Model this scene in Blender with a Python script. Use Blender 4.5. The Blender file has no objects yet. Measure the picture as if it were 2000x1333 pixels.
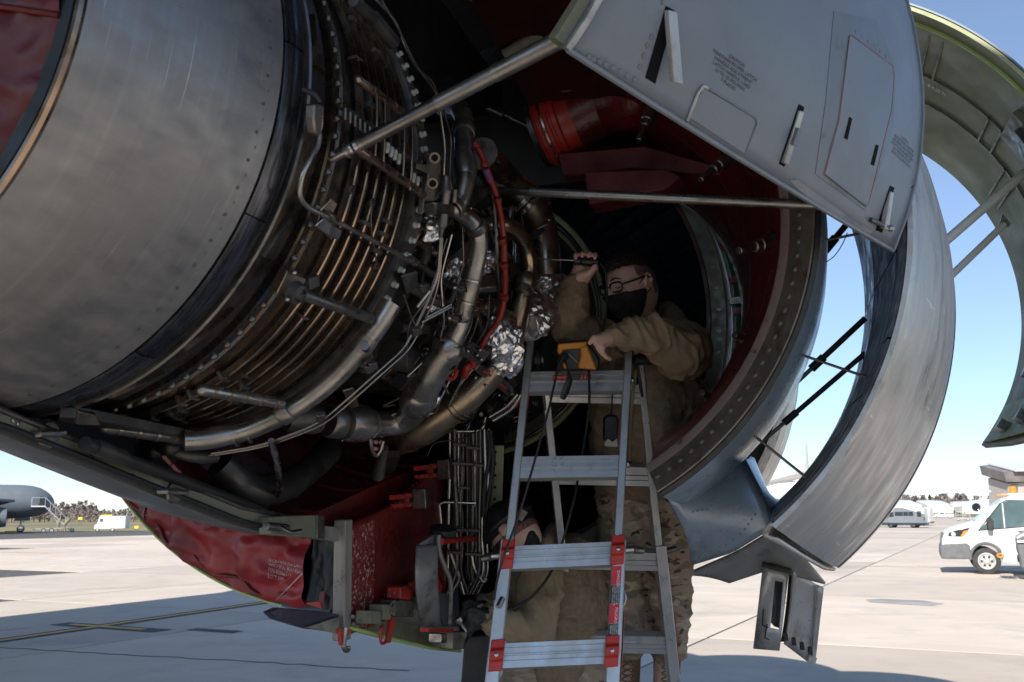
import bpy, bmesh, math, random
from mathutils import Vector, Matrix, noise as mnoise
random.seed(7)
R = math.radians
sc = bpy.context.scene
col = sc.collection

# ------------------------------------------------------------------ camera
F_PX, CAM_H = 1800.0, 1.75                      # focal length in photo pixels (2000 wide), eye height
PITCH, ROLL = math.atan((1005 - 666.5) / F_PX), R(-0.35)
_fw = Vector((0, math.cos(PITCH), math.sin(PITCH)))
_up0 = Vector((0, -math.sin(PITCH), math.cos(PITCH)))
_rt = math.cos(ROLL) * Vector((1, 0, 0)) + math.sin(ROLL) * _up0
_up = -math.sin(ROLL) * Vector((1, 0, 0)) + math.cos(ROLL) * _up0
CAM = Vector((0, 0, CAM_H))
cd = bpy.data.cameras.new('camera')
cam = bpy.data.objects.new('camera', cd)
col.objects.link(cam)
cam.matrix_world = Matrix(((_rt.x, _up.x, -_fw.x, 0), (_rt.y, _up.y, -_fw.y, 0), (_rt.z, _up.z, -_fw.z, CAM_H), (0, 0, 0, 1)))
cd.sensor_width = 36.0
cd.lens = 36.0 * F_PX / 2000.0
cd.clip_start, cd.clip_end = 0.05, 8000
cd.dof.use_dof = True
cd.dof.focus_distance = 3.1
cd.dof.aperture_fstop = 9.0
sc.camera = cam

# ------------------------------------------------------------------ sky, sun, exposure
SUN_EL, SUN_AZ = R(35), R(203.5)                # azimuth clockwise from +Y
w = bpy.data.worlds.new('World'); sc.world = w; w.use_nodes = True
nt = w.node_tree
sky = nt.nodes.new('ShaderNodeTexSky'); sky.sky_type = 'NISHITA'; sky.sun_disc = False
sky.sun_elevation, sky.sun_rotation = SUN_EL, SUN_AZ
sky.altitude = 3000
sky.air_density, sky.dust_density, sky.ozone_density = 1.3, 0.05, 6.5
_hs = nt.nodes.new('ShaderNodeHueSaturation'); _hs.inputs['Saturation'].default_value = 0.92
_gm = nt.nodes.new('ShaderNodeGamma'); _gm.inputs[1].default_value = 0.79
nt.links.new(sky.outputs[0], _hs.inputs['Color']); nt.links.new(_hs.outputs[0], _gm.inputs[0]); nt.links.new(_gm.outputs[0], nt.nodes['Background'].inputs[0])
nt.nodes['Background'].inputs[1].default_value = 0.15
sd = bpy.data.lights.new('sun', 'SUN'); sd.energy = 5.0; sd.angle = R(0.53); sd.color = (1, .95, .87)
so = bpy.data.objects.new('sun', sd); col.objects.link(so)
_ts = Vector((math.sin(SUN_AZ) * math.cos(SUN_EL), math.cos(SUN_AZ) * math.cos(SUN_EL), math.sin(SUN_EL)))
so.rotation_euler = _ts.to_track_quat('Z', 'Y').to_euler()
so.location = (-10, -10, 20)
sc.view_settings.view_transform = 'Standard'; sc.view_settings.look = 'None'
sc.view_settings.exposure = 0.7; sc.view_settings.gamma = 1.0
sc.render.engine = 'CYCLES'
sc.cycles.use_denoising = True
sc.cycles.max_bounces = 8; sc.cycles.diffuse_bounces = 5; sc.cycles.glossy_bounces = 4
sc.cycles.transparent_max_bounces = 8
sc.cycles.sample_clamp_indirect = 8.0

# ------------------------------------------------------------------ where things are
def ray(px, py):
    return _fw + _rt * ((px - 1000) / F_PX) - _up * ((py - 666.5) / F_PX)
def at(px, py, dep):
    return CAM + ray(px, py) * dep
def depth(p):
    return (Vector(p) - CAM).dot(_fw)
def gnd(px, py, z=0.0):
    r = ray(px, py)
    return CAM + r * ((z - CAM_H) / r.z)
AZ, EL = .3137474, .02660338                    # the engine's axis, pointing forward
D = Vector((math.sin(AZ) * math.cos(EL), math.cos(AZ) * math.cos(EL), math.sin(EL)))
E1 = D.cross(Vector((0, 0, 1))).normalized()    # to starboard of the engine (right in the picture)
E2 = E1.cross(D)
P0 = Vector((-.20376, 4.0, .85617 + CAM_H))
def EP(s, a, r, o=(0, 0)):
    a = R(a)
    return P0 + D * s + E1 * (o[0] + r * math.cos(a)) + E2 * (o[1] + r * math.sin(a))
def UV(s, u, v):
    return P0 + D * s + E1 * u + E2 * v
def on(px, py, r, o=(0, 0)):
    """near hit of a picture ray with a cylinder of radius r about the engine axis"""
    d = ray(px, py); O = P0 + E1 * o[0] + E2 * o[1]
    a = d - D * d.dot(D); c = (CAM - O); c = c - D * c.dot(D)
    A, B, C = a.dot(a), 2 * a.dot(c), c.dot(c) - r * r
    q = B * B - 4 * A * C
    t = -B / (2 * A) if q < 0 else (-B - math.sqrt(q)) / (2 * A)
    if t < 0.3: t = (-B + math.sqrt(max(q, 0))) / (2 * A)
    return CAM + d * t
def on_far(px, py, r, o=(0, 0)):
    """far hit: a point on the inside of a cylinder about the engine axis"""
    d = ray(px, py); O = P0 + E1 * o[0] + E2 * o[1]
    a = d - D * d.dot(D); c = (CAM - O); c = c - D * c.dot(D)
    A, B, C = a.dot(a), 2 * a.dot(c), c.dot(c) - r * r
    return CAM + d * ((-B + math.sqrt(max(B * B - 4 * A * C, 0))) / (2 * A))
def ons(px, py, s):
    d = ray(px, py)
    return CAM + d * ((P0 + D * s - CAM).dot(D) / d.dot(D))
def rad(p, o=(0, 0)):
    q = Vector(p) - P0 - E1 * o[0] - E2 * o[1]
    s = q.dot(D); u = q.dot(E1); v = q.dot(E2)
    return s, math.degrees(math.atan2(v, u)), math.hypot(u, v)

# ------------------------------------------------------------------ mesh builder
def frame_of(ax):
    ax = Vector(ax).normalized()
    h = Vector((0, 0, 1)) if abs(ax.z) < .9 else Vector((1, 0, 0))
    x = ax.cross(h).normalized()
    return x, x.cross(ax).normalized() * -1, ax
class MB:
    def __init__(s): s.v = []; s.f = []; s.uv = None
    def add(s, vs, fs):
        b = len(s.v); s.v += [Vector(p) for p in vs]; s.f += [tuple(i + b for i in q) for q in fs]; return s
    def box(s, c, size, ax=None):
        c = Vector(c); X, Y, Z = ax if ax else (Vector((1, 0, 0)), Vector((0, 1, 0)), Vector((0, 0, 1)))
        h = [k / 2 for k in size]
        vs = [c + X * (h[0] * i) + Y * (h[1] * j) + Z * (h[2] * k) for k in (-1, 1) for j in (-1, 1) for i in (-1, 1)]
        return s.add(vs, [(0, 2, 3, 1), (4, 5, 7, 6), (0, 1, 5, 4), (2, 6, 7, 3), (0, 4, 6, 2), (1, 3, 7, 5)])
    def bar(s, p0, p1, wdt, hgt, up=(0, 0, 1)):
        p0, p1 = Vector(p0), Vector(p1); z = (p1 - p0); L = z.length; z.normalize()
        x = z.cross(Vector(up)).normalized(); y = x.cross(z)
        return s.box((p0 + p1) / 2, (wdt, hgt, L), (x, y, z))
    def prism(s, poly, ext):
        n = len(poly); ext = Vector(ext); poly = [Vector(p) for p in poly]
        return s.add(poly + [p + ext for p in poly],
                     [tuple(range(n - 1, -1, -1)), tuple(range(n, 2 * n))] + [(i, (i + 1) % n, (i + 1) % n + n, i + n) for i in range(n)])
    def tube(s, pts, r, n=12, caps=True, ovl=1.0):
        pts = [Vector(p) for p in pts]
        rs = r if isinstance(r, (list, tuple)) else [r] * len(pts)
        T = []
        for i in range(len(pts)):
            t = pts[min(i + 1, len(pts) - 1)] - pts[max(i - 1, 0)]
            T.append(t.normalized() if t.length > 1e-9 else Vector((0, 0, 1)))
        x = frame_of(T[0])[0]; vs = []
        for i, p in enumerate(pts):
            x = (x - T[i] * x.dot(T[i])).normalized(); y = T[i].cross(x)
            for k in range(n):
                a = 2 * math.pi * k / n
                vs.append(p + x * (rs[i] * math.cos(a)) + y * (rs[i] * math.sin(a) * ovl))
        fs = [(i * n + k, i * n + (k + 1) % n, (i + 1) * n + (k + 1) % n, (i + 1) * n + k) for i in range(len(pts) - 1) for k in range(n)]
        if caps: fs += [tuple(range(n - 1, -1, -1)), tuple((len(pts) - 1) * n + k for k in range(n))]
        return s.add(vs, fs)
    def lathe(s, p, ax, prof, n=16, caps=True):
        """prof: (height along ax, radius)"""
        x, y, z = frame_of(ax); p = Vector(p); vs = []
        for h, r in prof:
            vs += [p + z * h + x * (r * math.cos(2 * math.pi * k / n)) + y * (r * math.sin(2 * math.pi * k / n)) for k in range(n)]
        m = len(prof)
        fs = [(i * n + k, i * n + (k + 1) % n, (i + 1) * n + (k + 1) % n, (i + 1) * n + k) for i in range(m - 1) for k in range(n)]
        if caps: fs += [tuple(range(n - 1, -1, -1)), tuple((m - 1) * n + k for k in range(n))]
        return s.add(vs, fs)
    def cap(s, p0, p1, r0, r1, n=12):
        p0, p1 = Vector(p0), Vector(p1); L = (p1 - p0).length
        pr = [(-r0 * math.cos(t), r0 * math.sin(t) + 1e-4) for t in (0.05, .5, 1.0)] + [(0, r0), (L, r1)] + [(L + r1 * math.cos(t), r1 * math.sin(t) + 1e-4) for t in (1.0, .5, .05)]
        return s.lathe(p0, (p1 - p0) if L > 1e-6 else (0, 0, 1), pr, n)
    def grid(s, fn, nu, nv, cu=False):
        b = len(s.v)
        vs = [fn(i / (nu if cu else nu - 1), j / (nv - 1)) for j in range(nv) for i in range(nu)]
        fs = []
        for j in range(nv - 1):
            for i in range(nu if cu else nu - 1):
                k = (i + 1) % nu
                fs.append((j * nu + i, j * nu + k, (j + 1) * nu + k, (j + 1) * nu + i))
        return s.add(vs, fs)
    def sweep_rev(s, prof, a0, a1, n, o=(0, 0), closed=True):
        """closed (s, r) profile swept about the engine axis from a0 to a1 degrees, ends capped"""
        m = len(prof); full = abs(a1 - a0) > 359.9
        k = n if full else n + 1
        vs = [EP(q[0], a0 + (a1 - a0) * i / n, q[1], o) for i in range(k) for q in prof]
        fs = []
        for i in range(n):
            ii = (i + 1) % k
            for j in range(m if closed else m - 1):
                jj = (j + 1) % m
                fs.append((i * m + j, i * m + jj, ii * m + jj, ii * m + j))
        if closed and not full:
            fs += [tuple(range(m)), tuple((k - 1) * m + j for j in range(m - 1, -1, -1))]
        b = len(s.v)
        s.add(vs, fs)
        if s.uv is None: s.uv = {}
        for i in range(k):
            for j, q in enumerate(prof):
                s.uv[b + i * m + j] = (R(a0 + (a1 - a0) * i / n), q[0])
        return s

def fillet(pts, rr=.03, n=6):
    """polyline with its corners rounded"""
    pts = [Vector(p) for p in pts]
    out = [pts[0]]
    for i in range(1, len(pts) - 1):
        a, b, c = pts[i - 1], pts[i], pts[i + 1]
        d0, d1 = (a - b), (c - b)
        q = min(rr, d0.length * .48, d1.length * .48)
        p0, p1 = b + d0.normalized() * q, b + d1.normalized() * q
        for k in range(n + 1):
            t = k / n
            out.append(p0 * (1 - t) ** 2 + b * (2 * t * (1 - t)) + p1 * t * t)
    return out + [pts[-1]]
def spline(pts, n=6):
    pts = [Vector(p) for p in pts]; out = []
    for i in range(len(pts) - 1):
        p0, p1, p2, p3 = pts[max(i - 1, 0)], pts[i], pts[i + 1], pts[min(i + 2, len(pts) - 1)]
        for k in range(n):
            t = k / n
            out.append(.5 * ((2 * p1) + (p2 - p0) * t + (2 * p0 - 5 * p1 + 4 * p2 - p3) * t * t + (3 * p1 - p0 - 3 * p2 + p3) * t ** 3))
    return out + [pts[-1]]

WL = {}                                          # world place of each object's origin
def thing(name, label, cat, loc, group=None, kind=None):
    o = bpy.data.objects.new(name, None); col.objects.link(o); o.empty_display_size = .2
    o.location = loc; WL[o.name] = Vector(loc)
    return tag(o, label, cat, group, kind)
def tag(o, label=None, cat=None, group=None, kind=None):
    if label: o['label'] = label
    if cat: o['category'] = cat
    if group: o['group'] = group
    if kind: o['kind'] = kind
    return o
def mk(name, mb, mat, parent=None, smooth=35, bevel=0, label=None):
    if not mb.v: return None
    lo = Vector([min(p[i] for p in mb.v) for i in range(3)]); hi = Vector([max(p[i] for p in mb.v) for i in range(3)])
    c = (lo + hi) / 2
    me = bpy.data.meshes.new(name)
    me.from_pydata([p - c for p in mb.v], [], mb.f)
    if mb.uv is not None:
        ul = me.uv_layers.new(name='UVMap')
        for lp in me.loops: ul.data[lp.index].uv = mb.uv.get(lp.vertex_index, (0, 0))
    bm = bmesh.new(); bm.from_mesh(me); bmesh.ops.recalc_face_normals(bm, faces=bm.faces); bm.to_mesh(me); bm.free()
    if smooth:
        me.shade_smooth(); me.set_sharp_from_angle(angle=R(smooth))
    me.materials.append(mat)
    o = bpy.data.objects.new(name, me); col.objects.link(o)
    return place(o, c, parent, bevel, label)
def place(o, c, parent=None, bevel=0, label=None):
    WL[o.name] = Vector(c)
    if parent is not None:
        o.parent = parent; o.location = Vector(c) - WL[parent.name]
    else: o.location = c
    if bevel:
        b = o.modifiers.new('bevel', 'BEVEL'); b.width = bevel; b.segments = 2; b.limit_method = 'ANGLE'; b.angle_limit = R(40)
    if label: o['label'] = label
    return o
def inst(name, src, p, ax, parent, scale=1.0, spin=0.0, xdir=None):
    """one more piece that shares src's mesh; its local Z goes along ax"""
    o = bpy.data.objects.new(name, src); col.objects.link(o)
    x, y, z = frame_of(ax)
    if xdir is not None:
        x = Vector(xdir); x = (x - z * x.dot(z)).normalized(); y = z.cross(x)
    Mx = Matrix((x, y, z)).transposed() @ Matrix.Rotation(spin, 3, 'Z')
    o.rotation_euler = Mx.to_euler(); o.scale = (scale,) * 3
    return place(o, Vector(p), parent)
def shape(name, mb, mat, smooth=35):
    """mesh data only, built about the origin, to be shared by alike pieces"""
    me = bpy.data.meshes.new(name); me.from_pydata(mb.v, [], mb.f)
    bm = bmesh.new(); bm.from_mesh(me); bmesh.ops.recalc_face_normals(bm, faces=bm.faces); bm.to_mesh(me); bm.free()
    me.shade_smooth(); me.set_sharp_from_angle(angle=R(smooth)); me.materials.append(mat)
    return me
def text_mesh(body, size, ext=0.0, align='CENTER', space=1.0, line=1.0):
    """lettering as flat faces: list of verts (x, y) and faces"""
    cu = bpy.data.curves.new('lettering', 'FONT'); cu.body = body; cu.size = size; cu.align_x = align; cu.space_character = space; cu.space_line = line
    cu.resolution_u = 2
    o = bpy.data.objects.new('lettering', cu); col.objects.link(o)
    dg = bpy.context.evaluated_depsgraph_get(); dg.update()
    me = bpy.data.meshes.new_from_object(o.evaluated_get(dg))
    vs = [(v.co.x, v.co.y) for v in me.vertices]; fs = [tuple(p.vertices) for p in me.polygons]
    bpy.data.objects.remove(o); bpy.data.curves.remove(cu); bpy.data.meshes.remove(me)
    return vs, fs
def letters(name, body, size, fn, mat, parent, **k):
    vs, fs = text_mesh(body, size, **k)
    return mk(name, MB().add([fn(x, y) for x, y in vs], fs), mat, parent, smooth=0)

# ------------------------------------------------------------------ materials
def nodes(name):
    m = bpy.data.materials.new(name); m.use_nodes = True
    t = m.node_tree; return m, t, t.nodes['Principled BSDF']
def N(t, typ, **k):
    n = t.nodes.new(typ)
    for a, b in k.items(): setattr(n, a, b)
    return n
def c4(c): return (c[0], c[1], c[2], 1)
def mat(name, c1, c2=None, rough=.5, metal=0.0, scale=6, detail=6, bump=0.0, bscale=80, rvar=.15, lo=.38, hi=.64,
        coord='Object', stretch=(1, 1, 1), streak=None, sstretch=(1, 60, 1), samt=.5, dirt=None, dscale=3, dlo=.55, dhi=.7, coat=0, rnd=0, spec=None, scratch=None):
    m, t, b = nodes(name); L = t.links.new
    tc = N(t, 'ShaderNodeTexCoord'); mp = N(t, 'ShaderNodeMapping'); mp.inputs['Scale'].default_value = stretch
    L(tc.outputs[coord], mp.inputs[0])
    n1 = N(t, 'ShaderNodeTexNoise'); n1.inputs['Scale'].default_value = scale; n1.inputs['Detail'].default_value = detail; n1.inputs['Roughness'].default_value = .6
    L(mp.outputs[0], n1.inputs[0])
    cr = N(t, 'ShaderNodeValToRGB'); e = cr.color_ramp.elements
    e[0].position, e[1].position = lo, hi; e[0].color, e[1].color = c4(c1), c4(c2 or c1)
    L(n1.outputs[0], cr.inputs[0]); out = cr.outputs[0]
    def mixin(fac, colr):
        nonlocal out
        mx = N(t, 'ShaderNodeMix', data_type='RGBA'); L(fac, mx.inputs[0]); L(out, mx.inputs[6]); mx.inputs[7].default_value = c4(colr); out = mx.outputs[2]
    if streak:
        m2 = N(t, 'ShaderNodeMapping'); m2.inputs['Scale'].default_value = sstretch; L(tc.outputs[coord], m2.inputs[0])
        n2 = N(t, 'ShaderNodeTexNoise'); n2.inputs['Scale'].default_value = 1.0; n2.inputs['Detail'].default_value = 5; L(m2.outputs[0], n2.inputs[0])
        r2 = N(t, 'ShaderNodeMapRange'); r2.inputs[1].default_value = .5; r2.inputs[2].default_value = .78; r2.inputs[4].default_value = samt; L(n2.outputs[0], r2.inputs[0])
        mixin(r2.outputs[0], streak)
    if scratch:
        m6 = N(t, 'ShaderNodeMapping'); m6.inputs['Scale'].default_value = scratch[1]; L(tc.outputs[coord], m6.inputs[0])
        n6 = N(t, 'ShaderNodeTexNoise'); n6.inputs['Scale'].default_value = 1.0; n6.inputs['Detail'].default_value = 2; L(m6.outputs[0], n6.inputs[0])
        r6 = N(t, 'ShaderNodeMapRange'); r6.inputs[1].default_value = scratch[2]; r6.inputs[2].default_value = scratch[2] + .03; r6.inputs[4].default_value = .8; L(n6.outputs[0], r6.inputs[0])
        mixin(r6.outputs[0], scratch[0])
    if dirt:
        n3 = N(t, 'ShaderNodeTexNoise'); n3.inputs['Scale'].default_value = dscale; n3.inputs['Detail'].default_value = 8; n3.inputs['Roughness'].default_value = .7
        L(tc.outputs['Object'], n3.inputs[0])
        r3 = N(t, 'ShaderNodeMapRange'); r3.inputs[1].default_value = dlo; r3.inputs[2].default_value = dhi; L(n3.outputs[0], r3.inputs[0])
        mixin(r3.outputs[0], dirt)
    if rnd:
        oi = N(t, 'ShaderNodeObjectInfo'); hs = N(t, 'ShaderNodeHueSaturation')
        mr = N(t, 'ShaderNodeMapRange'); mr.inputs[3].default_value = 1 - rnd; mr.inputs[4].default_value = 1 + rnd
        L(oi.outputs['Random'], mr.inputs[0]); L(mr.outputs[0], hs.inputs['Value']); L(out, hs.inputs['Color']); out = hs.outputs[0]
    L(out, b.inputs['Base Color'])
    rr = N(t, 'ShaderNodeMapRange'); rr.inputs[1].default_value = .3; rr.inputs[2].default_value = .7
    rr.inputs[3].default_value = max(.03, rough - rvar); rr.inputs[4].default_value = min(1, rough + rvar)
    n4 = N(t, 'ShaderNodeTexNoise'); n4.inputs['Scale'].default_value = scale * 2.3; n4.inputs['Detail'].default_value = 5
    L(mp.outputs[0], n4.inputs[0]); L(n4.outputs[0], rr.inputs[0]); L(rr.outputs[0], b.inputs['Roughness'])
    b.inputs['Metallic'].default_value = metal
    if coat: b.inputs['Coat Weight'].default_value = coat; b.inputs['Coat Roughness'].default_value = .1
    if spec is not None: b.inputs['Specular IOR Level'].default_value = spec
    if bump:
        n5 = N(t, 'ShaderNodeTexNoise'); n5.inputs['Scale'].default_value = bscale; n5.inputs['Detail'].default_value = 4; L(mp.outputs[0], n5.inputs[0])
        bp = N(t, 'ShaderNodeBump'); bp.inputs['Strength'].default_value = bump; bp.inputs['Distance'].default_value = .01
        L(n5.outputs[0], bp.inputs['Height']); L(bp.outputs[0], b.inputs['Normal'])
    return m
def glassy(name, c, alpha=.35, rough=.05):
    m, t, b = nodes(name); b.inputs['Base Color'].default_value = c4(c); b.inputs['Roughness'].default_value = rough
    b.inputs['Alpha'].default_value = alpha; return m
def emit(name, c, s):
    m, t, b = nodes(name); b.inputs['Base Color'].default_value = c4(c); b.inputs['Emission Color'].default_value = c4(c); b.inputs['Emission Strength'].default_value = s; return m
# ------------------------------------------------------------------ materials of the engine
NOZ = mat('nozzle_metal', (.235, .232, .232), (.27, .266, .265), rough=.48, metal=.8, scale=2.2, coord='UV', stretch=(3, 3, 1), streak=(.38, .38, .38), sstretch=(1.6, 75, 1), samt=.28, dirt=(.20, .197, .20), dscale=1.6, dlo=.5, dhi=.95, scratch=((.55, .55, .55), (2.2, 420, 1), .71), bump=.04, bscale=30)
FAIR = mat('burnt_fairing', (.045, .048, .058), (.13, .135, .15), rough=.28, metal=.9, scale=2, coord='UV', stretch=(3, 60, 1), dirt=(.025, .028, .04), dscale=4, rvar=.12)
CASE = mat('turbine_case_metal', (.05, .038, .030), (.10, .078, .062), rough=.34, metal=.85, scale=3, coord='UV', stretch=(6, 20, 1), dirt=(.035, .05, .08), dscale=5, dlo=.55, dhi=.75, rvar=.12)
CASE2 = mat('heat_tinted_band', (.07, .055, .042), (.125, .10, .078), rough=.30, metal=.9, scale=3, coord='UV', stretch=(7, 60, 1), dirt=(.04, .075, .13), dscale=6, dlo=.52, dhi=.72)
BRONZE = mat('bronze_tube', (.44, .32, .23), (.24, .19, .155), rough=.24, metal=.95, scale=10, dirt=(.12, .1, .09), dscale=9)
STEEL = mat('duct_steel', (.36, .34, .315), (.26, .245, .23), rough=.34, metal=.95, scale=9, dirt=(.12, .10, .085), dscale=7, dlo=.5, dhi=.8, bump=.03, bscale=50)
STEELB = mat('bright_steel', (.55, .54, .52), (.42, .4, .38), rough=.25, metal=1, scale=12, dirt=(.2, .18, .15), dscale=14, dlo=.58, dhi=.8)
GOLD = mat('straw_tinted_duct', (.36, .28, .19), (.25, .21, .165), rough=.33, metal=.95, scale=7, dirt=(.12, .10, .08), dscale=6, dlo=.52, dhi=.8)
DARKM = mat('sooty_metal', (.055, .052, .052), (.10, .095, .09), rough=.45, metal=.7, scale=12, dirt=(.03, .03, .03))
GUN = mat('dark_steel', (.13, .125, .12), (.20, .19, .18), rough=.4, metal=.9, scale=14, dirt=(.05, .045, .04), dscale=12)
BLACK = mat('black_rubber', (.012, .012, .014), (.022, .022, .024), rough=.5, scale=12)
RED = mat('red_primer', (.165, .014, .013), (.095, .010, .010), rough=.34, scale=4, bump=.25, bscale=55, dirt=(.05, .008, .008), dscale=3.2, dlo=.5, dhi=.75, rvar=.12)
REDB = mat('bright_red_rubber', (.42, .028, .018), (.32, .022, .016), rough=.38, scale=9, dirt=(.12, .012, .01), dscale=8)
REDC = mat('chipped_red_paint', (.20, .02, .018), (.14, .014, .013), rough=.4, scale=9, bump=.5, bscale=60, dirt=(.52, .36, .31), dscale=75, dlo=.54, dhi=.60)
BLUE = mat('blue_grey_paint', (.22, .29, .355), (.28, .345, .41), rough=.25, scale=2.2, streak=(.36, .40, .44), sstretch=(6, 6, 30), samt=.35, dirt=(.10, .12, .14), dscale=4, dlo=.56, dhi=.8, rvar=.1, metal=.35)
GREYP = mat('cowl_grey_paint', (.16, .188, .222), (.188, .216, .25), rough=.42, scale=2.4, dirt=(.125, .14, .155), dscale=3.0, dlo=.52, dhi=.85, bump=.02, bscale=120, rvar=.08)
GREYP2 = mat('cowl_patch_paint', (.135, .155, .18), (.16, .18, .205), rough=.42, scale=4, dirt=(.10, .11, .125), dscale=9)
ALU = mat('bare_aluminium', (.50, .485, .465), (.42, .41, .395), rough=.40, metal=.45, scale=1.6, coord='UV', stretch=(2, 3, 1), streak=(.70, .69, .67), sstretch=(3.0, 34, 1), samt=.5, dirt=(.36, .35, .34), dscale=2.4, dlo=.54, dhi=.8, scratch=((.72, .71, .69), (60, 3.0, 1), .70))
ALU2 = mat('scuffed_aluminium', (.52, .505, .48), (.42, .41, .39), rough=.4, metal=.4, scale=9, dirt=(.22, .2, .18), dscale=7)
LINING = mat('acoustic_lining', (.075, .078, .085), (.115, .115, .12), rough=.5, metal=.3, scale=8, coord='Object', streak=(.22, .22, .235), sstretch=(20, 20, 3), samt=.5, dirt=(.03, .03, .035), dscale=9)
LININGB = mat('lining_rim', (.17, .20, .24), (.22, .25, .29), rough=.35, metal=.4, scale=6, dirt=(.1, .11, .13), dscale=9)
BROWN = mat('heat_stained_flange', (.16, .135, .11), (.23, .20, .165), rough=.5, metal=.55, scale=14, dirt=(.07, .05, .04), dscale=12, bump=.08, bscale=90)
PINK = mat('sealant_band', (.33, .24, .215), (.28, .205, .185), rough=.6, scale=10, dirt=(.16, .07, .06), dscale=22, dlo=.6, dhi=.66)
OLIVE = mat('olive_primer', (.15, .155, .10), (.19, .19, .125), rough=.5, scale=8, dirt=(.07, .07, .05), dscale=8)
YELP = mat('yellow_green_primer', (.42, .42, .21), (.36, .36, .18), rough=.5, scale=6, dirt=(.2, .2, .1), dscale=8)
GREENI = mat('green_interior_primer', (.30, .315, .175), (.35, .36, .21), rough=.62, scale=2.0, streak=(.44, .45, .31), sstretch=(6, 6, 18), samt=.45, dirt=(.19, .20, .115), dscale=3, dlo=.5, dhi=.8)
GREENB = mat('bright_green_edge', (.42, .56, .16), (.36, .50, .15), rough=.45, scale=6)
FANB = mat('fan_blade_blue', (.10, .15, .23), (.13, .18, .27), rough=.3, metal=.2, scale=8)
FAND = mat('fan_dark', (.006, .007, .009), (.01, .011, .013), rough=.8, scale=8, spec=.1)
PALE = mat('pale_green_flange', (.30, .30, .245), (.21, .205, .165), rough=.5, metal=.3, scale=12, dirt=(.10, .085, .06), dscale=14)
GREENC = mat('green_cable', (.01, .16, .055), (.008, .12, .04), rough=.4, scale=10)
CERAM = mat('pale_nut', (.55, .57, .53), (.42, .44, .40), rough=.4, metal=.2, scale=20, dirt=(.2, .18, .14), dscale=40)
INK = mat('black_stencil', (.012, .016, .022), (.03, .035, .045), rough=.6, scale=40)
WINK = mat('faded_white_stencil', (.52, .44, .44), (.36, .22, .22), rough=.7, scale=60)
REDLINE = mat('red_outline', (.40, .11, .10), (.33, .16, .15), rough=.5, scale=30)
CLOTH = mat('red_vinyl_canvas', (.30, .022, .030), (.22, .016, .022), rough=.42, scale=5, dirt=(.08, .008, .012), dscale=4, dlo=.5, dhi=.75, bump=.05, bscale=200)
CLOTHD = mat('red_vinyl_worn', (.125, .010, .012), (.08, .007, .009), rough=.38, scale=4, dirt=(.36, .25, .24), dscale=9, dlo=.66, dhi=.74, bump=.1, bscale=40)
NAVY = mat('dark_nylon', (.014, .019, .024), (.022, .028, .034), rough=.5, scale=9)
NAVYP = mat('navy_paint', (.02, .022, .045), (.03, .03, .06), rough=.35, scale=6)
WINGM = mat('wing_grey', (.16, .17, .18), (.20, .21, .22), rough=.5, scale=1.5)
PYL = mat('dark_pylon', (.018, .018, .02), (.03, .03, .033), rough=.55, scale=4)  # near-black tone, almost even

OR, OL = (.602, -.015), (.05, -.01)              # shift of the opened right half and of the left half
# ------------------------------------------------------------------ wing (overhead, out of the picture, shades the core)
wing = thing('aircraft_wing', 'grey wing spreading overhead above the open engine', 'wing', (-3, 4, 5.5))
mk('wing_skin', MB().prism([Vector(p) for p in ((-12.4, 9.7, 5.5), (-10, 14.8, 5.6), (-9.6, 20.5, 5.7), (-1.2, 4.8, 5.4), (2.2, -1.8, 5.3), (2.4, -3.8, 5.3), (.7, -5.7, 5.3), (-6, -5.6, 5.4), (-14, -.5, 5.5))], (0, 0, .45)), WINGM, wing)
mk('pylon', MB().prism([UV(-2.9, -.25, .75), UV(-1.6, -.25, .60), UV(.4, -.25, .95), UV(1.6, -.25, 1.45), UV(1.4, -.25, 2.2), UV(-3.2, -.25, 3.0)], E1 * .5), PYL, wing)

mk('dark_backing_panel', MB().prism([UV(-.2, -.3, .5), UV(-.2, .75, .5), UV(-.2, .9, 1.9), UV(-.2, -.3, 1.9)], D * .05), PYL, wing)  # added dark sheet, makes the gap above the barrel read black
eng = thing('jet_engine', 'open jet engine with cowl doors swung up and bare pipes and turbine case', 'jet engine', EP(-1, 270, 1.5))
S_LIP, S_A, S_B, S_C = -2.804, -2.465, -2.266, -1.8725
def rev(name, prof, a0, a1, n, m, par, o=(0, 0), closed=True, smooth=30, label=None):
    return mk(name, MB().sweep_rev(prof, a0, a1, n, o, closed), m, par, smooth, label=label)
# ---- exhaust nozzle and turbine
noz = rev('exhaust_nozzle', [(-2.80, .494), (-2.74, .520), (-2.66, .549), (-2.58, .573), (-2.50, .592), (-2.462, .5995), (-2.462, .575), (-2.78, .485), (-2.80, .488)], 0, 360, 180, NOZ, eng)
rev('nozzle_rim', [(-2.802, .487), (-2.809, .490), (-2.809, .496), (-2.803, .499), (-2.796, .4975), (-2.796, .487)], 0, 360, 160, BRONZE, eng)
rev('inner_sleeve', [(-2.79, .46), (-2.4, .45), (-2.4, .43), (-2.79, .44)], 0, 360, 96, DARKM, eng)
# rivet row just aft of the nozzle's front edge
riv = shape('rivet', MB().lathe((0, 0, 0), (0, 0, 1), [(0, .0034), (.0002, .0032), (.0003, .002)], 10), NOZ)
for k in range(58):
    a = -92 + k * 2.4
    for ds in (-2.485, ) if k % 2 else (-2.492, ):
        inst('rivet', riv, EP(ds, a, .5945), EP(ds, a, 1) - EP(ds - .15, a, 0), noz)
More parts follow.
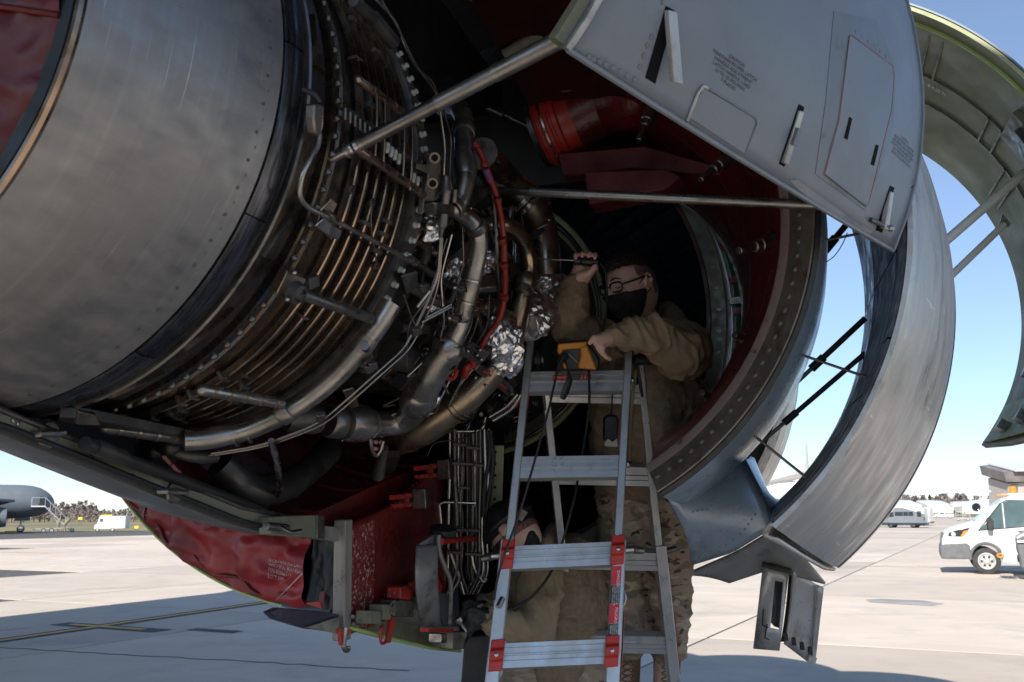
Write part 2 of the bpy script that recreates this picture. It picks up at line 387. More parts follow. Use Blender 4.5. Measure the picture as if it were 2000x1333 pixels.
# fairing ring segments (dark, smeared) between nozzle and turbine flange
for k in range(8):
    a0 = -178 + k * 30
    rev('fairing_segment', [(-2.458, .588), (-2.456, .601), (-2.445, .606), (-2.41, .607), (-2.39, .600), (-2.386, .59)], a0 + .15, a0 + 29.85, 24, FAIR, eng)
rev('fairing_lip', [(-2.386, .585), (-2.385, .606), (-2.381, .609), (-2.377, .606), (-2.375, .585)], 0, 360, 160, GUN, eng)
rev('turbine_rear_frame', [(-2.46, .57), (-2.36, .592), (-2.30, .590), (-2.292, .582), (-2.285, .582), (-2.285, .56)], 0, 360, 160, CASE, eng)
for a in (-68, -50, -28, 8, 30):                  # long raised bosses on the frame
    b = MB().sweep_rev([(-2.352, .588), (-2.345, .600), (-2.318, .600), (-2.308, .588)], a - 5.5, a + 5.5, 14)
    for i, p in enumerate(b.v):
        s_, a_, r_ = rad(p); t = abs((a_ - a) / 5.5)
        b.v[i] = EP(-2.33 + (s_ + 2.33) * (1.15 - .95 * max(0, min(1, (a_ - a + 5.5) / 11))), a_, r_)
    mk('casing_boss', b, CASE, eng)
rev('bolt_flange', [(-2.285, .565), (-2.285, .598), (-2.279, .600), (-2.274, .594), (-2.252, .594), (-2.247, .599), (-2.241, .597), (-2.241, .565)], 0, 360, 180, CASE2, eng)
bolt = shape('bolt', MB().lathe((0, 0, 0), (0, 0, 1), [(-.004, .0105), (0, .0105), (.001, .0078), (.006, .0074), (.0095, .0055), (.0115, .002)], 12), GUN)
for k in range(50):
    a = -100 + k * 3.42
    inst('bolt', bolt, EP(-2.263, a, .593), EP(0, a, 1) - EP(0, a, 0), eng)
rev('turbine_case', [(-2.241, .56), (-2.241, .582), (-2.18, .584), (-1.93, .592), (-1.905, .594), (-1.905, .56)], 0, 360, 160, CASE, eng)
tubes_s = (-2.172, -2.128, -2.084, -2.040, -1.998, -1.956)
for i, s in enumerate(tubes_s):
    rev('cooling_tube', [(s - .0042, .590), (s - .0034, .6035), (s, .6055), (s + .0034, .6040), (s + .0042, .590)], -130, 120, 200, BRONZE, eng)
    rev('perforated_band', [(s + .010, .585), (s + .0105, .5915), (s + .030, .5925), (s + .0305, .586)], -130, 120, 160, CASE2, eng)
dot = shape('hole', MB().lathe((0, 0, 0), (0, 0, 1), [(-.001, .0024), (.0006, .0024)], 6), FAND)
hb = MB()
for s in tubes_s:
    for k in range(170):
        a = -95 + k * .95
        p = EP(s + .020, a, .5935); x, y, z = frame_of(p - EP(s + .02, 0, 0))
        hb.add([p + x * (.0026 * math.cos(q)) + y * (.0026 * math.sin(q)) for q in (0, 1.05, 2.1, 3.14, 4.19, 5.24)], [(0, 1, 2, 3, 4, 5)])
o = mk('perforations', hb, FAND, eng, smooth=0); o['kind'] = 'stuff'
rev('case_front_flange', [(-1.91, .57), (-1.905, .608), (-1.86, .612), (-1.855, .572)], 0, 360, 160, GUN, eng)
nut = shape('nut', MB().lathe((0, 0, 0), (0, 0, 1), [(-.004, .010), (.002, .010), (.0025, .006), (.007, .006), (.0075, .0078), (.013, .0074), (.0145, .005)], 10), CERAM)
for k in range(40):
    a = -62 + k * 3.4
    inst('nut', nut, EP(-1.884, a, .611), EP(0, a, 1) - EP(0, a, 0), eng, .82)
# ---- core body forward of the turbine
core = rev('core_case', [(-1.86, .50), (-1.84, .53), (-1.70, .52), (-1.55, .47), (-1.45, .44), (-1.0, .40), (-.6, .37), (-.25, .39), (-.05, .50), (.1, .53), (.1, .3), (-1.86, .3)], 0, 360, 96, DARKM, eng)
for s, r in ((-1.62, .52), (-1.44, .47), (-1.18, .435), (-.92, .42), (-.66, .41), (-.42, .41), (-.2, .44)):
    rev('case_ring', [(s - .012, r - .06), (s - .012, r), (s + .012, r), (s + .012, r - .06)], 0, 360, 72, GUN, core)
# ---- fan, guide vanes, fan case
rev('hub_ring', [(.10, .50), (.10, .53), (.16, .548), (.22, .548), (.30, .54), (.30, .49)], 0, 360, 96, OLIVE, eng)
rev('hub_rim', [(.19, .545), (.19, .566), (.205, .566), (.205, .545)], 0, 360, 96, YELP, eng)
rev('light_block_disc', [(.78, .0), (.78, 1.1), (.80, 1.1), (.80, 0.0)], 0, 360, 72, FAND, eng)  # added dark disc, stops light coming in through the inlet
vane = MB().grid(lambda u, v: Vector((.56 + .52 * u, (.02 + .07 * v * (1 - .2 * u)) * math.sin(v * 1.6) - .02, .35 * v)), 5, 6)
vane = shape('guide_vane', vane, FANB, 60)
for k in range(64):
    a = k * 360 / 64
    o = bpy.data.objects.new('guide_vane', vane); col.objects.link(o)
    rr = EP(0, a, 1) - EP(0, a, 0); tt = EP(0, a + 90, 1) - EP(0, a + 90, 0)
    o.rotation_euler = Matrix((rr, -tt, D)).transposed().to_euler()
    place(o, EP(.30, 0, 0), eng)
fc = rev('fan_case', [(.21, 1.045), (.20, 1.05), (.20, 1.110), (.215, 1.114), (.24, 1.10), (.50, 1.10), (1.5, 1.12), (1.5, 1.09), (.5, 1.07)], 0, 360, 144, PALE, eng)
hole = shape('lightening_hole', MB().lathe((0, 0, 0), (0, 0, 1), [(-.001, .012), (.001, .0115), (.0012, .008)], 12), GUN)
for k in range(72):
    a = k * 5
    inst('lightening_hole', hole, EP(.1985, a, 1.083), -D, fc)
rev('case_liner', [(.196, 1.030), (.196, 1.046), (.26, 1.046), (.26, 1.03)], 0, 360, 120, RED, fc)
rev('fan_case_ring', [(.46, 1.13), (.44, 1.34), (.45, 1.362), (.60, 1.37), (1.0, 1.37), (1.0, 1.12)], -150, -14, 60, DARKM, eng)
WSK = mat('sunlit_case_white', (.72, .72, .70), (.55, .55, .52), rough=.4, scale=14, dirt=(.3, .05, .12), dscale=24, dlo=.62, dhi=.64)  # sunlight on the fan case put into a whiter colour
rev('fan_case_skin', [(.26, 1.112), (.26, 1.122), (.98, 1.130), (.98, 1.115)], -60, 70, 60, WSK, eng)
rring = shape('ring_rivet', MB().lathe((0, 0, 0), (0, 0, 1), [(0, .012), (.005, .010), (.007, .004)], 8), GUN)
for k in range(53, 87):
    for r in (1.335, 1.22):
        inst('ring_rivet', rring, EP(.447 if r > 1.2 else .455, k * 4 + (2 if r < 1.2 else 0), r), -D, eng)
inl = rev('inlet_cowl', [(1.003, 1.37), (1.6, 1.39), (2.4, 1.36), (3.0, 1.27), (3.2, 1.16), (3.0, 1.06), (2.2, 1.08), (1.0, 1.10)], 0, 360, 96, ALU, eng)
# green wire bundle round the fan case, with red clips
for j, (s, r) in enumerate(((.30, 1.155), (.325, 1.175), (.30, 1.185))):
    mk('wire_bundle', MB().tube([EP(s, a, r) for a in range(-40, 41, 2)], .011, 8), GREENC, eng)
for a in (-22, -13, -6, 0, 7, 15, 22):
    rev('cable_clip', [(.285, 1.135), (.285, 1.205), (.345, 1.205), (.345, 1.135)], a - .7, a + .7, 3, REDB, eng)
rev('cable_bracket', [(.28, 1.12), (.28, 1.21), (.36, 1.21), (.36, 1.12)], 1.6, 3.0, 3, ALU2, eng)
mk('harness_pipe', MB().tube([EP(.36, a, 1.205) for a in range(-60, 61, 3)], .008, 8), CERAM, eng)
mk('harness_pipe', MB().tube([EP(.33, a, 1.135) for a in range(-60, 61, 3)], .007, 8), CERAM, eng)

# ---- opened right reverser half: red inner barrel, duct wall, outer sleeve
def ang(px, py, s, o): return rad(ons(px, py, s), o)[1]
A_LO, A_HI = ang(1280, 945, -1.30, OR), 98
barR = rev('inner_barrel', [(.10, .590), (-.1, .600), (-.35, .625), (-.62, .665), (-.9, .72), (-1.1, .762), (-1.25, .788), (-1.25, .80), (-.9, .74), (.1, .605)], A_LO, 66, 80, RED, eng, OR)
rev('shaded_upper_panel', [(.10, .590), (-.1, .600), (-.35, .625), (-.62, .665), (-.9, .72), (-1.1, .762), (-1.25, .788), (-1.25, .80), (-.9, .74), (.1, .605)], 66.2, A_HI, 30, mat('shaded_maroon', (.030, .005, .005), (.055, .007, .007), rough=.5, scale=5, bump=.2, bscale=50), eng, OR)  # top of the barrel again, its shade put into a darker red
for s, wd, r in ((-.30, .05, .621), (-.56, .06, .656), (-.78, .05, .698), (-1.0, .05, .745)):
    rev('barrel_rib', [(s - wd / 2, r + .02), (s - wd / 2, r + .004), (s + wd / 2, r - .004), (s + wd / 2, r + .02)], A_LO, 66, 80, RED, barR, OR)
rev('barrel_rim', [(.10, .58), (.115, .585), (.115, .612), (.10, .612)], A_LO, A_HI, 80, GUN, barR, OR)
rev('duct_wall', [(-1.335, .878), (-1.25, .893), (-1.07, .905), (-.8, .905), (-.45, .86), (-.1, .75), (.1, .625), (.1, .61), (-.4, .82), (-1.0, .88), (-1.3, .87)], A_LO, A_HI, 90, BLUE, barR, OR)
flR = rev('aft_flange', [(-1.252, .79), (-1.275, .800), (-1.349, .866), (-1.345, .877), (-1.25, .885), (-1.24, .80)], A_LO, A_HI, 90, BROWN, barR, OR)
rev('sealant_band', [(-1.248, .782), (-1.262, .785), (-1.288, .806), (-1.279, .810), (-1.25, .79)], A_LO, A_HI, 90, PINK, barR, OR)
fb = shape('flange_bolt', MB().lathe((0, 0, 0), (0, 0, 1), [(-.002, .0095), (.003, .009), (.006, .006), (.0068, .002)], 10), BROWN)
nb = 60
for k in range(nb):
    a = A_LO + 1.2 + k * 2.55
    if a > A_HI: break
    p = EP(-1.309, a, .832, OR)
    inst('flange_bolt', fb, p, (EP(0, a, 1) - EP(0, a, 0)) * -.083 - D * .074, barR)
rev('flange_seal', [(-1.347, .870), (-1.352, .874), (-1.345, .886), (-1.33, .886), (-1.335, .874)], A_LO, A_HI, 90, BLACK, barR, OR)
# drag links and cables across the fan duct
for (a, b, ra, rb) in (((1530, 772), (1690, 622), .0105, .012), ((1440, 905), (1690, 690), .009, .010), ((1590, 515), (1665, 425), .0115, .016)):
    p0, p1 = ons(a[0], a[1], -.35), ons(b[0], b[1], -.35)
    m = p0.lerp(p1, .42)
    t_ = mk('drag_link', MB().tube([p0, m], ra * .75, 12), STEEL, eng)
    mk('link_sleeve', MB().tube([m, p1], ra, 12), DARKM, t_)
    mk('link_collar', MB().tube([m - (p1 - p0).normalized() * .03, m + (p1 - p0).normalized() * .03], ra * 1.45, 12), DARKM, t_)
for a, b in (((1576, 697), (1722, 747)), ((1480, 857), (1590, 945)), ((1612, 470), (1685, 455))):
    mk('blocker_link', MB().tube([ons(a[0], a[1], -.9), ons(b[0], b[1], -.9)], .0042, 8), GUN, eng)
mk('lanyard', MB().tube(spline([ons(1655, 455, -1.1), ons(1645, 478, -1.1), ons(1630, 500, -1.1), ons(1614, 512, -1.1)]), .0014, 6), BLACK, eng)
T_LO = ang(1514, 1032, -1.222, OR)
slR = rev('outer_sleeve', [(-1.222, 1.112), (-1.0, 1.172), (-.8, 1.222), (-.5, 1.290), (-.2, 1.345), (.1, 1.383), (.5, 1.405), (.56, 1.40), (.5, 1.36), (-.05, 1.075), (-.6, 1.085), (-1.21, 1.102)], T_LO, 112, 120, ALU, eng, OR)
rev('sleeve_seam', [(-.02, 1.368), (-.02, 1.3715), (-.014, 1.3722), (-.014, 1.368)], T_LO, 112, 110, DARKM, slR, OR)
rev('trailing_edge_strip', [(-1.226, 1.100), (-1.228, 1.113), (-1.19, 1.1245), (-1.19, 1.12), (-1.222, 1.108)], T_LO, 112, 110, ALU2, slR, OR)
for row, (s0, s1, r0, r1, m) in enumerate(((-1.205, -1.09, 1.100, 1.094, LINING), (-1.075, -.50, 1.092, 1.068, LINING), (-.485, -.06, 1.067, 1.058, LININGB))):
    st = 22 if row else 30
    a = T_LO + .5
    k = 0
    while a < 108:
        e = min(a + st, 110) - .35
        rev('lining_panel', [(s0, r0), (s1, r1), (s1, r1 - .008), (s0, r0 - .008)], a, e, 12, m, slR, OR)
        a += st; k += 1
# lower bifurcation wall of the opened half, and the metal foot of the sleeve
def wall(name, pts0, pts1, m, par, bulge=.0, n=10, thick=.012):
    """ruled sheet between two polylines, with a little thickness"""
    mb = MB(); k = len(pts0)
    def f(u, v):
        i = min(int(u * (k - 1)), k - 2); t = u * (k - 1) - i
        a, b = Vector(pts0[i]).lerp(pts0[i + 1], t), Vector(pts1[i]).lerp(pts1[i + 1], t)
        return a.lerp(b, v) + BN * (bulge * math.sin(v * math.pi))
    BN = (Vector(pts0[-1]) - Vector(pts0[0])).cross(Vector(pts1[0]) - Vector(pts0[0])).normalized()
    mb.grid(f, 4 * k, n)
    o = mk(name, mb, m, par, 60)
    sm = o.modifiers.new('thickness', 'SOLIDIFY'); sm.thickness = thick; sm.offset = 0
    return o
bw = wall('bifurcation_wall', [at(1303, 972, 2.96), at(1375, 940, 3.02), at(1445, 893, 3.10)], [at(1350, 1102, 3.10), at(1430, 1078, 3.06), at(1506, 1034, 3.00)], BLUE, eng, bulge=-.03)
wall('bifurcation_return', [at(1445, 893, 3.10), at(1475, 950, 3.08), at(1506, 1034, 3.00)], [at(1470, 905, 3.45), at(1500, 985, 3.35), at(1560, 992, 3.20)], BLUE, bw, bulge=.02)
for pts in (((1318, 985), (1350, 1000), (1385, 995), (1402, 950)), ((1352, 1092), (1400, 1080), (1450, 1040), (1475, 1005))):
    for k in range(12):
        t = k / 11 * 2.999; i = int(t); x = pts[i][0] + (pts[i + 1][0] - pts[i][0]) * (t - i); y = pts[i][1] + (pts[i + 1][1] - pts[i][1]) * (t - i)
        inst('wall_rivet', rring, at(x, y, 2.985), -_fw, bw, .3)
ft = wall('sleeve_foot', [EP(s, T_LO + .2, r, OR) for s, r in ((-1.215, 1.10), (-.8, 1.08), (-.3, 1.06), (.1, 1.04))], [EP(s, T_LO - 1, r, OR) for s, r in ((-1.15, 1.14), (-.8, 1.225), (-.3, 1.325), (.25, 1.39))], ALU2, eng, bulge=.03)
# ------------------------------------------------------------------ picking points on built surfaces
from mathutils.bvhtree import BVHTree
def bvh_of(o):
    dg = bpy.context.evaluated_depsgraph_get(); dg.update()
    M = Matrix.Translation(WL[o.name]); me = o.data
    return BVHTree.FromPolygons([M @ v.co for v in me.vertices], [tuple(p.vertices) for p in me.polygons])
def hit(bv, px, py, off=.002):
    d = ray(px, py).normalized(); loc, nor, i, t = bv.ray_cast(CAM, d)
    if loc is None:
        loc, nor, i, t = bv.find_nearest(at(px, py, 3.0))
    if nor.dot(d) > 0: nor = -nor
    return loc + nor * off, nor
def decal(name, bv, poly, m, par, thick=.003, sub=6):
    """a thin raised piece following a surface, its outline given in the picture"""
    pts = []
    for i, p in enumerate(poly):
        q = poly[(i + 1) % len(poly)]
        for k in range(sub): pts.append((p[0] + (q[0] - p[0]) * k / sub, p[1] + (q[1] - p[1]) * k / sub))
    cx, cy = sum(p[0] for p in pts) / len(pts), sum(p[1] for p in pts) / len(pts)
    mb = MB(); rings = 4; vs = []
    for j in range(rings, 0, -1):
        for p in pts:
            h, n = hit(bv, cx + (p[0] - cx) * j / rings, cy + (p[1] - cy) * j / rings, thick); vs.append(h)
    h, n = hit(bv, cx, cy, thick); vs.append(h); k = len(pts); fs = []
    for j in range(rings - 1):
        fs += [(j * k + i, j * k + (i + 1) % k, (j + 1) * k + (i + 1) % k, (j + 1) * k + i) for i in range(k)]
    fs += [((rings - 1) * k + i, (rings - 1) * k + (i + 1) % k, rings * k) for i in range(k)]
    low = [hit(bv, p[0], p[1], -.002)[0] for p in pts]
    b = len(vs); vs += low
    fs += [(i, (i + 1) % k, b + (i + 1) % k, b + i) for i in range(k)]
    return mk(name, mb.add(vs, fs), m, par, 40)
def line_on(name, bv, pts, r, m, par, off=.001, closed=False, sub=8, n=6):
    if closed: pts = list(pts) + [pts[0]]
    q = []
    for i in range(len(pts) - 1):
        for k in range(sub): q.append(hit(bv, pts[i][0] + (pts[i + 1][0] - pts[i][0]) * k / sub, pts[i][1] + (pts[i + 1][1] - pts[i][1]) * k / sub, off)[0])
    q.append(hit(bv, pts[-1][0], pts[-1][1], off)[0])
    return mk(name, MB().tube(q, r, n), m, par, 60)

# latch pins inside the barrel
bvbar = bvh_of(barR)
def pin(px, py, qx, qy, r=.74):
    p1 = hit(bvbar, px, py, 0)[0]; p0 = at(qx, qy, depth(p1) - .07)
    d = (p1 - p0).normalized(); L = (p1 - p0).length
    g = mk('latch_pin', MB().lathe(p0, d, [(0, .009), (.002, .011), (L * .42, .011), (L * .44, .017), (L * .58, .018), (L * .6, .021), (L, .021)], 16), STEEL, eng)
    mk('pin_base', MB().lathe(p1 - d * .012, d, [(0, .028), (.05, .034)], 16), BLACK, g)
    mk('pin_bracket', MB().bar(p0 + d * (L * .62) + D * .02, p1 + D * .02, .03, .035), BLACK, g)
pin(1512, 472, 1443, 490); pin(1488, 672, 1434, 655); pin(1408, 797, 1371, 766); pin(1425, 305, 1368, 352); pin(1272, 210, 1247, 275)

# ------------------------------------------------------------------ right core cowl door, swung up on its hinge
def door_pt(t, q, lift=0):
    s = -2.36 + 1.12 * t
    cu, cv, r, a = .615 + .308 * t, .36 + .01 * t, .607 + .228 * t + .035 * math.sin(t * math.pi) + .068 * t * max(0, 1 - q / .22) ** 1.5 + lift, -40 + 4.5 * t + 176 * q
    return UV(s, cu + r * math.cos(R(a)), cv + r * math.sin(R(a)))
dm = MB().grid(lambda u, v: door_pt(u, v), 30, 60)
door = mk('cowl_door', dm, GREYP, eng, 40, label='grey core cowl door swung up, printed with caution notes')
sm = door.modifiers.new('thickness', 'SOLIDIFY'); sm.thickness = .022; sm.offset = -1
bvd = bvh_of(door)
mk('door_inner_frame', MB().grid(lambda u, v: door_pt(u * .96 + .02, v, -.035), 12, 40), OLIVE, door)
for t in (.02, .35, .68, .98):
    mk('door_rib', MB().tube([door_pt(t, v / 20, -.045) for v in range(21)], .02, 6), OLIVE, door)
mk('door_edge_strip', MB().tube([door_pt(0.0, v / 30, .0) for v in range(31)], .007, 6), ALU2, door)
mk('door_edge_strip', MB().tube([door_pt(t / 20, .0, .0) for t in range(21)], .006, 6), GREYP, door)
mk('door_edge_strip', MB().tube([door_pt(1.0, v / 30, .0) for v in range(31)], .006, 6), GREYP, door)
# first latch, standing open
decal('latch_slot', bvd, [(1300, 12), (1318, 22), (1279, 164), (1260, 152)], FAND, door, .0015)
def handle(pts, lift0, lift1, m=ALU2, name='latch_handle'):
    (a, b, c, d_) = pts
    vs = []
    for p, l in ((a, lift0), (b, lift0), (c, lift1), (d_, lift1)):
        h, n = hit(bvd, p[0], p[1], 0); vs += [h + n * l, h + n * (l - .014)]
    return mk(name, MB().add(vs, [(0, 2, 4, 6), (1, 7, 5, 3), (0, 1, 3, 2), (2, 3, 5, 4), (4, 5, 7, 6), (6, 7, 1, 0)]), m, door, bevel=.002)
h1 = handle([(1297, 20), (1314, 24), (1302, 160), (1284, 154)], .012, .045)
decal('latch_slot', bvd, [(1560, 204), (1570, 210), (1531, 326), (1521, 320)], FAND, door, .0015)
handle([(1558, 216), (1567, 219), (1533, 322), (1524, 317)], .006, .010, ALU2)
decal('latch_trigger', bvd, [(1549, 249), (1557, 252), (1545, 284), (1538, 281)], GREYP2, door, .014)
decal('latch_slot', bvd, [(1738, 363), (1746, 367), (1722, 455), (1710, 450)], FAND, door, .0015)
handle([(1736, 374), (1742, 376), (1720, 448), (1712, 444)], .006, .022, ALU2)
p0, n0 = hit(bvd, 1697, 429, .004); p1, _ = hit(bvd, 1724, 443, .018)
mk('latch_bolt', MB().tube([p0, p1], .006, 12), GUN, door); mk('latch_bolt_head', MB().cap(p1, p1 + n0 * .004, .0085, .0085), STEELB, door)
# access doors and patches
decal('access_panel', bvd, [(1343, 228), (1372, 172), (1470, 231), (1473, 240), (1452, 300)], GREYP, door, .003)
line_on('panel_edge', bvd, [(1340, 236), (1362, 180), (1372, 168), (1380, 173)], .0032, ALU2, door, .003)
line_on('panel_edge', bvd, [(1380, 173), (1474, 232), (1476, 242), (1453, 300)], .0018, GREYP2, door, .003)
decal('paint_patch', bvd, [(1628, 22), (1710, 40), (1748, 132), (1745, 250), (1690, 412), (1592, 340), (1612, 200)], GREYP2, door, .0012)
decal('access_door', bvd, [(1658, 70), (1740, 130), (1743, 150), (1738, 215), (1692, 402), (1608, 340), (1636, 235)], GREYP, door, .003, sub=8)
line_on('door_outline', bvd, [(1609, 340), (1637, 235), (1657, 72), (1661, 69), (1740, 129), (1744, 150), (1739, 215), (1694, 399), (1690, 402)], .0009, REDLINE, door, .0032)
line_on('panel_edge', bvd, [(1609, 340), (1690, 403)], .0015, GREYP2, door, .0035)
decal('slot', bvd, [(1656, 229), (1661, 232), (1652, 273), (1646, 270)], FAND, door, .0045, sub=3)
decal('slot', bvd, [(1708, 283), (1713, 285), (1704, 324), (1698, 321)], FAND, door, .0045, sub=3)
decal('paint_patch', bvd, [(1540, 352), (1556, 350), (1700, 455), (1690, 470), (1560, 372)], GREYP2, door, .0012)
drv = shape('door_rivet', MB().lathe((0, 0, 0), (0, 0, 1), [(0, .0055), (.0015, .005), (.0022, .002)], 8), GREYP2)
for x, y in ((1272, 73), (1264, 89), (1257, 109), (1250, 131), (1295, 4), (1150, 112), (1158, 117), (1170, 120), (1183, 127), (1197, 133), (1211, 140), (1225, 148), (1239, 156), (1425, 274), (1432, 277), (1671, 63), (1683, 72), (1695, 82), (1707, 91), (1718, 101), (1730, 111)):
    p, n = hit(bvd, x, y, .0); inst('door_rivet', drv, p, n, door)
def lettering_on(bv, body, ox, oy, ux, uy, vx, vy, m, par, off=.0016, name='lettering', line=1.0, align='LEFT'):
    """u, v: picture steps for one letter height along and across the line"""
    return letters(name, body, 1.0, lambda x, y: hit(bv, ox + ux * x - vx * y, oy + uy * x - vy * y, off)[0], m, par, align=align, line=line)
lettering_on(bvd, 'CAUTION\nMAINTAIN PROPER LATCH\nHANDLE ADJUSTMENT\nLATCH HANDLE LOAD\n15 TO 25 POUNDS\n7 PLACES', 1437, 122, 7.0, 4.9, -3.3, 9.2, INK, door, align='CENTER', name='caution_lettering')
lettering_on(bvd, 'CAUTION\nRESTRICTOR BOLT MUST BE\nUNSCREWED AND EXTENDED\nPRIOR TO UNLATCHING COWL\nBOLT MUST BE FULLY IN\nPRIOR TO CLOSING COWL', 1766, 276, 2.9, 2.6, -1.5, 7.4, INK, door, align='CENTER', name='caution_lettering')
# prop rods
def prop_rod(name, p0, p1, r, parts, m=STEEL):
    d = (p1 - p0); L = d.length; d.normalize()
    o = mk(name, MB().tube([p0, p1], r, 20), m, eng, 60)
    for a, b, k in parts:
        mk('rod_sleeve', MB().tube([p0 + d * (L * a), p0 + d * (L * b)], r * k, 20), m, o, 60)
    return o
pa, pb = on(700, 283, .645), ons(1190, 28, -2.27)
pr = prop_rod('prop_rod', pa, pb, .0135, ((.02, .33, 1.0), (.33, .345, 1.12), (.345, .56, 1.10), (.56, 1, 1.22)))
dd = (pb - pa).normalized()
mk('rod_end', MB().lathe(pa - dd * .075, dd, [(0, .008), (.002, .0095), (.045, .0095), (.047, .016), (.052, .016), (.053, .011), (.058, .013), (.062, .011), (.068, .013), (.074, .011), (.08, .0135)], 16), STEELB, pr)
pc, pd = on(925, 370, .56), ons(1660, 404, -1.38)
prop_rod('prop_rod', pc, pd, .0115, ((0, .17, 1.0), (.17, .26, 1.1), (.26, .27, 1.2), (.27, 1, 1.12)))

# ------------------------------------------------------------------ left reverser half and left core cowl (closed)
def pl(px, py, u):
    d = ray(px, py); O = P0 + E1 * u
    return CAM + d * ((O - CAM).dot(E1) / d.dot(E1))
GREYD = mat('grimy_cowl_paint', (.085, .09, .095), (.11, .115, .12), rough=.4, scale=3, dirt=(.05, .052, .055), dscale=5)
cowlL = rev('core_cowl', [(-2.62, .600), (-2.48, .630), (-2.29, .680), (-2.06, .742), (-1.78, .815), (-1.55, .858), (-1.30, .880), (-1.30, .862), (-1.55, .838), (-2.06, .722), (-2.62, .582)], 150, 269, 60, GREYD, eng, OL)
U = OL[0]
beam = mk('latch_beam', MB().prism([UV(-2.60, U + .0, -.575), UV(-2.45, U, -.615), UV(-2.10, U, -.700), UV(-1.75, U, -.79), UV(-1.45, U, -.832), UV(-1.45, U, -.872), UV(-1.75, U, -.818), UV(-2.10, U, -.728), UV(-2.45, U, -.634), UV(-2.60, U, -.604)], E1 * .012), OLIVE, eng)
mk('beam_lip', MB().tube([UV(s, U + .014, v) for s, v in ((-2.6, -.574), (-2.45, -.613), (-2.10, -.699), (-1.75, -.789), (-1.45, -.83))], .006, 8), GUN, beam)
mk('beam_seal', MB().tube([UV(s, U + .016, v) for s, v in ((-2.6, -.606), (-2.45, -.638), (-2.10, -.731), (-1.75, -.822), (-1.45, -.876))], .006, 8), BLACK, beam)
def hook(px, py, qx, qy):
    p, q = pl(px, py, U + .03), pl(qx, qy, U + .03)
    b = mk('latch_plate', MB().lathe(pl((px * 2 + qx) / 3, py + 2, U + .012), E1, [(0, .026), (.006, .024)], 16), GUN, beam)
    mk('latch_hook', MB().tube([p - E1 * .02, p, q], .0065, 10), STEEL, b)
hook(78, 848, 125, 846); hook(325, 960, 366, 962)
lr = shape('beam_rivet', MB().lathe((0, 0, 0), (0, 0, 1), [(0, .005), (.002, .0045), (.003, .002)], 8), STEEL)
for x, y in ((25, 822), (35, 828), (175, 892), (182, 897), (260, 930), (267, 935), (398, 988), (405, 993), (500, 1018), (504, 1024)):
    inst('beam_rivet', lr, pl(x, y, U + .0125), E1, beam)
bp = mk('beam_end_block', MB().prism([pl(x, y, U + .01) for x, y in ((505, 1010), (600, 1006), (600, 1052), (505, 1044))], E1 * .035), OLIVE, eng, bevel=.003)
mk('end_block_clip', MB().prism([pl(x, y, U + .02) for x, y in ((601, 1005), (616, 1008), (616, 1054), (601, 1052))], E1 * .03), GUN, bp, bevel=.002)
mk('latch_body', MB().tube([pl(520, 1028, U + .05), pl(560, 1032, U + .055)], .011, 12), GUN, bp); mk('latch_hook', MB().tube(fillet([pl(548, 1030, U + .06), pl(566, 1041, U + .07), pl(588, 1037, U + .075)], .01), .006, 10), STEELB, bp)
# strut lying along the beam
st = mk('strut', MB().tube([pl(165, 866, U + .05), pl(515, 1000, U - .02)], .014, 14), BLACK, eng)
mk('strut_ferrule', MB().tube([pl(185, 873, U + .05), pl(240, 893, U + .045)], .0165, 14), DARKM, st)
mk('strut_end', MB().cap(pl(515, 1000, U - .02), pl(528, 1006, U - .03), .012, .01), GUN, st)
mk('strut', MB().tube([pl(300, 915, U), pl(400, 955, U)], .006, 10), GUN, eng)
# left inner barrel (red) and its lower bifurcation wall
barL = rev('inner_barrel', [(.10, .590), (-.1, .600), (-.35, .625), (-.62, .665), (-.9, .72), (-1.1, .762), (-1.28, .80), (-1.28, .86), (-.9, .88), (.1, .64)], 160, 267.5, 70, RED, eng, OL)
for s, wd, r in ((-.30, .05, .621), (-.56, .06, .656), (-.78, .05, .698), (-1.0, .05, .745)):
    rev('barrel_rib', [(s - wd / 2, r + .02), (s - wd / 2, r - .006), (s + wd / 2, r - .012), (s + wd / 2, r + .02)], 165, 266.5, 60, RED, barL, OL)
brv = shape('barrel_rivet', MB().lathe((0, 0, 0), (0, 0, 1), [(0, .004), (.002, .0035), (.003, .001)], 6), REDB)
for s, r in ((-.25, .608), (-.45, .635), (-.7, .675), (-.9, .716)):
    for a in range(232, 267, 4): inst('barrel_rivet', brv, EP(s, a, r, OL), EP(0, a, 0, OL) - EP(0, a, 1, OL), barL)
Uw = U + .035
bifL = mk('bifurcation_wall', MB().prism([UV(-1.235, Uw, -.86), UV(-.9, Uw, -.80), UV(-.62, Uw, -.70), UV(-.3, Uw, -.665), UV(-.28, Uw, -1.12), UV(-.62, Uw, -1.14), UV(-1.0, Uw, -1.165), UV(-1.235, Uw, -1.17)], E1 * -.03), RED, eng)
mk('chipped_edge', MB().prism([UV(-1.233, Uw + .003, -.862), UV(-1.06, Uw + .003, -.83), UV(-1.06, Uw + .003, -1.168), UV(-1.233, Uw + .003, -1.172)], E1 * -.01), REDC, bifL)
for k in range(14):
    inst('barrel_rivet', brv, UV(-1.03 + k * .03, Uw + .001, -.835 + k * .011), E1, bifL)
mk('wall_cap', MB().tube([UV(-1.235, Uw, -.862), UV(-.9, Uw, -.802), UV(-.62, Uw, -.702), UV(-.3, Uw, -.667)], .012, 8), RED, bifL)
WORN = mat('worn_bare_post', (.36, .33, .29), (.22, .20, .18), rough=.5, metal=.3, scale=9, stretch=(1, 1, .2), dirt=(.10, .08, .065), dscale=16, dlo=.55, dhi=.66)
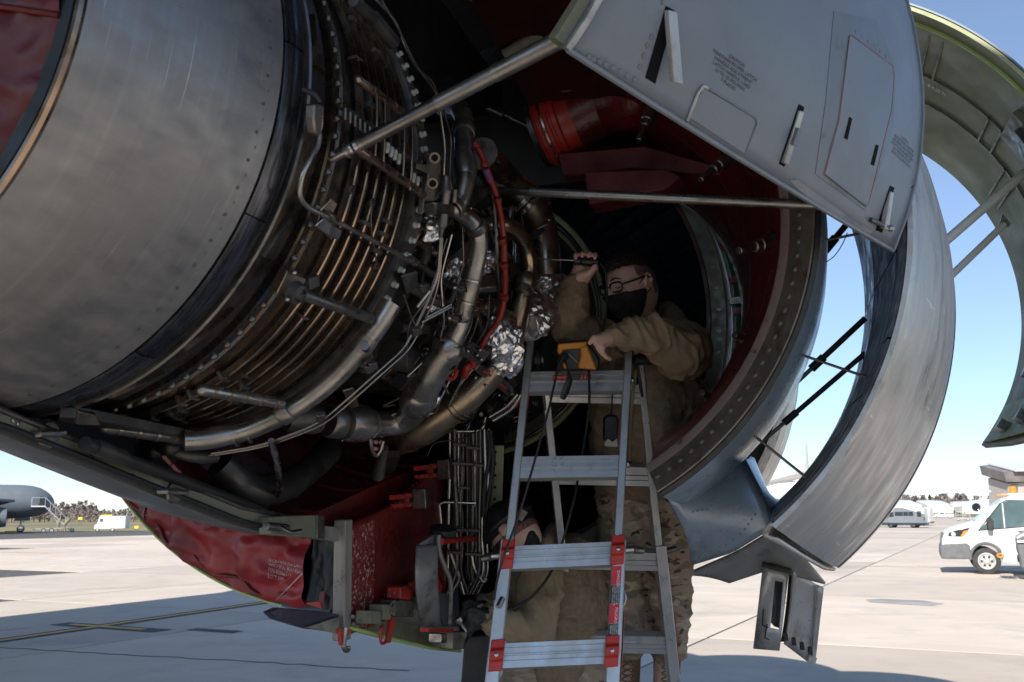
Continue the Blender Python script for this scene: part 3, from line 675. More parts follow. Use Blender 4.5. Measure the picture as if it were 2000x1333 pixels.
post = mk('edge_post', MB().box(UV(-1.262, Uw + .0, -1.008), (.045, .04, .345), (D, E1, E2)), WORN, eng, bevel=.004, label='worn bare metal edge post with scuffed paint')
mk('post_cap', MB().prism([pl(x, y, Uw + .01) for x, y in ((618, 1026), (662, 1030), (662, 1058), (618, 1053))], E1 * -.02), PALE, eng, bevel=.002)
# hinge fittings on the red wall
for (x, y) in ((790, 975), (838, 918)):
    fit = mk('wall_fitting', MB().prism([pl(x + a, y + b, Uw + .0) for a, b in ((-30, -7), (18, -13), (18, -5), (-30, 2))], E1 * .02), REDB, bifL)
    mk('fitting_arm', MB().prism([pl(x + a, y + b, Uw + .0) for a, b in ((-28, 10), (18, 6), (18, 13), (-28, 18))], E1 * .02), REDB, fit)
    mk('fitting_web', MB().prism([pl(x + a, y + b, Uw + .0) for a, b in ((-6, -7), (-1, -7), (-1, 12), (-6, 12))], E1 * .02), REDB, fit)
    mk('fitting_flange', MB().prism([pl(x + a, y + b, Uw + .02) for a, b in ((14, -20), (24, -22), (26, 14), (16, 20))], E1 * .05), GUN, fit, bevel=.003)
# left outer sleeve
slL = rev('outer_sleeve', [(-1.222, 1.100), (-1.0, 1.162), (-.8, 1.212), (-.5, 1.285), (-.2, 1.34), (.1, 1.378), (.45, 1.395), (.45, 1.35), (-.05, 1.07), (-1.21, 1.088)], 150, 268.5, 90, GREYP, eng, OL)
rev('sleeve_lining', [(-1.21, 1.088), (-.6, 1.07), (-.05, 1.05), (-.05, 1.04), (-1.21, 1.075)], 150, 268, 70, BLACK, slL, OL)
mk('green_edge', MB().tube([EP(-1.222, a, 1.1, OL) for a in range(200, 262, 2)], .004, 6), GREENB, slL)
# bottom of the left half: skin, green edge, fittings and latches
def lowpt(x, y, u): return pl(x, y, u)
mk('lower_skin', MB().prism([pl(x, y, Uw + .01) for x, y in ((525, 1196), (545, 1187), (640, 1196), (662, 1200), (662, 1236), (600, 1228), (540, 1210))], E1 * -.02), NAVYP, eng, bevel=.002)
mk('lower_skin', MB().prism([pl(x, y, Uw + .02) for x, y in ((600, 1226), (662, 1205), (662, 1238))], E1 * -.01), PALE, eng)
mk('green_edge', MB().tube([pl(x, y, Uw + .02) for x, y in ((682, 1226), (720, 1236), (780, 1252), (840, 1266), (900, 1272))], .006, 8), GREENB, eng)
mk('lower_keel', MB().prism([pl(x, y, Uw - .02) for x, y in ((682, 1200), (740, 1205), (800, 1222), (895, 1225), (900, 1271), (840, 1264), (780, 1250), (720, 1234), (682, 1224))], E1 * -.06), OLIVE, eng)
for x, y, w_, h_, m in ((705, 1205, 22, 26, OLIVE), (728, 1195, 16, 30, OLIVE), (762, 1188, 40, 34, GUN), (806, 1180, 24, 30, OLIVE), (826, 1172, 20, 24, OLIVE), (880, 1250, 40, 34, PALE), (842, 1246, 12, 20, STEELB)):
    bx = mk('latch_fitting', MB().prism([pl(x + a * w_ / 2, y + b * h_ / 2, Uw + .03) for a, b in ((-1, -1), (1, -1), (1, 1), (-1, 1))], E1 * .05), m, eng, bevel=.004)
    if m is GUN: mk('latch_spring', MB().lathe(pl(x, y, Uw + .075), E1, [(0, .02), (.008, .02), (.009, .012), (.014, .012)], 16), STEEL, bx)
for x, y in ((806, 1148), (826, 1143), (765, 1158)):
    lug = mk('red_lug', MB().prism([pl(x + a, y + b, Uw + .03) for a, b in ((-10, -12), (4, -15), (14, 2), (10, 14), (-11, 12))], E1 * .05), REDB, eng, bevel=.004)
    for a, b in ((-4, -6), (5, 0), (-3, 6)): inst('lug_rivet', lr, pl(x + a, y + b, Uw + .08), E1, lug, .6)
mk('latch_pull', MB().tube(fillet([pl(766, 1207, Uw + .06), pl(753, 1256, Uw + .06), pl(744, 1258, Uw + .06), pl(742, 1228, Uw + .06), pl(748, 1224, Uw + .06)], .012), .005, 8), REDB, eng)
mk('latch_pull', MB().prism([pl(x, y, Uw + .05) for x, y in ((757, 1206), (770, 1206), (759, 1255), (751, 1257))], E1 * .008), REDB, eng)
hk = mk('hook', MB().tube(fillet([pl(674, 1226, Uw + .03), pl(671, 1262, Uw + .03), pl(674, 1271, Uw + .03), pl(680, 1270, Uw + .03), pl(680, 1263, Uw + .03)], .012), .0075, 10), STEEL, eng)
mk('hook_guard', MB().prism([pl(x, y, Uw + .02) for x, y in ((658, 1228), (680, 1229), (661, 1261))], E1 * .012), REDB, hk)
for x, y in ((688, 1205), (697, 1212), (690, 1220)): mk('keel_bolt', MB().tube([pl(x, y, Uw + .03), pl(x + 10, y + 1, Uw + .03)], .006, 8), STEELB, eng)
DULL = mat('dull_grey_sheet', (.30, .295, .29), (.22, .215, .21), rough=.5, metal=.15, scale=9, dirt=(.06, .055, .05), dscale=9)
# grey sheet guard by the tube bundle and its red rail
gd = mk('sheet_guard', MB().grid(lambda u, v: pl(812 + 42 * u - 6 * math.sin(v * 3) + v * 10, 1068 + 158 * v - 4 * u, Uw + .10 + .03 * math.sin(v * 5) + .02 * u), 8, 20), DULL, eng, 60)
sm = gd.modifiers.new('thickness', 'SOLIDIFY'); sm.thickness = .006
mk('guard_edge', MB().tube(spline([pl(857, 1045, Uw + .13), pl(858, 1075, Uw + .13), pl(868, 1105, Uw + .14), pl(880, 1140, Uw + .14), pl(878, 1218, Uw + .13)]), .016, 8, ovl=.5), DULL, gd)
mk('guard_tab', MB().prism([pl(x, y, Uw + .10) for x, y in ((812, 1064), (848, 1042), (862, 1044), (858, 1070))], E1 * .01), DULL, gd)
mk('guard_rail', MB().tube([pl(862, 1058, Uw + .14), pl(945, 1050, Uw + .12)], .011, 10), REDB, gd)
mk('guard_foot', MB().prism([pl(x, y, Uw + .10) for x, y in ((820, 1226), (870, 1228), (869, 1236), (820, 1234))], E1 * .03), REDB, gd)
mk('filler_cap', MB().lathe(pl(866, 1038, Uw + .12), (.1, -.3, 1), [(-.012, .034), (-.01, .045), (.0, .047), (.012, .046), (.016, .03), (.017, .01)], 24), BLACK, eng)

# ------------------------------------------------------------------ canvas covers
def fold(u, v, k=0.0):
    return mnoise.noise(Vector((u * 9 + k, v * 2.2, k))) * .6 + mnoise.noise(Vector((u * 4 - v * 3, v * 4 + u * 5, k + 4))) + .35 * mnoise.noise(Vector((u * 22, v * 7, k)))
def duct_cover(u, v):
    a = 213 + 51.5 * u; r = .845 + (.247 - .06 * math.sin(v * 3.14) * 0) * v
    if u < .06: pass
    r2 = r + .004 * math.sin(u * 60)
    return EP(-1.225 - .030 * math.sin(v * math.pi) - .022 * fold(u, v) - .012 * abs(math.sin(u * 19 + v * 3 + 2 * mnoise.noise(Vector((u * 5, v * 3, 1))))), a, min(r2, 1.095), OL)
cov = thing('duct_cover', 'red vinyl canvas cover stuffed in the lower fan duct, white stencilling', 'cover', EP(-1.22, 240, 1.1, OL))
cv = mk('canvas', MB().grid(duct_cover, 150, 40), CLOTH, cov, 60)
mk('edge_piping', MB().tube([EP(-1.235 + .006 * math.sin(k * 1.3), 213 + 51.5 * k / 40, 1.070 + .012 * math.sin(k * .8), OL) for k in range(41)], .006, 8), CLOTHD, cov)
mk('strap', MB().grid(lambda u, v: duct_cover(.235 + .035 * u + .05 * v, v) - D * .006, 3, 20), CLOTHD, cov)
def dark_strip(u, v): return EP(-1.225 - .012 * fold(u, v, 8), 264.5 + 6.0 * u, .845 + .245 * v, OL)
mk('nylon_edge', MB().grid(dark_strip, 14, 30), NAVY, cov, 60)
mk('pull_tab', MB().prism([ons(x, y, -1.29) for x, y in ((598, 1178), (626, 1175), (632, 1190), (620, 1186))], D * -.006), REDB, cov)
mk('pull_tab', MB().prism([ons(x, y, -1.29) for x, y in ((626, 1156), (636, 1155), (634, 1178), (622, 1184))], D * -.005), CLOTHD, cov)
bvc = bvh_of(cv)
lettering_on(bvc, 'JECKWORTH LANGDON\nWICHITA, KANSAS\nP/N KL0465-1\nLO\'T SIDE', 526, 1096, 8.0, 1.75, -.9, 9.6, WINK, cov, .006, name='stencil_lettering', line=1.05)
ec = thing('exhaust_cover', 'red vinyl plug cover filling the exhaust nozzle opening', 'cover', EP(-2.79, 270, .45))
mk('canvas', MB().grid(lambda u, v: EP(-2.79 - .16 * (1 - v * v) * .5 - .016 * fold(u * 7, v * 3, 3) * v - .012 * abs(mnoise.noise(Vector((math.cos(u * 6.283) * v * 4, math.sin(u * 6.283) * v * 9, 2)))), 360 * u, .001 + .452 * v), 160, 40, cu=True), CLOTHD, ec, 60)
mk('hem_band', MB().sweep_rev([(-2.785, .449), (-2.797, .452), (-2.795, .470), (-2.78, .474)], 0, 360, 120), NAVY, ec)
for r in (.20, .33):
    mk('stitched_seam', MB().tube([EP(-2.79 - .16 * (1 - (r / .452) ** 2) * .5 - .006 - .004 * math.sin(a * .7), a, r) for a in range(0, 361, 4)], .004, 6), CLOTHD, ec)
for a in (-75, -40, -10, 25):
    mk('seam', MB().tube([EP(-2.79 - .16 * (1 - v * v) * .5 - .008, a, .452 * v) for v in (.1, .25, .4, .55, .7, .85, 1)], .005, 6), CLOTHD, ec)

# ------------------------------------------------------------------ opened fan cowl with the green inside
OF = (1.33, .22)
ROD = mat('polished_rod', (.86, .86, .85), (.80, .80, .79), rough=.35, metal=.0, scale=9)
fcw = rev('fan_cowl', [(.35, 1.24), (.8, 1.262), (1.3, 1.265), (1.9, 1.245), (1.9, 1.262), (1.3, 1.285), (.8, 1.285), (.35, 1.258)], -38, 140, 90, GREENI, eng, OF, label='opened fan cowl door showing its green primed inside')
rev('outer_skin', [(.345, 1.26), (.8, 1.288), (1.3, 1.289), (1.905, 1.265), (1.905, 1.275), (1.3, 1.297), (.8, 1.296), (.345, 1.268)], -38, 140, 80, GREYP, fcw, OF)
rev('edge_strip', [(.44, 1.232), (.44, 1.243), (.455, 1.243), (.455, 1.232)], -30, 120, 80, GREENB, fcw, OF)
rev('sunlit_end_patch', [(.40, 1.236), (.40, 1.244), (1.85, 1.246), (1.85, 1.238)], -37.5, -27, 8, mat('sunlit_green', (.34, .40, .17), (.40, .44, .22), rough=.6, scale=6, dirt=(.2, .24, .12), dscale=8), fcw, OF)  # sunlight on the cowl's lower end painted as a lighter green
for s in (.95, 1.25):
    rev('cowl_seam', [(s, 1.252), (s, 1.262), (s + .012, 1.262), (s + .012, 1.252)], -36, 120, 70, OLIVE, fcw, OF)
for a0, a1, s0, s1 in ((33, 37, .95, 1.25), (24, 28, 1.25, 1.7), (52, 55, .5, .95)):
    for a in (a0, a1): rev('cowl_stiffener', [(s0, 1.248), (s0, 1.262), (s1, 1.262), (s1, 1.248)], a - .25, a + .25, 2, OLIVE, fcw, OF)
rev('recess_box', [(.62, 1.22), (.62, 1.25), (.92, 1.25), (.92, 1.22)], 22, 32, 8, OLIVE, fcw, OF)
rev('recess_fitting', [(.66, 1.19), (.66, 1.23), (.80, 1.23), (.80, 1.20)], 24, 29, 8, DARKM, fcw, OF)
rev('cowl_pocket', [(.36, 1.20), (.36, 1.25), (.62, 1.25), (.60, 1.21)], 66, 84, 10, GREENI, fcw, OF)
for a, s in ((-27, .7), (-33, .55), (-35, .9), (-22, 1.3), (-36, 1.3)):
    lt = rev('cowl_latch', [(s, 1.19), (s, 1.245), (s + .12, 1.245), (s + .12, 1.2)], a, a + 2.4, 3, REDB if a in (-27, -33) else GUN, fcw, OF)
for (x0, y0), (x1, y1), r in (((1800, 512), (2040, 304), .022), ((1810, 585), (1960, 440), .017)):
    q0, q1 = ons(x0, y0, .75), ons(x1, y1, 1.15)
    o = mk('hold_open_rod', MB().tube([q0, q1], r, 16), ROD, eng, 60)
    if r < .02:
        mk('rod_fork', MB().prism([ons(x, y, 1.14) for x, y in ((1958, 418), (1974, 436), (1972, 443), (1950, 446))], D * .03), GUN, o)
p = [EP(1.0 - .02 * j, 68 - 2.2 * i, 1.25 - .0, OF) for i in range(4) for j in range(2)]
blet = lambda x, y: EP(1.02 + .10 * y, 46 - 3.0 * x, 1.247, OF)
bvf = bvh_of(fcw); lettering_on(bvf, 'G  8 II 2R N', 1800, 160, 9.5, 5.6, -2.5, 9.0, CERAM, fcw, .004, name='cowl_lettering')

# ------------------------------------------------------------------ hinged flaps hanging under the opened sleeve
def fp(x, y, dp=3.95): return at(x, y, dp)
fl = mk('hanging_flap', MB().add(*(lambda a: (a, [(0, 1, 5, 4), (1, 2, 6, 5), (2, 3, 7, 6), (3, 0, 4, 7)]))([fp(1490, 1104), fp(1539, 1118), fp(1521, 1270), fp(1471, 1266), fp(1512, 1133), fp(1528, 1136), fp(1521, 1230), fp(1503, 1226)])), ALU2, eng, 30)
sm = fl.modifiers.new('thickness', 'SOLIDIFY'); sm.thickness = .012
mk('flap_wire', MB().tube([fp(1491, 1190, 3.93), fp(1489, 1222, 3.93), fp(1500, 1226, 3.93)], .003, 6), BLACK, fl); mk('flap_wire', MB().tube([fp(1498, 1220, 3.93), fp(1494, 1246, 3.93), fp(1502, 1250, 3.93)], .003, 6), BLACK, fl)
mk('flap_box', MB().prism([fp(x, y, 3.98) for x, y in ((1511, 1134), (1530, 1136), (1524, 1228), (1512, 1224), (1516, 1180))], _fw * .05), BLACK, fl)
fl2 = mk('hanging_flap', MB().grid(lambda u, v: fp(1547 + 48 * u - 22 * v + 6 * math.sin(v * 2) , 1112 + 30 * u + 146 * v + 6 * u * v, 3.9 + .05 * math.sin(v * 2.2) + .1 * u), 8, 14), ALU2, eng, 60)
sm = fl2.modifiers.new('thickness', 'SOLIDIFY'); sm.thickness = .012
fl3 = mk('hanging_flap', MB().grid(lambda u, v: fp(1596 + 12 * u - 14 * v - 4 * u * v, 1142 + 5 * u + 150 * v, 3.98 + .05 * math.sin(v * 2.2)), 4, 12), ALU2, eng, 60)
sm = fl3.modifiers.new('thickness', 'SOLIDIFY'); sm.thickness = .012
mk('flap_side', MB().grid(lambda u, v: fp(1541 + 7 * u - 22 * v + 6 * math.sin(v * 2), 1112 + 142 * v, 3.93 + .05 * math.sin(v * 2.2)), 3, 14), DARKM, fl2, 60)
for i in range(4):
    x, y = 1536 + i * 16, 1248 + i * 9
    mk('flap_latch', MB().prism([fp(x + a, y + b, 3.88) for a, b in ((-4, -8), (2, -10), (4, 4), (-3, 5))], _fw * .02), BLACK, fl2)
mk('flap_tag', MB().prism([fp(x, y, 3.9) for x, y in ((1582, 1282), (1596, 1286), (1592, 1298), (1579, 1295))], _fw * .006), ALU2, fl2)
pl_ = wall('foot_plate', [fp(1340, 1122, 4.2), fp(1440, 1078, 4.0), fp(1512, 1034, 3.75)], [fp(1425, 1138, 4.15), fp(1505, 1112, 3.98), fp(1612, 1140, 3.85)], ALU2, eng, .01)
mk('foot_hinge', MB().tube([fp(1488, 1102, 3.94), fp(1545, 1116, 3.9)], .012, 10), DARKM, pl_)
# ------------------------------------------------------------------ pipes and fittings on the core: picture x, y and distance from the axis
def pth(pts): return [on(x, y, r) for x, y, r in pts]
def mpx(p, wpx): return wpx * depth(p) / F_PX / 2        # half of a picture width at p
def pipe(name, pts, wpx, m, rr=.04, n=14, par=None, smooth=60, sp=False):
    q = pth(pts); q = spline(q, 5) if sp else fillet(q, rr, 7)
    if isinstance(wpx, (list, tuple)):
        rs = []
        for i in range(len(q)):
            t = i / (len(q) - 1) * (len(wpx) - 1); k = min(int(t), len(wpx) - 2)
            rs.append(mpx(q[i], wpx[k] + (wpx[k + 1] - wpx[k]) * (t - k)))
    else: rs = mpx(q[len(q) // 2], wpx)
    return mk(name, MB().tube(q, rs, n), m, par or eng, smooth)
def collar(par, x, y, r, x2, y2, r2, wpx, m=STEEL, name='pipe_collar', n=18):
    a, b = on(x, y, r), on(x2, y2, r2)
    w_ = mpx(a, wpx); d = (b - a); L = d.length
    return mk(name, MB().lathe(a, d, [(0, w_ * .9), (L * .12, w_), (L * .88, w_), (L, w_ * .9)], n), m, par, 40)
def bulge(par, x, y, r, x2, y2, r2, w0, w1, m=STEEL, name='pipe_bulge'):
    a, b = on(x, y, r), on(x2, y2, r2); d = b - a; L = d.length; w0, w1 = mpx(a, w0), mpx(a, w1)
    return mk(name, MB().lathe(a, d, [(0, w0)] + [(L * t, w0 + (w1 - w0) * math.sin(t * math.pi) ** .6) for t in (.08, .2, .35, .5, .65, .8, .92)] + [(L, w0)], 18), m, par, 50)
def plate(name, pts, thick, m, par=None, bevel=.002):
    q = pth(pts); n = (q[1] - q[0]).cross(q[2] - q[0]).normalized()
    if n.dot(q[0] - CAM) > 0: n = -n
    return mk(name, MB().prism(q, n * -thick), m, par or eng, bevel=bevel)
# manifold pipe round the turbine's front flange
mf = pipe('manifold_pipe', [(764, 592, .655), (735, 640, .66), (700, 685, .66), (655, 735, .66), (600, 780, .66), (545, 812, .66), (480, 840, .66), (410, 856, .66), (360, 860, .655)], 42, STEEL, sp=True, n=20)
collar(mf, 722, 655, .66, 690, 700, .66, 47); collar(mf, 566, 798, .66, 545, 811, .66, 52)
mk('pipe_saddle', MB().tube(pth([(712, 676, .68), (722, 700, .66), (708, 722, .64)]), .01, 8), STEEL, mf)
for x, y in ((455, 850), (480, 844)): collar(mf, x, y, .662, x + 6, y - 2, .662, 50, GUN)
# axial feed bars with clips over the cooling tubes
def bar_(a, b, r0, r1, wpx, m=STEEL, clips=0):
    p0, p1 = on(a[0], a[1], r0), on(b[0], b[1], r1); w_ = mpx(p0, wpx)
    d = (p1 - p0).normalized()
    o = mk('feed_bar', MB().cap(p0, p1, w_, w_ * .95, 16), m, eng, 60)
    for k in range(clips):
        c = p0.lerp(p1, (k + .6) / clips); mk('bar_clip', MB().lathe(c - d * .004, d, [(0, w_ * 1.12), (.008, w_ * 1.12)], 16), BRONZE, o)
    return o
bar_((395, 762), (548, 788), .63, .655, 24, STEEL, 5)
bar_((700, 157), (822, 246), .635, .635, 18, BRONZE, 3)
bar_((700, 292), (826, 380), .635, .635, 19, BRONZE, 5)
bar_((205, 836), (352, 858), .63, .65, 24, GUN, 4)
# strut with rod-end on the turbine case
sb = bar_((590, 575), (722, 622), .635, .66, 24, GUN)
_n = on(580, 572, .66) - UV(rad(on(580, 572, .66))[0], 0, 0)
mk('rod_eye', MB().lathe(on(578, 572, .65), _n, [(-.008, .022), (.010, .021), (.012, .013), (.009, .012), (.012, .008), (.017, .007), (.018, .002)], 20), DARKM, sb)
plate('strut_bracket', [(540, 575, .64), (562, 530, .64), (600, 545, .64), (590, 560, .645), (560, 590, .645)], .02, BRONZE)
plate('strut_bracket', [(604, 545, .64), (624, 538, .64), (626, 560, .645), (606, 568, .645)], .012, DARKM)
for x, y in ((575, 533), (561, 585)): mk('bracket_bolt', MB().cap(on(x, y, .645), on(x, y, .655), .006, .005), STEELB, sb)
# igniter lead and its housing
ig = pipe('igniter_lead', [(624, 262, .64), (622, 285, .645), (606, 310, .65), (588, 345, .65), (584, 385, .65), (600, 405, .65), (640, 424, .655), (720, 465, .66), (800, 510, .66)], 11, STEEL, .03)
plate('igniter_housing', [(615, 203, .65), (634, 206, .65), (633, 248, .65), (626, 268, .645), (617, 262, .645), (613, 230, .65)], .02, STEEL, ig, .004)
pipe('lead_elbow', [(592, 175, .62), (615, 185, .64), (624, 200, .645)], 12, BLACK, .02, par=ig)
collar(ig, 640, 418, .655, 656, 432, .655, 17, BRONZE); collar(ig, 800, 506, .66, 812, 514, .66, 17, BRONZE)
plate('lead_bracket', [(628, 410, .64), (648, 388, .645), (660, 398, .645), (640, 440, .645), (660, 455, .645), (648, 470, .64), (618, 445, .64)], .004, BRONZE)
plate('lead_bracket', [(634, 425, .65), (668, 452, .65), (662, 470, .65), (648, 465, .645), (616, 442, .645)], .003, STEELB)
# rake of sensor fittings and their rail
plate('sensor_rail', [(668, 200, .625), (735, 248, .625), (733, 256, .625), (668, 210, .625)], .012, DARKM)
for k in range(6): mk('sensor_fitting', MB().cap(on(674 + k * 9.5, 214 + k * 7, .628), on(674 + k * 9.5, 232 + k * 7, .628), .0045, .0035, 8), GUN, eng)
for x, y in ((757, 283), (765, 291), (772, 297), (780, 305), (808, 342), (816, 349)):
    mk('ceramic_fitting', MB().cap(on(x, y, .632), on(x - 2, y + 12, .632), .0055, .0055, 10), CERAM, eng)
for x0, y0, x1, y1 in ((736, 180, 732, 310), (752, 190, 748, 325), (790, 235, 786, 350), (806, 250, 800, 372)):
    pipe('guide_strap', [(x0, y0, .64), ((x0 + x1) / 2 + 2, (y0 + y1) / 2, .645), (x1, y1, .64)], 6, BRONZE, .02, 8)
plate('rail', [(752, 276, .63), (838, 325, .63), (838, 334, .63), (750, 284, .63)], .01, GUN)
# lug bracket with two bushed holes
lb = plate('lug_bracket', [(838, 300, .655), (850, 297, .655), (862, 308, .655), (861, 330, .655), (862, 370, .65), (842, 400, .64), (825, 420, .625), (830, 375, .635), (838, 340, .64), (815, 330, .635), (815, 318, .635), (836, 322, .64)], .014, GUN)
for x, y in ((849, 309), (845, 359)):
    c = on(x, y, .662); mk('bushing', MB().lathe(c, ray(x, y) * -1, [(-.004, .013), (.006, .0125), (.006, .008)], 20), BRONZE, lb); mk('bore', MB().lathe(c + ray(x, y) * -.005, ray(x, y) * -1, [(0, .0078), (.0022, .0078)], 16), FAND, lb)
# chain tags hanging on the rings
for x, y in ((686, 370), (727, 396), (735, 520), (560, 550)):
    mk('ring_tag', MB().lathe(on(x, y, .612), on(x, y, .612) - UV(rad(on(x, y, .612))[0], 0, 0), [(0, .010), (.003, .009), (.003, .005), (.0, .004)], 12), DARKM, eng)
pipe('safety_chain', [(726, 398, .615), (724, 440, .615), (730, 480, .615), (736, 516, .615)], 3, GUN, .02, 6)
# cylinder actuator at the top
pipe('actuator', [(690, 2, .70), (728, 35, .70)], [22, 24, 26], DARKM, .01, 16); pipe('actuator', [(728, 35, .70), (768, 84, .70)], [30, 34, 34, 30], DARKM, .01, 18)
pipe('actuator_line', [(735, 0, .72), (775, 45, .72), (790, 90, .72), (815, 135, .71), (845, 160, .70), (855, 185, .69), (870, 290, .67), (866, 340, .66), (870, 400, .65)], 5, STEEL, .03, 8)
pipe('actuator_line', [(745, 0, .73), (780, 60, .73), (812, 128, .72), (840, 165, .71), (862, 200, .70), (882, 270, .67), (878, 350, .66), (885, 380, .66)], 4, GUN, .03, 8)
# bleed duct running down the side of the core
dk = pipe('bleed_duct', [(868, 212, .58), (898, 212, .62), (908, 235, .64), (906, 300, .66), (912, 345, .67), (900, 392, .66), (886, 408, .65), (915, 425, .665), (935, 455, .68), (934, 490, .68), (915, 570, .68), (902, 630, .68), (890, 655, .68), (872, 690, .68)], [38, 38, 38, 36, 34, 36, 38, 40, 42, 42], STEEL, .05, 22)
collar(dk, 906, 248, .64, 906, 262, .645, 46, GUN, 'duct_clamp'); collar(dk, 906, 266, .65, 907, 302, .66, 38)
bulge(dk, 907, 302, .66, 910, 345, .668, 36, 46); collar(dk, 893, 400, .655, 884, 409, .65, 44); collar(dk, 926, 438, .675, 934, 450, .68, 44, GUN)
for x, y in ((920, 545), (912, 585), (897, 618)): collar(dk, x, y, .681, x - 1, y + 4, .681, 44, STEELB)
for x, y in ((906, 562), (896, 622)): plate('duct_bracket', [(x - 10, y - 8, .70), (x + 6, y - 8, .70), (x + 8, y + 10, .70), (x - 8, y + 10, .70)], .01, BRONZE, dk); mk('bracket_bolt', MB().cap(on(x - 18, y, .71), on(x - 2, y + 3, .71), .005, .004), STEELB, dk)
dk2 = pipe('bleed_duct', [(882, 665, .68), (866, 692, .68), (838, 745, .68), (815, 790, .67), (790, 818, .66), (755, 828, .65), (700, 828, .64), (640, 824, .62)], [46, 58, 56, 56, 54, 50, 50, 54], STEEL, sp=True, n=24)
bulge(dk2, 884, 664, .68, 862, 704, .68, 46, 70); collar(dk2, 862, 704, .68, 858, 712, .68, 62, BRONZE); bulge(dk2, 826, 764, .676, 808, 796, .667, 56, 74)
collar(dk2, 722, 828, .645, 716, 828, .645, 62); bulge(dk2, 716, 828, .645, 672, 826, .635, 66, 74); collar(dk2, 668, 826, .63, 640, 822, .62, 66, GUN); collar(dk2, 625, 820, .62, 560, 815, .6, 58, DARKM)
# straw coloured big duct
gd2 = pipe('big_duct', [(690, 862, .58), (760, 858, .60), (820, 838, .62), (870, 806, .63), (915, 770, .64), (960, 722, .64)], [70, 72, 72, 70, 66, 64, 64], GOLD, sp=True, n=26)
for x, y in ((884, 796), (890, 791), (897, 786)): collar(gd2, x, y, .634, x + 4, y - 3, .635, 76, GOLD)
fp1 = plate('duct_flange', [(928, 725, .66), (938, 712, .66), (1000, 752, .66), (1008, 772, .66), (992, 775, .66)], .02, GUN, gd2, .004); plate('flange_stripe', [(944, 726, .668), (950, 724, .668), (992, 758, .668), (988, 764, .668)], .004, REDB, gd2)
for x, y in ((929, 738), (950, 754), (975, 772), (982, 736), (1000, 770)): mk('flange_bolt', MB().cap(on(x, y, .668), on(x, y, .68), .006, .005, 8), STEELB, gd2)
# upper bleed elbow and its clamp
be = pipe('bleed_elbow', [(940, 300, .50), (975, 345, .54), (1012, 380, .58), (1042, 410, .60), (1058, 440, .60), (1066, 490, .60), (1068, 560, .60), (1062, 620, .58)], [66, 70, 70, 66, 60, 58, 60, 60], GOLD, .09, 26)
for x, y in ((1020, 392), (1030, 400), (1042, 410)): collar(be, x, y, .592, x + 7, y + 7, .598, 84, STEELB, 'band_clamp', 26)
for k in range(5): mk('clamp_bolt', MB().cap(on(1072, 398 + k * 8, .64), on(1078, 396 + k * 8, .64), .006, .004, 8), STEELB, be)
plate('elbow_tab', [(1018, 462, .62), (1062, 444, .62), (1066, 452, .62), (1030, 480, .62)], .006, GUN, be)
# loop pipe
lp = pipe('loop_pipe', [(915, 450, .52), (955, 437, .56), (985, 437, .60), (1012, 452, .62), (1032, 490, .63), (1034, 530, .63), (1020, 580, .63), (1008, 630, .63), (1002, 650, .62)], [26, 30, 32, 32, 32, 30, 44, 52], GOLD, .06, 20)
bulge(lp, 1030, 538, .632, 1022, 562, .632, 34, 46, GOLD); collar(lp, 1022, 562, .63, 1018, 574, .63, 36, STEEL)
pipe('branch_pipe', [(915, 590, .56), (960, 605, .60), (985, 620, .61), (1005, 640, .61)], [30, 34, 36, 50], GOLD, .04, 18); bulge(lp, 950, 600, .6, 968, 610, .605, 36, 46, STEEL)
HOSE = mat('red_silicone_hose', (.27, .02, .014), (.19, .014, .01), rough=.42, scale=12, dirt=(.09, .01, .008), dscale=12)
# red hose and its backing strip
rh = pipe('red_hose', [(928, 278, .66), (945, 315, .665), (960, 355, .67), (974, 400, .675), (982, 450, .68), (986, 520, .68), (986, 575, .68), (976, 620, .68), (950, 660, .68), (932, 690, .67)], 12, HOSE, sp=True, n=14)
for x, y in ((929, 284), (946, 322), (972, 392), (981, 470), (984, 518), (985, 580)): collar(rh, x - 1, y - 5, .68, x + 1, y + 5, .68, 17, HOSE, 'hose_clip')
pipe('hose_strip', [(952, 330, .655), (966, 400, .66), (970, 480, .66), (976, 585, .66)], [12, 14, 14, 12], GUN, .03, 6, rh)
collar(rh, 948, 330, .68, 958, 355, .68, 15, mat('hose_label', (.05, .06, .22), (.3, .03, .03), rough=.5, scale=90), 'hose_label')
for q in (((915, 720, .66), (925, 705, .66), (915, 690, .66)), ((908, 735, .66), (912, 715, .66), (925, 712, .66))): pipe('red_hose', q, 15, REDB, .02, 12)
pipe('red_hose', [(868, 730, .66), (876, 742, .66), (888, 738, .66), (892, 724, .66)], 9, REDB, .02, 10)
# plate with four bolts beneath the foil
bpz = plate('bolted_plate', [(895, 680, .68), (925, 670, .68), (957, 690, .68), (945, 708, .68), (935, 712, .68), (890, 690, .68)], .006, GUN)
for x, y in ((914, 686), (932, 694), (938, 684), (940, 703)): mk('plate_bolt', MB().cap(on(x, y, .685), on(x, y, .695), .006, .005, 8), STEELB, bpz)
# valve body by the bracket
vb = plate('valve_body', [(852, 395, .66), (884, 395, .66), (890, 418, .66), (880, 425, .66), (850, 420, .65)], .03, GUN, None, .005)
pipe('valve_stem', [(872, 345, .665), (872, 370, .665), (868, 398, .66)], [16, 20, 24, 20], GUN, .01, 12, vb); pipe('valve_boot', [(866, 418, .66), (864, 440, .66), (860, 465, .66)], [22, 22, 18, 8], GUN, .01, 12, vb)
pipe('valve_stem', [(888, 370, .665), (886, 395, .66)], [12, 16, 14], GUN, .01, 12, vb)
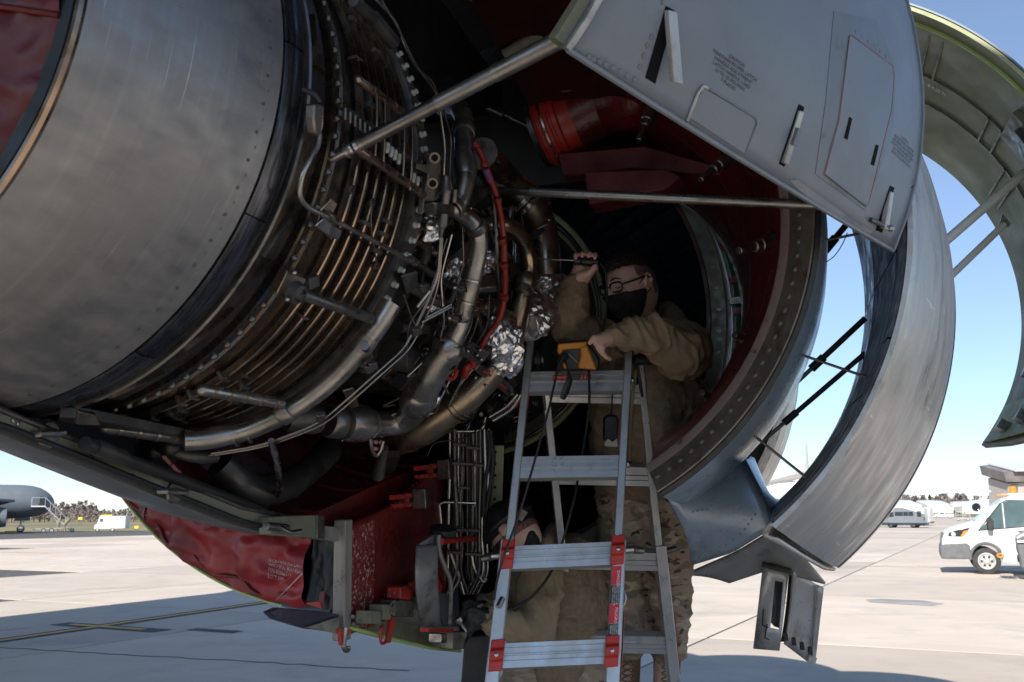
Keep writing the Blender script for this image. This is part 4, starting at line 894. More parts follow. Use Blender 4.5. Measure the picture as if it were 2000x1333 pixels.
# long thin lines sweeping aft along the underside
for k, (dx, dy, w_) in enumerate(((0, 0, 5), (9, 3, 5), (-4, 4, 3.5))):
    pipe('fuel_line', [(861 + dx * .3, 465, .67), (856 + dx * .3, 540, .68), (840 + dx, 580 + dy, .68), (812 + dx, 640 + dy, .68), (790 + dx, 680 + dy, .69), (740 + dx, 725 + dy, .70), (690 + dx, 770 + dy, .70), (625 + dx, 826 + dy, .70), (560 + dx, 852 + dy, .70), (500 + dx, 872 + dy, .69), (412 + dx, 886 + dy, .68)], w_, STEEL, .04, 8)
for x, y in ((832, 564), (722, 724), (730, 718), (628, 820), (815, 650)): plate('line_clamp', [(x - 8, y - 5, .705), (x + 8, y - 9, .705), (x + 10, y + 4, .705), (x - 6, y + 9, .705)], .012, GUN)
pipe('fuel_line', [(788, 575, .66), (800, 610, .66), (812, 640, .66)], 4, STEEL, .02, 8)
for a, b in (((832, 620), (880, 595)), ((822, 630), (880, 600)), ((815, 600), (840, 568))): pipe('short_line', [(a[0], a[1], .68), (b[0], b[1], .69)], 7, STEELB, .01, 10)
for pts, w_, m in ((((800, 560, .6), (840, 585, .62), (880, 600, .64)), 20, GUN), (((815, 515, .6), (850, 540, .62), (885, 560, .63)), 14, DARKM), (((780, 640, .58), (830, 640, .60), (870, 655, .62)), 22, DARKM), (((760, 690, .58), (800, 700, .60)), 60, DARKM), (((830, 450, .56), (830, 500, .58), (815, 525, .58)), 26, DARKM), (((895, 460, .54), (890, 520, .58), (870, 570, .6)), 30, DARKM), (((930, 600, .58), (945, 640, .6), (955, 680, .62)), 26, GOLD), (((905, 560, .55), (950, 560, .6), (978, 552, .62)), 30, GUN), (((940, 400, .5), (1000, 480, .5), (1000, 600, .52)), 40, DARKM)):
    pipe('cross_pipe', pts, w_, m, .03, 14)
for pts, m in ((((912, 530, .62), (975, 540, .63), (970, 560, .63), (912, 565, .62)), GUN), (((785, 540, .63), (815, 530, .64), (818, 560, .64), (795, 575, .63)), GUN), (((745, 740, .60), (785, 705, .62), (815, 735, .62), (790, 770, .60)), BRONZE), (((690, 715, .66), (716, 690, .66), (722, 706, .66), (712, 720, .66)), BRONZE), (((670, 765, .66), (692, 758, .66), (702, 795, .66), (685, 798, .66)), BRONZE), (((480, 840, .64), (545, 808, .66), (560, 815, .66), (552, 835, .65), (500, 855, .64)), GUN), (((895, 410, .62), (920, 350, .6), (955, 380, .6), (925, 405, .62)), DARKM), (((960, 555, .58), (985, 530, .6), (990, 575, .6)), DARKM), (((880, 505, .6), (915, 470, .62), (920, 520, .62), (890, 545, .6)), DARKM)):
    plate('gusset', pts, .006, m)
mk('plate_hole', MB().lathe(on(783, 742, .632), ray(783, 742) * -1, [(0, .016), (.006, .016)], 20), FAND, eng)
# under-slung dark duct, drain tube, thermocouple
pipe('under_duct', [(430, 905, .62), (490, 965, .64), (560, 950, .66), (615, 910, .66), (640, 880, .60)], [60, 66, 62, 50, 56], DARKM, .08, 20)
pipe('drain_tube', [(530, 862, .70), (540, 900, .72), (548, 945, .74), (540, 975, .74), (515, 985, .74)], 12, STEELB, .03, 12)
pipe('drain_tube', [(722, 845, .66), (726, 880, .70), (735, 892, .71), (744, 880, .70), (748, 862, .68)], 8, STEEL, .02, 10)
for k in range(6): mk('pink_fitting', MB().cap(on(732 + (k % 2) * 11, 850 + (k // 2) * 13, .66), on(735 + (k % 2) * 11, 851 + (k // 2) * 13, .66), .006, .006, 8), mat('pink_cap', (.45, .22, .22), rough=.5) if k == 0 else bpy.data.materials['pink_cap'], eng)
pipe('probe', [(752, 875, .66), (738, 930, .72)], [14, 22, 26], STEEL, .01, 16)
plate('probe_block', [(744, 893, .68), (782, 892, .68), (772, 920, .69), (750, 935, .70)], .02, DARKM)
pipe('gearbox_line', [(330, 880, .66), (380, 893, .68), (420, 893, .68)], 26, DARKM, .03, 12)
for x, y, w_ in ((350, 888, 20), (372, 882, 24), (395, 890, 16), (318, 870, 40), (285, 880, 44)):
    mk('gearbox_fitting', MB().cap(on(x, y, .64), on(x + 16, y + 4, .66), mpx(on(x, y, .64), w_), mpx(on(x, y, .64), w_ * .8), 12), GUN if w_ < 30 else DARKM, eng)
# bracket plates on the underside
plate('hanger', [(155, 806, .63), (188, 812, .63), (198, 832, .64), (150, 830, .64)], .01, BRONZE)
plate('keel_strip', [(115, 815, .62), (170, 818, .63), (360, 855, .65), (360, 868, .65), (170, 832, .63), (115, 826, .62)], .02, DARKM)
# hanging bundle of tubes down to the lower fittings
VD = 3.45
def vt(pts, r, m, name='bundle_tube', dp=VD, rr=.03): return mk(name, MB().tube(fillet([at(x, y, dp + (q[0] if q else 0)) for x, y, *q in pts], rr), r, 10), m, eng, 60)
rs = random.Random(3)
for k, x in enumerate((879, 888, 896, 904, 911, 917, 924, 931, 938, 946, 955)):
    xb = x + rs.uniform(-5, 5)
    vt([(x, 838), (x + rs.uniform(-3, 3), 930), (xb, 1000), (xb, 1060), (xb + rs.uniform(-4, 4), 1120), (xb + rs.choice((-18, 16, 8)), 1160)], rs.choice((.0055, .007, .009, .011)), rs.choice((STEELB, STEEL, GUN, GUN)), dp=VD + rs.uniform(-.05, .08))
vt([(862, 1030), (858, 985), (866, 981), (930, 983)], .006, STEELB); vt([(868, 843), (932, 842), (944, 836), (948, 815)], .007, STEELB)
vt([(898, 1000), (905, 880)], .006, GUN, 'braided_line'); vt([(928, 990), (927, 870)], .006, STEEL, 'braided_line')
vt([(920, 1075), (925, 1110), (945, 1140), (952, 1130)], .008, STEELB); vt([(878, 1075), (890, 1110), (900, 1130), (880, 1160)], .009, STEEL); vt([(952, 840), (958, 880), (945, 960), (944, 1010)], .010, BLACK); vt([(958, 840), (964, 900), (950, 1000)], .010, BLACK)
for y, x0, x1 in ((868, 884, 912), (874, 912, 936), (905, 878, 925), (908, 926, 944), (952, 896, 918), (1035, 890, 936), (1078, 876, 900), (1082, 908, 940)):
    mk('bundle_clamp', MB().bar(at(x0, y, VD - .03), at(x1, y + 2, VD - .03), .012, .012, _fw), DARKM, eng, bevel=.002)
mk('yellow_angle', MB().bar(at(972, 870, 3.6), at(968, 992, 3.6), .05, .03, _fw), YELP, eng)
for k in range(5): mk('angle_hole', MB().lathe(at(968 - k * .4, 883 + k * 23, 3.58), -_fw, [(0, .005), (.004, .005)], 10), FAND, eng)
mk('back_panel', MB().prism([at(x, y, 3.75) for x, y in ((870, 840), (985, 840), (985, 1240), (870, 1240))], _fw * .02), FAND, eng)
for pts in ([(955, 815), (990, 795), (1010, 770)], [(962, 822), (1000, 800), (1016, 772)]): vt(pts, .008, STEELB, 'conduit', 3.3)
vt([(985, 790), (1005, 800), (1015, 780)], .006, REDB, 'red_line', 3.3)
# yellow-green lower rim pipe of the fan hub
mk('hub_pipe', MB().tube([EP(.12, a, .60) for a in range(-100, 61, 4)], .013, 10), YELP, eng)
mk('hub_pipe', MB().tube([EP(.14, a, .575) for a in range(-110, 80, 4)], .009, 10), GUN, eng)
# top: red flexible coupling, duct, gusset
cp = ons(1062, 262, -.55); cdn = (ons(1150, 225, -.55) - cp).normalized()
cpl = mk('flexible_coupling', MB().lathe(cp, cdn, [(-.03, .118), (0, .124), (.004, .130), (.018, .130), (.022, .124), (.03, .124), (.034, .130), (.046, .130), (.05, .124), (.058, .124), (.062, .130), (.078, .130), (.084, .118), (.13, .112)], 36), REDB, eng, 30)
mk('coupling_band', MB().lathe(cp - cdn * .0, cdn, [(-.032, .120), (-.012, .128), (-.008, .120)], 36), GUN, cpl); mk('coupling_band', MB().lathe(cp, cdn, [(.0225, .126), (.0295, .126)], 36), STEELB, cpl)
mk('red_duct', MB().tube(spline([cp + cdn * .10, cp + cdn * .25 + Vector((0, 0, .01)), ons(1240, 190, -.6), ons(1330, 120, -.6)]), [.112] * 19, 28), RED, eng, 60)
REDD = mat('matt_red_primer', (.13, .012, .011), (.09, .009, .009), rough=.65, scale=6, bump=.2, bscale=60)
rb_ = mk('red_gusset', MB().prism([ons(x, y, -.75) for x, y in ((1140, 335), (1300, 330), (1330, 345), (1300, 370), (1150, 400))], D * .12), REDD, eng, bevel=.006)
mk('red_beam', MB().prism([ons(x, y, -.62) for x, y in ((1090, 300), (1260, 285), (1420, 330), (1440, 345), (1240, 330), (1100, 345))], D * .06), REDD, eng, bevel=.006)
gp = mk('cutout_bracket', MB().add(*(lambda o_, i_: (o_ + i_, [(k, (k + 1) % 6, 6 + (k + 1) % 6, 6 + k) for k in range(6)]))([ons(x, y, -.7) for x, y in ((1078, 118), (1130, 112), (1162, 130), (1150, 175), (1098, 182), (1085, 150))], [ons(x, y, -.7) for x, y in ((1103, 136), (1124, 130), (1143, 138), (1136, 164), (1113, 170), (1100, 152))])), OLIVE, eng)
gp.modifiers.new('thickness', 'SOLIDIFY').thickness = .012
mk('bracket_web', MB().bar(ons(1116, 130, -.7), ons(1132, 168, -.7), .03, .012, D), OLIVE, gp)
mk('telescoping_strut', MB().tube([ons(935, 200, -.3), ons(985, 225, -.3)], .02, 12), GUN, eng); mk('telescoping_strut', MB().tube([ons(985, 225, -.3), ons(1042, 252, -.3)], .009, 10), STEEL, eng)
mk('overhead_pipe', MB().tube([ons(985, 110, -1.0), ons(1120, 30, -1.0)], .022, 14), OLIVE, eng)
# ------------------------------------------------------------------ crumpled foil wraps
def foil_mat():
    m, t, b = nodes('aluminium_foil'); L = t.links.new
    b.inputs['Base Color'].default_value = (.88, .88, .89, 1); b.inputs['Metallic'].default_value = 1; b.inputs['Roughness'].default_value = .3
    tc = N(t, 'ShaderNodeTexCoord'); v = N(t, 'ShaderNodeTexVoronoi'); v.inputs['Scale'].default_value = 38; v.feature = 'F1'
    n = N(t, 'ShaderNodeTexNoise'); n.inputs['Scale'].default_value = 40; n.inputs['Detail'].default_value = 3
    L(tc.outputs['Object'], v.inputs[0]); L(tc.outputs['Object'], n.inputs[0])
    ad = N(t, 'ShaderNodeMath', operation='ADD'); L(v.outputs[0], ad.inputs[0]); L(n.outputs[0], ad.inputs[1])
    bp = N(t, 'ShaderNodeBump'); bp.inputs['Strength'].default_value = .12; bp.inputs['Distance'].default_value = .006
    L(ad.outputs[0], bp.inputs['Height']); L(bp.outputs[0], b.inputs['Normal']); return m
FOIL = foil_mat()
def foil(label, pts, wpx, seed=0):
    q = spline(pth(pts), 14); w_ = [mpx(q[0], w) for w in wpx]
    mb = MB(); n = 34; m = len(q)
    qq = q
    rs_ = []
    for i in range(m):
        t = i / (m - 1) * (len(w_) - 1); k = min(int(t), len(w_) - 2); rs_.append(w_[k] + (w_[k + 1] - w_[k]) * (t - k))
    mb.tube(qq, rs_, n)
    c = sum(mb.v, Vector()) / len(mb.v)
    for i, p in enumerate(mb.v):
        cen = qq[min(i // n, m - 1)]; d = (p - cen)
        s = Vector((seed, 0, 0))
        k = (abs(mnoise.noise(p * 22 + s)) * 1.0 + mnoise.noise(p * 70 + s) * .75)
        mb.v[i] = p + d.normalized() * k * .016 + (Vector((mnoise.noise(p * 90 + s), mnoise.noise(p * 97 + s), mnoise.noise(p * 93 - s)))) * .004 if d.length > 1e-6 else p
    o = mk('foil_wrap', mb, FOIL, None, smooth=0)
    return tag(o, label, 'foil', 'crumpled foil wraps round the open ducts')
foil('small crumpled foil wrap beside the grey valve boot near the turbine flange', [(842, 425, .62), (844, 448, .63), (838, 466, .62)], (18, 28, 18), 1)
foil('crumpled foil cap on a dark pipe end just left of the red hose strip', [(928, 525, .62), (945, 515, .63), (952, 495, .62)], (22, 36, 30, 12), 2)
foil('wide crumpled foil sleeve on the thick duct beside the raised elbow', [(1068, 535, .60), (1068, 575, .60), (1062, 606, .59)], (66, 80, 78, 66), 3)
foil('crumpled foil sleeve low on the curved duct left of the mechanic', [(1058, 604, .62), (1044, 622, .64), (1026, 640, .65)], (60, 70, 64, 46), 4)
foil('largest crumpled foil bundle above the top of the stepladder', [(952, 640, .64), (975, 650, .67), (985, 672, .68), (988, 700, .67), (996, 715, .66)], (36, 56, 70, 66, 40), 5)
foil('crumpled foil strip tucked between the two lowest big ducts', [(842, 768, .64), (838, 785, .65), (820, 802, .65), (808, 806, .645)], (20, 28, 26, 14), 6)
foil('flattened foil scrap behind the steel duct with the two bolted brackets', [(835, 605, .60), (850, 590, .61), (862, 600, .61)], (20, 30, 24, 14), 7)
foil('short foil twist behind the thin crossed fuel lines', [(872, 545, .60), (888, 515, .61), (890, 560, .61)], (10, 18, 12), 8)
# ------------------------------------------------------------------ small lines, clips and fittings packed behind the big ducts
rc = random.Random(11)
clut = [STEEL, GUN, GUN, DARKM, BRONZE, STEEL]
for k in range(54):                               # thin tubes that follow the case, axially or round it
    x, y = rc.uniform(790, 1040), rc.uniform(390, 860)
    if y > 800 and x < 860: continue
    s0, a0, r0 = rad(on(x, y, .5)); r0 = rc.uniform(.49, .585)
    q = [EP(s0, a0, r0)]; s1, a1 = s0, a0
    for j in range(rc.choice((2, 3, 4))):
        if rc.random() < .5: s1 += rc.uniform(-.16, .16)
        else: a1 += rc.uniform(-16, 16)
        q.append(EP(min(max(s1, -1.82), -.35), a1, r0 + rc.uniform(-.02, .03)))
    mk('small_line', MB().tube(fillet(q, .025), rc.choice((.003, .004, .0055, .008, .011)), 8), rc.choice(clut), eng, 60)
hexn = [shape('fitting_nut', MB().lathe((0, 0, 0), (0, 0, 1), [(-.014, .006), (-.010, .006), (-.010, .0115), (.006, .0115), (.008, .008), (.016, .0075), (.018, .005)], 6), m, 20) for m in (STEEL, GUN, BRONZE)]
for k in range(90):
    x, y = rc.uniform(785, 1045), rc.uniform(380, 860)
    s0, a0, r0 = rad(on(x, y, .55)); r0 = rc.uniform(.50, .62)
    ax = Vector((rc.uniform(-1, 1), rc.uniform(-1, 1), rc.uniform(-1, 1)))
    inst('fitting_nut', rc.choice(hexn), EP(s0, a0, r0), ax, eng, rc.uniform(.6, 1.3))
for k in range(34):                               # folded brackets
    x, y = rc.uniform(790, 1030), rc.uniform(390, 850)
    s0, a0, r0 = rad(on(x, y, .55)); r0 = rc.uniform(.49, .58); c = EP(s0, a0, r0)
    nr = (c - EP(s0, 0, 0)).normalized(); tg = D.cross(nr); rot = rc.uniform(0, 3.1)
    ux, uy = D * math.cos(rot) + tg * math.sin(rot), tg * math.cos(rot) - D * math.sin(rot)
    w_, h_ = rc.uniform(.02, .045), rc.uniform(.015, .03)
    mk('clip_bracket', MB().box(c, (w_, h_, .004), (ux, uy, nr)).box(c + ux * (w_ / 2) + nr * .012, (.004, h_, .026), (ux, uy, nr)), rc.choice((GUN, STEEL, BRONZE, DARKM)), eng, bevel=.001)
for k in range(10):                               # harness bundles
    x, y = rc.uniform(800, 1000), rc.uniform(400, 820)
    s0, a0, r0 = rad(on(x, y, .5)); q = [EP(s0, a0, .54)]
    for j in range(4): s0 += rc.uniform(-.1, .12); a0 += rc.uniform(-14, 14); q.append(EP(min(max(s0, -1.8), -.4), a0, rc.uniform(.52, .57)))
    mk('wire_harness', MB().tube(spline(q), .006, 8), BLACK, eng, 60)
for k in range(16):                               # thin lines in front, following the case
    x, y = rc.uniform(800, 1000), rc.uniform(430, 800)
    s0, a0, r0 = rad(on(x, y, .62)); r0 = rc.uniform(.60, .675); q = [EP(s0, a0, r0)]
    for j in range(4): s0 += rc.uniform(-.03, .12); a0 -= rc.uniform(2, 12); q.append(EP(min(s0, -.7), a0, r0 + rc.uniform(-.03, .02)))
    mk('thin_line', MB().tube(fillet(q, .03), rc.choice((.0022, .003, .004)), 8), rc.choice((STEEL, STEELB, GUN, BRONZE)), eng, 60)
# fasteners and safety wire on the turbine case, to break up the even rings
for k in range(26):
    s = rc.choice(tubes_s); a = rc.uniform(-85, 40)
    rev('tube_clip', [(s - .016, .588), (s - .013, .607), (s + .013, .609), (s + .016, .590)], a, a + rc.uniform(.5, 1.1), 2, rc.choice((BRONZE, STEEL, GUN)), eng)
# ------------------------------------------------------------------ people
def skin_mat(name, c1, c2):
    m = mat(name, c1, c2, rough=.48, scale=14, rvar=.1, bump=.06, bscale=140)
    b = m.node_tree.nodes['Principled BSDF']; b.inputs['Subsurface Weight'].default_value = .12; b.inputs['Subsurface Radius'].default_value = (.012, .005, .003); b.inputs['Subsurface Scale'].default_value = .5
    return m
SKIN = skin_mat('skin', (.66, .42, .33), (.58, .35, .27))
HAIRM = mat('dark_hair', (.018, .012, .009), (.03, .02, .015), rough=.5, scale=60, bump=.4, bscale=220)
FADE = mat('clipped_hair', (.20, .125, .095), (.12, .075, .055), rough=.6, scale=90, detail=8, bump=.2, bscale=300)
MASKM = mat('black_cloth_mask', (.010, .010, .012), (.016, .016, .018), rough=.8, scale=40, bump=.1, bscale=400)
JACK = mat('coyote_jacket', (.33, .245, .155), (.27, .20, .125), rough=.85, scale=7, bump=.12, bscale=160, dirt=(.13, .095, .062), dscale=8)
FLEECE = mat('coyote_fleece', (.19, .135, .085), (.26, .19, .125), rough=.95, scale=40, bump=.5, bscale=170)
BOOT = mat('tan_boot_suede', (.15, .09, .05), (.11, .065, .036), rough=.8, scale=20, bump=.15, bscale=120)
LACE = mat('boot_lace', (.20, .14, .09), rough=.8)
SOLE = mat('boot_sole', (.05, .035, .025), rough=.8)
GLOVE = mat('black_glove', (.012, .012, .013), (.022, .022, .024), rough=.55, scale=30, bump=.2, bscale=90)
def camo():
    m, t, b = nodes('camouflage_cloth'); L = t.links.new
    tc = N(t, 'ShaderNodeTexCoord'); base = None
    cols = [((.30, .225, .165), None, 0), ((.17, .15, .095), 9, .56), ((.40, .32, .24), 13, .60), ((.085, .055, .035), 17, .62), ((.05, .035, .028), 24, .68)]
    out = None
    for i, (c, s, th) in enumerate(cols):
        if out is None:
            rgb = N(t, 'ShaderNodeRGB'); rgb.outputs[0].default_value = c4(c); out = rgb.outputs[0]; continue
        mp = N(t, 'ShaderNodeMapping'); mp.inputs['Location'].default_value = (i * 3.1, i * 1.7, i * 2.3); mp.inputs['Scale'].default_value = (.75, .75, 1.35); L(tc.outputs['Object'], mp.inputs[0])
        n = N(t, 'ShaderNodeTexNoise'); n.inputs['Scale'].default_value = s; n.inputs['Detail'].default_value = 3.5; n.inputs['Distortion'].default_value = .6; L(mp.outputs[0], n.inputs[0])
        r = N(t, 'ShaderNodeMapRange'); r.inputs[1].default_value = th - .012; r.inputs[2].default_value = th + .012; L(n.outputs[0], r.inputs[0])
        mx = N(t, 'ShaderNodeMix', data_type='RGBA'); L(r.outputs[0], mx.inputs[0]); L(out, mx.inputs[6]); mx.inputs[7].default_value = c4(c); out = mx.outputs[2]
    L(out, b.inputs['Base Color']); b.inputs['Roughness'].default_value = .88
    n = N(t, 'ShaderNodeTexNoise'); n.inputs['Scale'].default_value = 300; L(tc.outputs['Object'], n.inputs[0])
    bp = N(t, 'ShaderNodeBump'); bp.inputs['Strength'].default_value = .15; bp.inputs['Distance'].default_value = .005; L(n.outputs[0], bp.inputs['Height']); L(bp.outputs[0], b.inputs['Normal'])
    return m
CAMO = camo()
def blob(name, mb, m, par, voxel=.01, smooth=6, wr=None, label=None, keep=None):
    """closed pieces melted into one continuous surface; wr(p, n) adds folds"""
    me = bpy.data.meshes.new('tmp'); me.from_pydata(mb.v, [], mb.f)
    bm = bmesh.new(); bm.from_mesh(me); bmesh.ops.recalc_face_normals(bm, faces=bm.faces); bm.to_mesh(me); bm.free()
    o = bpy.data.objects.new('tmp', me); col.objects.link(o)
    r = o.modifiers.new('r', 'REMESH'); r.mode = 'VOXEL'; r.voxel_size = voxel
    s = o.modifiers.new('s', 'SMOOTH'); s.iterations = smooth; s.factor = .5
    dg = bpy.context.evaluated_depsgraph_get(); dg.update()
    ev = bpy.data.meshes.new_from_object(o.evaluated_get(dg)); bpy.data.objects.remove(o); bpy.data.meshes.remove(me)
    out = MB(); out.v = [v.co.copy() for v in ev.vertices]; out.f = [tuple(p.vertices) for p in ev.polygons]
    if wr:
        nn = [v.normal.copy() for v in ev.vertices]
        out.v = [p + n * wr(p) for p, n in zip(out.v, nn)]
    bpy.data.meshes.remove(ev)
    return mk(name, out, m, par, 180, label=label)
def folds(amp, sc_=9.0, dirv=(1, 1, 1.8), seed=0):
    def f(p):
        q = Vector(((p.x + .35 * p.z) * sc_ * dirv[0], p.y * sc_ * dirv[1], (p.z + .25 * p.x) * sc_ * dirv[2])) + Vector((seed, seed * 2, 0))
        a = mnoise.noise(q); b = mnoise.noise(q * 2.3 + Vector((3, 1, 7)))
        c = mnoise.noise(q * 1.5 + Vector((9, 4, 1)))
        return amp * (.9 * max(0, 1 - abs(a) * 4) ** 1.4 + .6 * max(0, 1 - abs(c) * 5) + .45 * b - .3)
    return f
def head_fn(cen, Fd, Ud, sc_=1.0):
    Fd = Vector(Fd).normalized(); Ud = Vector(Ud); Ud = (Ud - Fd * Ud.dot(Fd)).normalized(); Xd = Fd.cross(Ud)   # Xd: his right
    def g(x, z): return math.exp(-(x * x + z * z))
    def pt(dx, dy, dz, off=0.0):
        n = math.sqrt(dx * dx + dy * dy + dz * dz); dx, dy, dz = dx / n, dy / n, dz / n
        w_, d_, h_ = .0765 + off, .098 + off, .120 + off
        x, y, z = dx * w_, dy * d_, dz * h_
        if dz < 0:
            t = min(1, -dz); x *= 1 - .22 * t * t; y += .016 * t * (1 if dy > -.2 else .0) - (.03 * t if dy < -.1 else 0)
        if dy > 0:
            y *= 1 - .10 * abs(dx) ** 2
            y += .024 * g(x / .013, (z + .020) / .022) * dy + .010 * g(x / .011, (z - .006) / .02) * dy    # nose
            y += .006 * g(x / .05, (z - .034) / .012)                                                    # brow
            y -= .009 * (g((x - .031) / .016, (z - .012) / .012) + g((x + .031) / .016, (z - .012) / .012))
            y += .007 * g(x / .022, (z + .062) / .014) + .006 * g(x / .02, (z + .098) / .014)             # lips, chin
        if dy < 0: y *= 1.04
        return cen + (Xd * x + Fd * y + Ud * z) * sc_
    pt.F, pt.U, pt.X, pt.c = Fd, Ud, Xd, cen
    return pt
def head_blob(mb, pt, n=44, m=34):
    vs = [pt(0, 0, -1)]; fs = []
    for j in range(1, m):
        la = -math.pi / 2 + math.pi * j / m
        for i in range(n):
            lo = 2 * math.pi * i / n; vs.append(pt(math.cos(la) * math.sin(lo), math.cos(la) * math.cos(lo), math.sin(la)))
    vs.append(pt(0, 0, 1))
    fs += [(0, 1 + (i + 1) % n, 1 + i) for i in range(n)]
    for j in range(m - 2): fs += [(1 + j * n + i, 1 + j * n + (i + 1) % n, 1 + (j + 1) * n + (i + 1) % n, 1 + (j + 1) * n + i) for i in range(n)]
    L = len(vs) - 1; fs += [(L, 1 + (m - 2) * n + i, 1 + (m - 2) * n + (i + 1) % n) for i in range(n)]
    mb.add(vs, fs)
    for sx in (-1, 1):                                             # ears
        def E_(x, y, z): return pt.c + pt.X * (sx * x) + pt.F * y + pt.U * z
        rim = [E_(.076 + .008 * math.sin(a * .5), -.018 - .017 * math.cos(a), .004 + .030 * math.sin(a)) for a in [k * .5 for k in range(-3, 8)]]
        for a, b in zip(rim, rim[1:]): mb.cap(a, b, .0045, .0045, 8)
        mb.cap(E_(.072, -.014, .004), E_(.080, -.024, .006), .013, .012, 8); mb.cap(E_(.074, -.012, -.024), E_(.078, -.014, -.03), .0065, .0055, 8)
def cap_patch(pt, test, off, n=150, m=116, jit=0):
    """piece of the head's surface lifted by off where test(dir) holds"""
    mb = MB(); idx = {}
    def vid(i, j):
        k = (i % n, j)
        if k not in idx:
            la = -math.pi / 2 + math.pi * (j + .01) / (m + .02); lo = 2 * math.pi * i / n
            d = (math.cos(la) * math.sin(lo), math.cos(la) * math.cos(lo), math.sin(la))
            of = off(d) if callable(off) else off
            if jit: of += jit * mnoise.noise(Vector(d) * 14) + jit * .7 * mnoise.noise(Vector((d[0] * 40, d[1] * 9, d[2] * 9)))
            idx[k] = len(mb.v); mb.v.append(pt(*d, of))
        return idx[k]
    for j in range(m):
        for i in range(n):
            la = -math.pi / 2 + math.pi * (j + .5) / m; lo = 2 * math.pi * (i + .5) / n
            if test((math.cos(la) * math.sin(lo), math.cos(la) * math.cos(lo), math.sin(la))):
                mb.f.append((vid(i, j), vid(i + 1, j), vid(i + 1, j + 1), vid(i, j + 1)))
    return mb
def chain(mb, pts, n=12):
    for (a, ra), (b, rb) in zip(pts, pts[1:]): mb.cap(a, b, ra, rb, n)
    return mb

# ---------- mechanic standing behind the ladder
m1 = thing('person', 'mechanic in black face mask and glasses leaning on the ladder, holding a probe up', 'person', at(1260, 1395, 3.74))
H1 = head_fn(at(1231, 560, 3.30), (-.80, -.55, -.30), (-.16, -.16, 1))
nk0, nk1 = at(1245, 600, 3.33), at(1272, 668, 3.42)
sR, eR, wR = at(1198, 682, 3.30), at(1109, 636, 3.12), at(1124, 560, 3.065)
sL, eL, wL = at(1338, 672, 3.42), at(1326, 690, 3.14), at(1196, 656, 2.99)
bm_ = MB(); head_blob(bm_, H1)
chain(bm_, [(nk0, .056), (nk1, .062)])
chain(bm_, [(nk1, .07), (at(1270, 760, 3.46), .12), (at(1262, 900, 3.58), .11)])
for sh, el, wr in ((sR, eR, wR), (sL, eL, wL)): chain(bm_, [(sh, .05), (el, .04), (wr, .028)])
for x in (1222, 1300): chain(bm_, [(at(x, 930, 3.62), .085), (at(x + (2 if x > 1250 else -12), 1110, 3.67), .055), (at(x + 2, 1270, 3.73), .042), (at(x - 6, 1330, 3.72), .04)])
# right hand round the probe grip: palm below, fingers up behind the grip and over its top
G = 3.045
bm_.cap(wR, at(1126, 548, G + .010), .028, .028); bm_.cap(at(1128, 546, G + .010), at(1131, 528, G + .014), .029, .024); bm_.cap(at(1136, 546, G + .012), at(1152, 528, G + .016), .026, .020); bm_.cap(at(1140, 530, G + .020), at(1150, 524, G + .022), .02, .02)
for i, (x, dy) in enumerate(((1125, 1), (1138, -2), (1151, -2), (1163, 1))):
    chain(bm_, [(at(x, 524, G + .024), .0105), (at(x + 1, 504 + dy, G + .025), .0098), (at(x, 497 + dy, G + .004), .0092), (at(x - 1, 499 + dy, G - .014), .0084), (at(x - 1, 503 + dy, G - .017), .0075)], 10)
chain(bm_, [(at(1132, 541, G - .008), .019), (at(1150, 534, G - .020), .0125), (at(1162, 521, G - .022), .0100)], 10)
# left hand hanging over the yellow unit
bm_.cap(wL, at(1176, 664, 2.965), .026, .024); bm_.cap(at(1186, 662, 2.975), at(1172, 672, 2.955), .026, .020)
for i in range(4):
    chain(bm_, [(at(1165 + i * 4, 662 + i * 6, 2.952 - .004 * i), .0110), (at(1163 + i * 4, 668 + i * 7, 2.940), .0088), (at(1170 + i * 5, 684 + i * 5, 2.938), .0080), (at(1180 + i * 4, 693 + i * 3, 2.950), .0072)], 10)
chain(bm_, [(at(1176, 660, 2.955), .012), (at(1160, 660, 2.94), .0105), (at(1152, 670, 2.935), .0085)], 10)
body1 = blob('body', bm_, SKIN, m1, .0042, 2)
hair = mk('hair', cap_patch(H1, lambda d: d[2] > (.50 + .02 * math.sin(d[0] * 9 + 1) + .03 * abs(d[0]) if d[1] > .15 else .40 + .1 * abs(d[0])), lambda d: .010 + .008 * max(0, d[1]) * (1 if d[2] > .3 else 0), jit=.004), HAIRM, m1, 60)
mk('clipped_sides', cap_patch(H1, lambda d: (d[1] < .28 and d[2] > .02 + max(0, d[1] + .05) * .9 and d[2] < .52 + .1 * (d[1] < 0)) or (d[1] < -.35 and d[2] > -.35 and d[2] < .5), .0028, jit=.0008), FADE, hair, 60)
mask = mk('face_mask', cap_patch(H1, lambda d: d[2] < -.10 - .10 * max(0, abs(d[0]) - .5) and d[1] > .02 - .25 * (d[2] + .1) * 0 and d[2] > -.97, lambda d: .008 + .012 * math.exp(-((d[0] / .35) ** 2 + ((d[2] + .35) / .4) ** 2))), MASKM, m1, 60)
mask.modifiers.new('thickness', 'SOLIDIFY').thickness = .003
def hp(x, y, z): return H1.c + H1.X * x + H1.F * y + H1.U * z
for sx in (-1, 1):
    mk('mask_strap', MB().tube([hp(sx * .062, .05, -.02), hp(sx * .079, .005, .018), hp(sx * .083, -.02, .032)], .0022, 6), MASKM, mask)
    mk('mask_strap', MB().tube([hp(sx * .060, .045, -.065), hp(sx * .077, .0, -.034), hp(sx * .082, -.016, -.022)], .0022, 6), MASKM, mask)
GLF = mat('black_plastic', (.012, .012, .013), rough=.3)
LENS = glassy('spectacle_lens', (.5, .55, .6), .12, .02)
gls = None
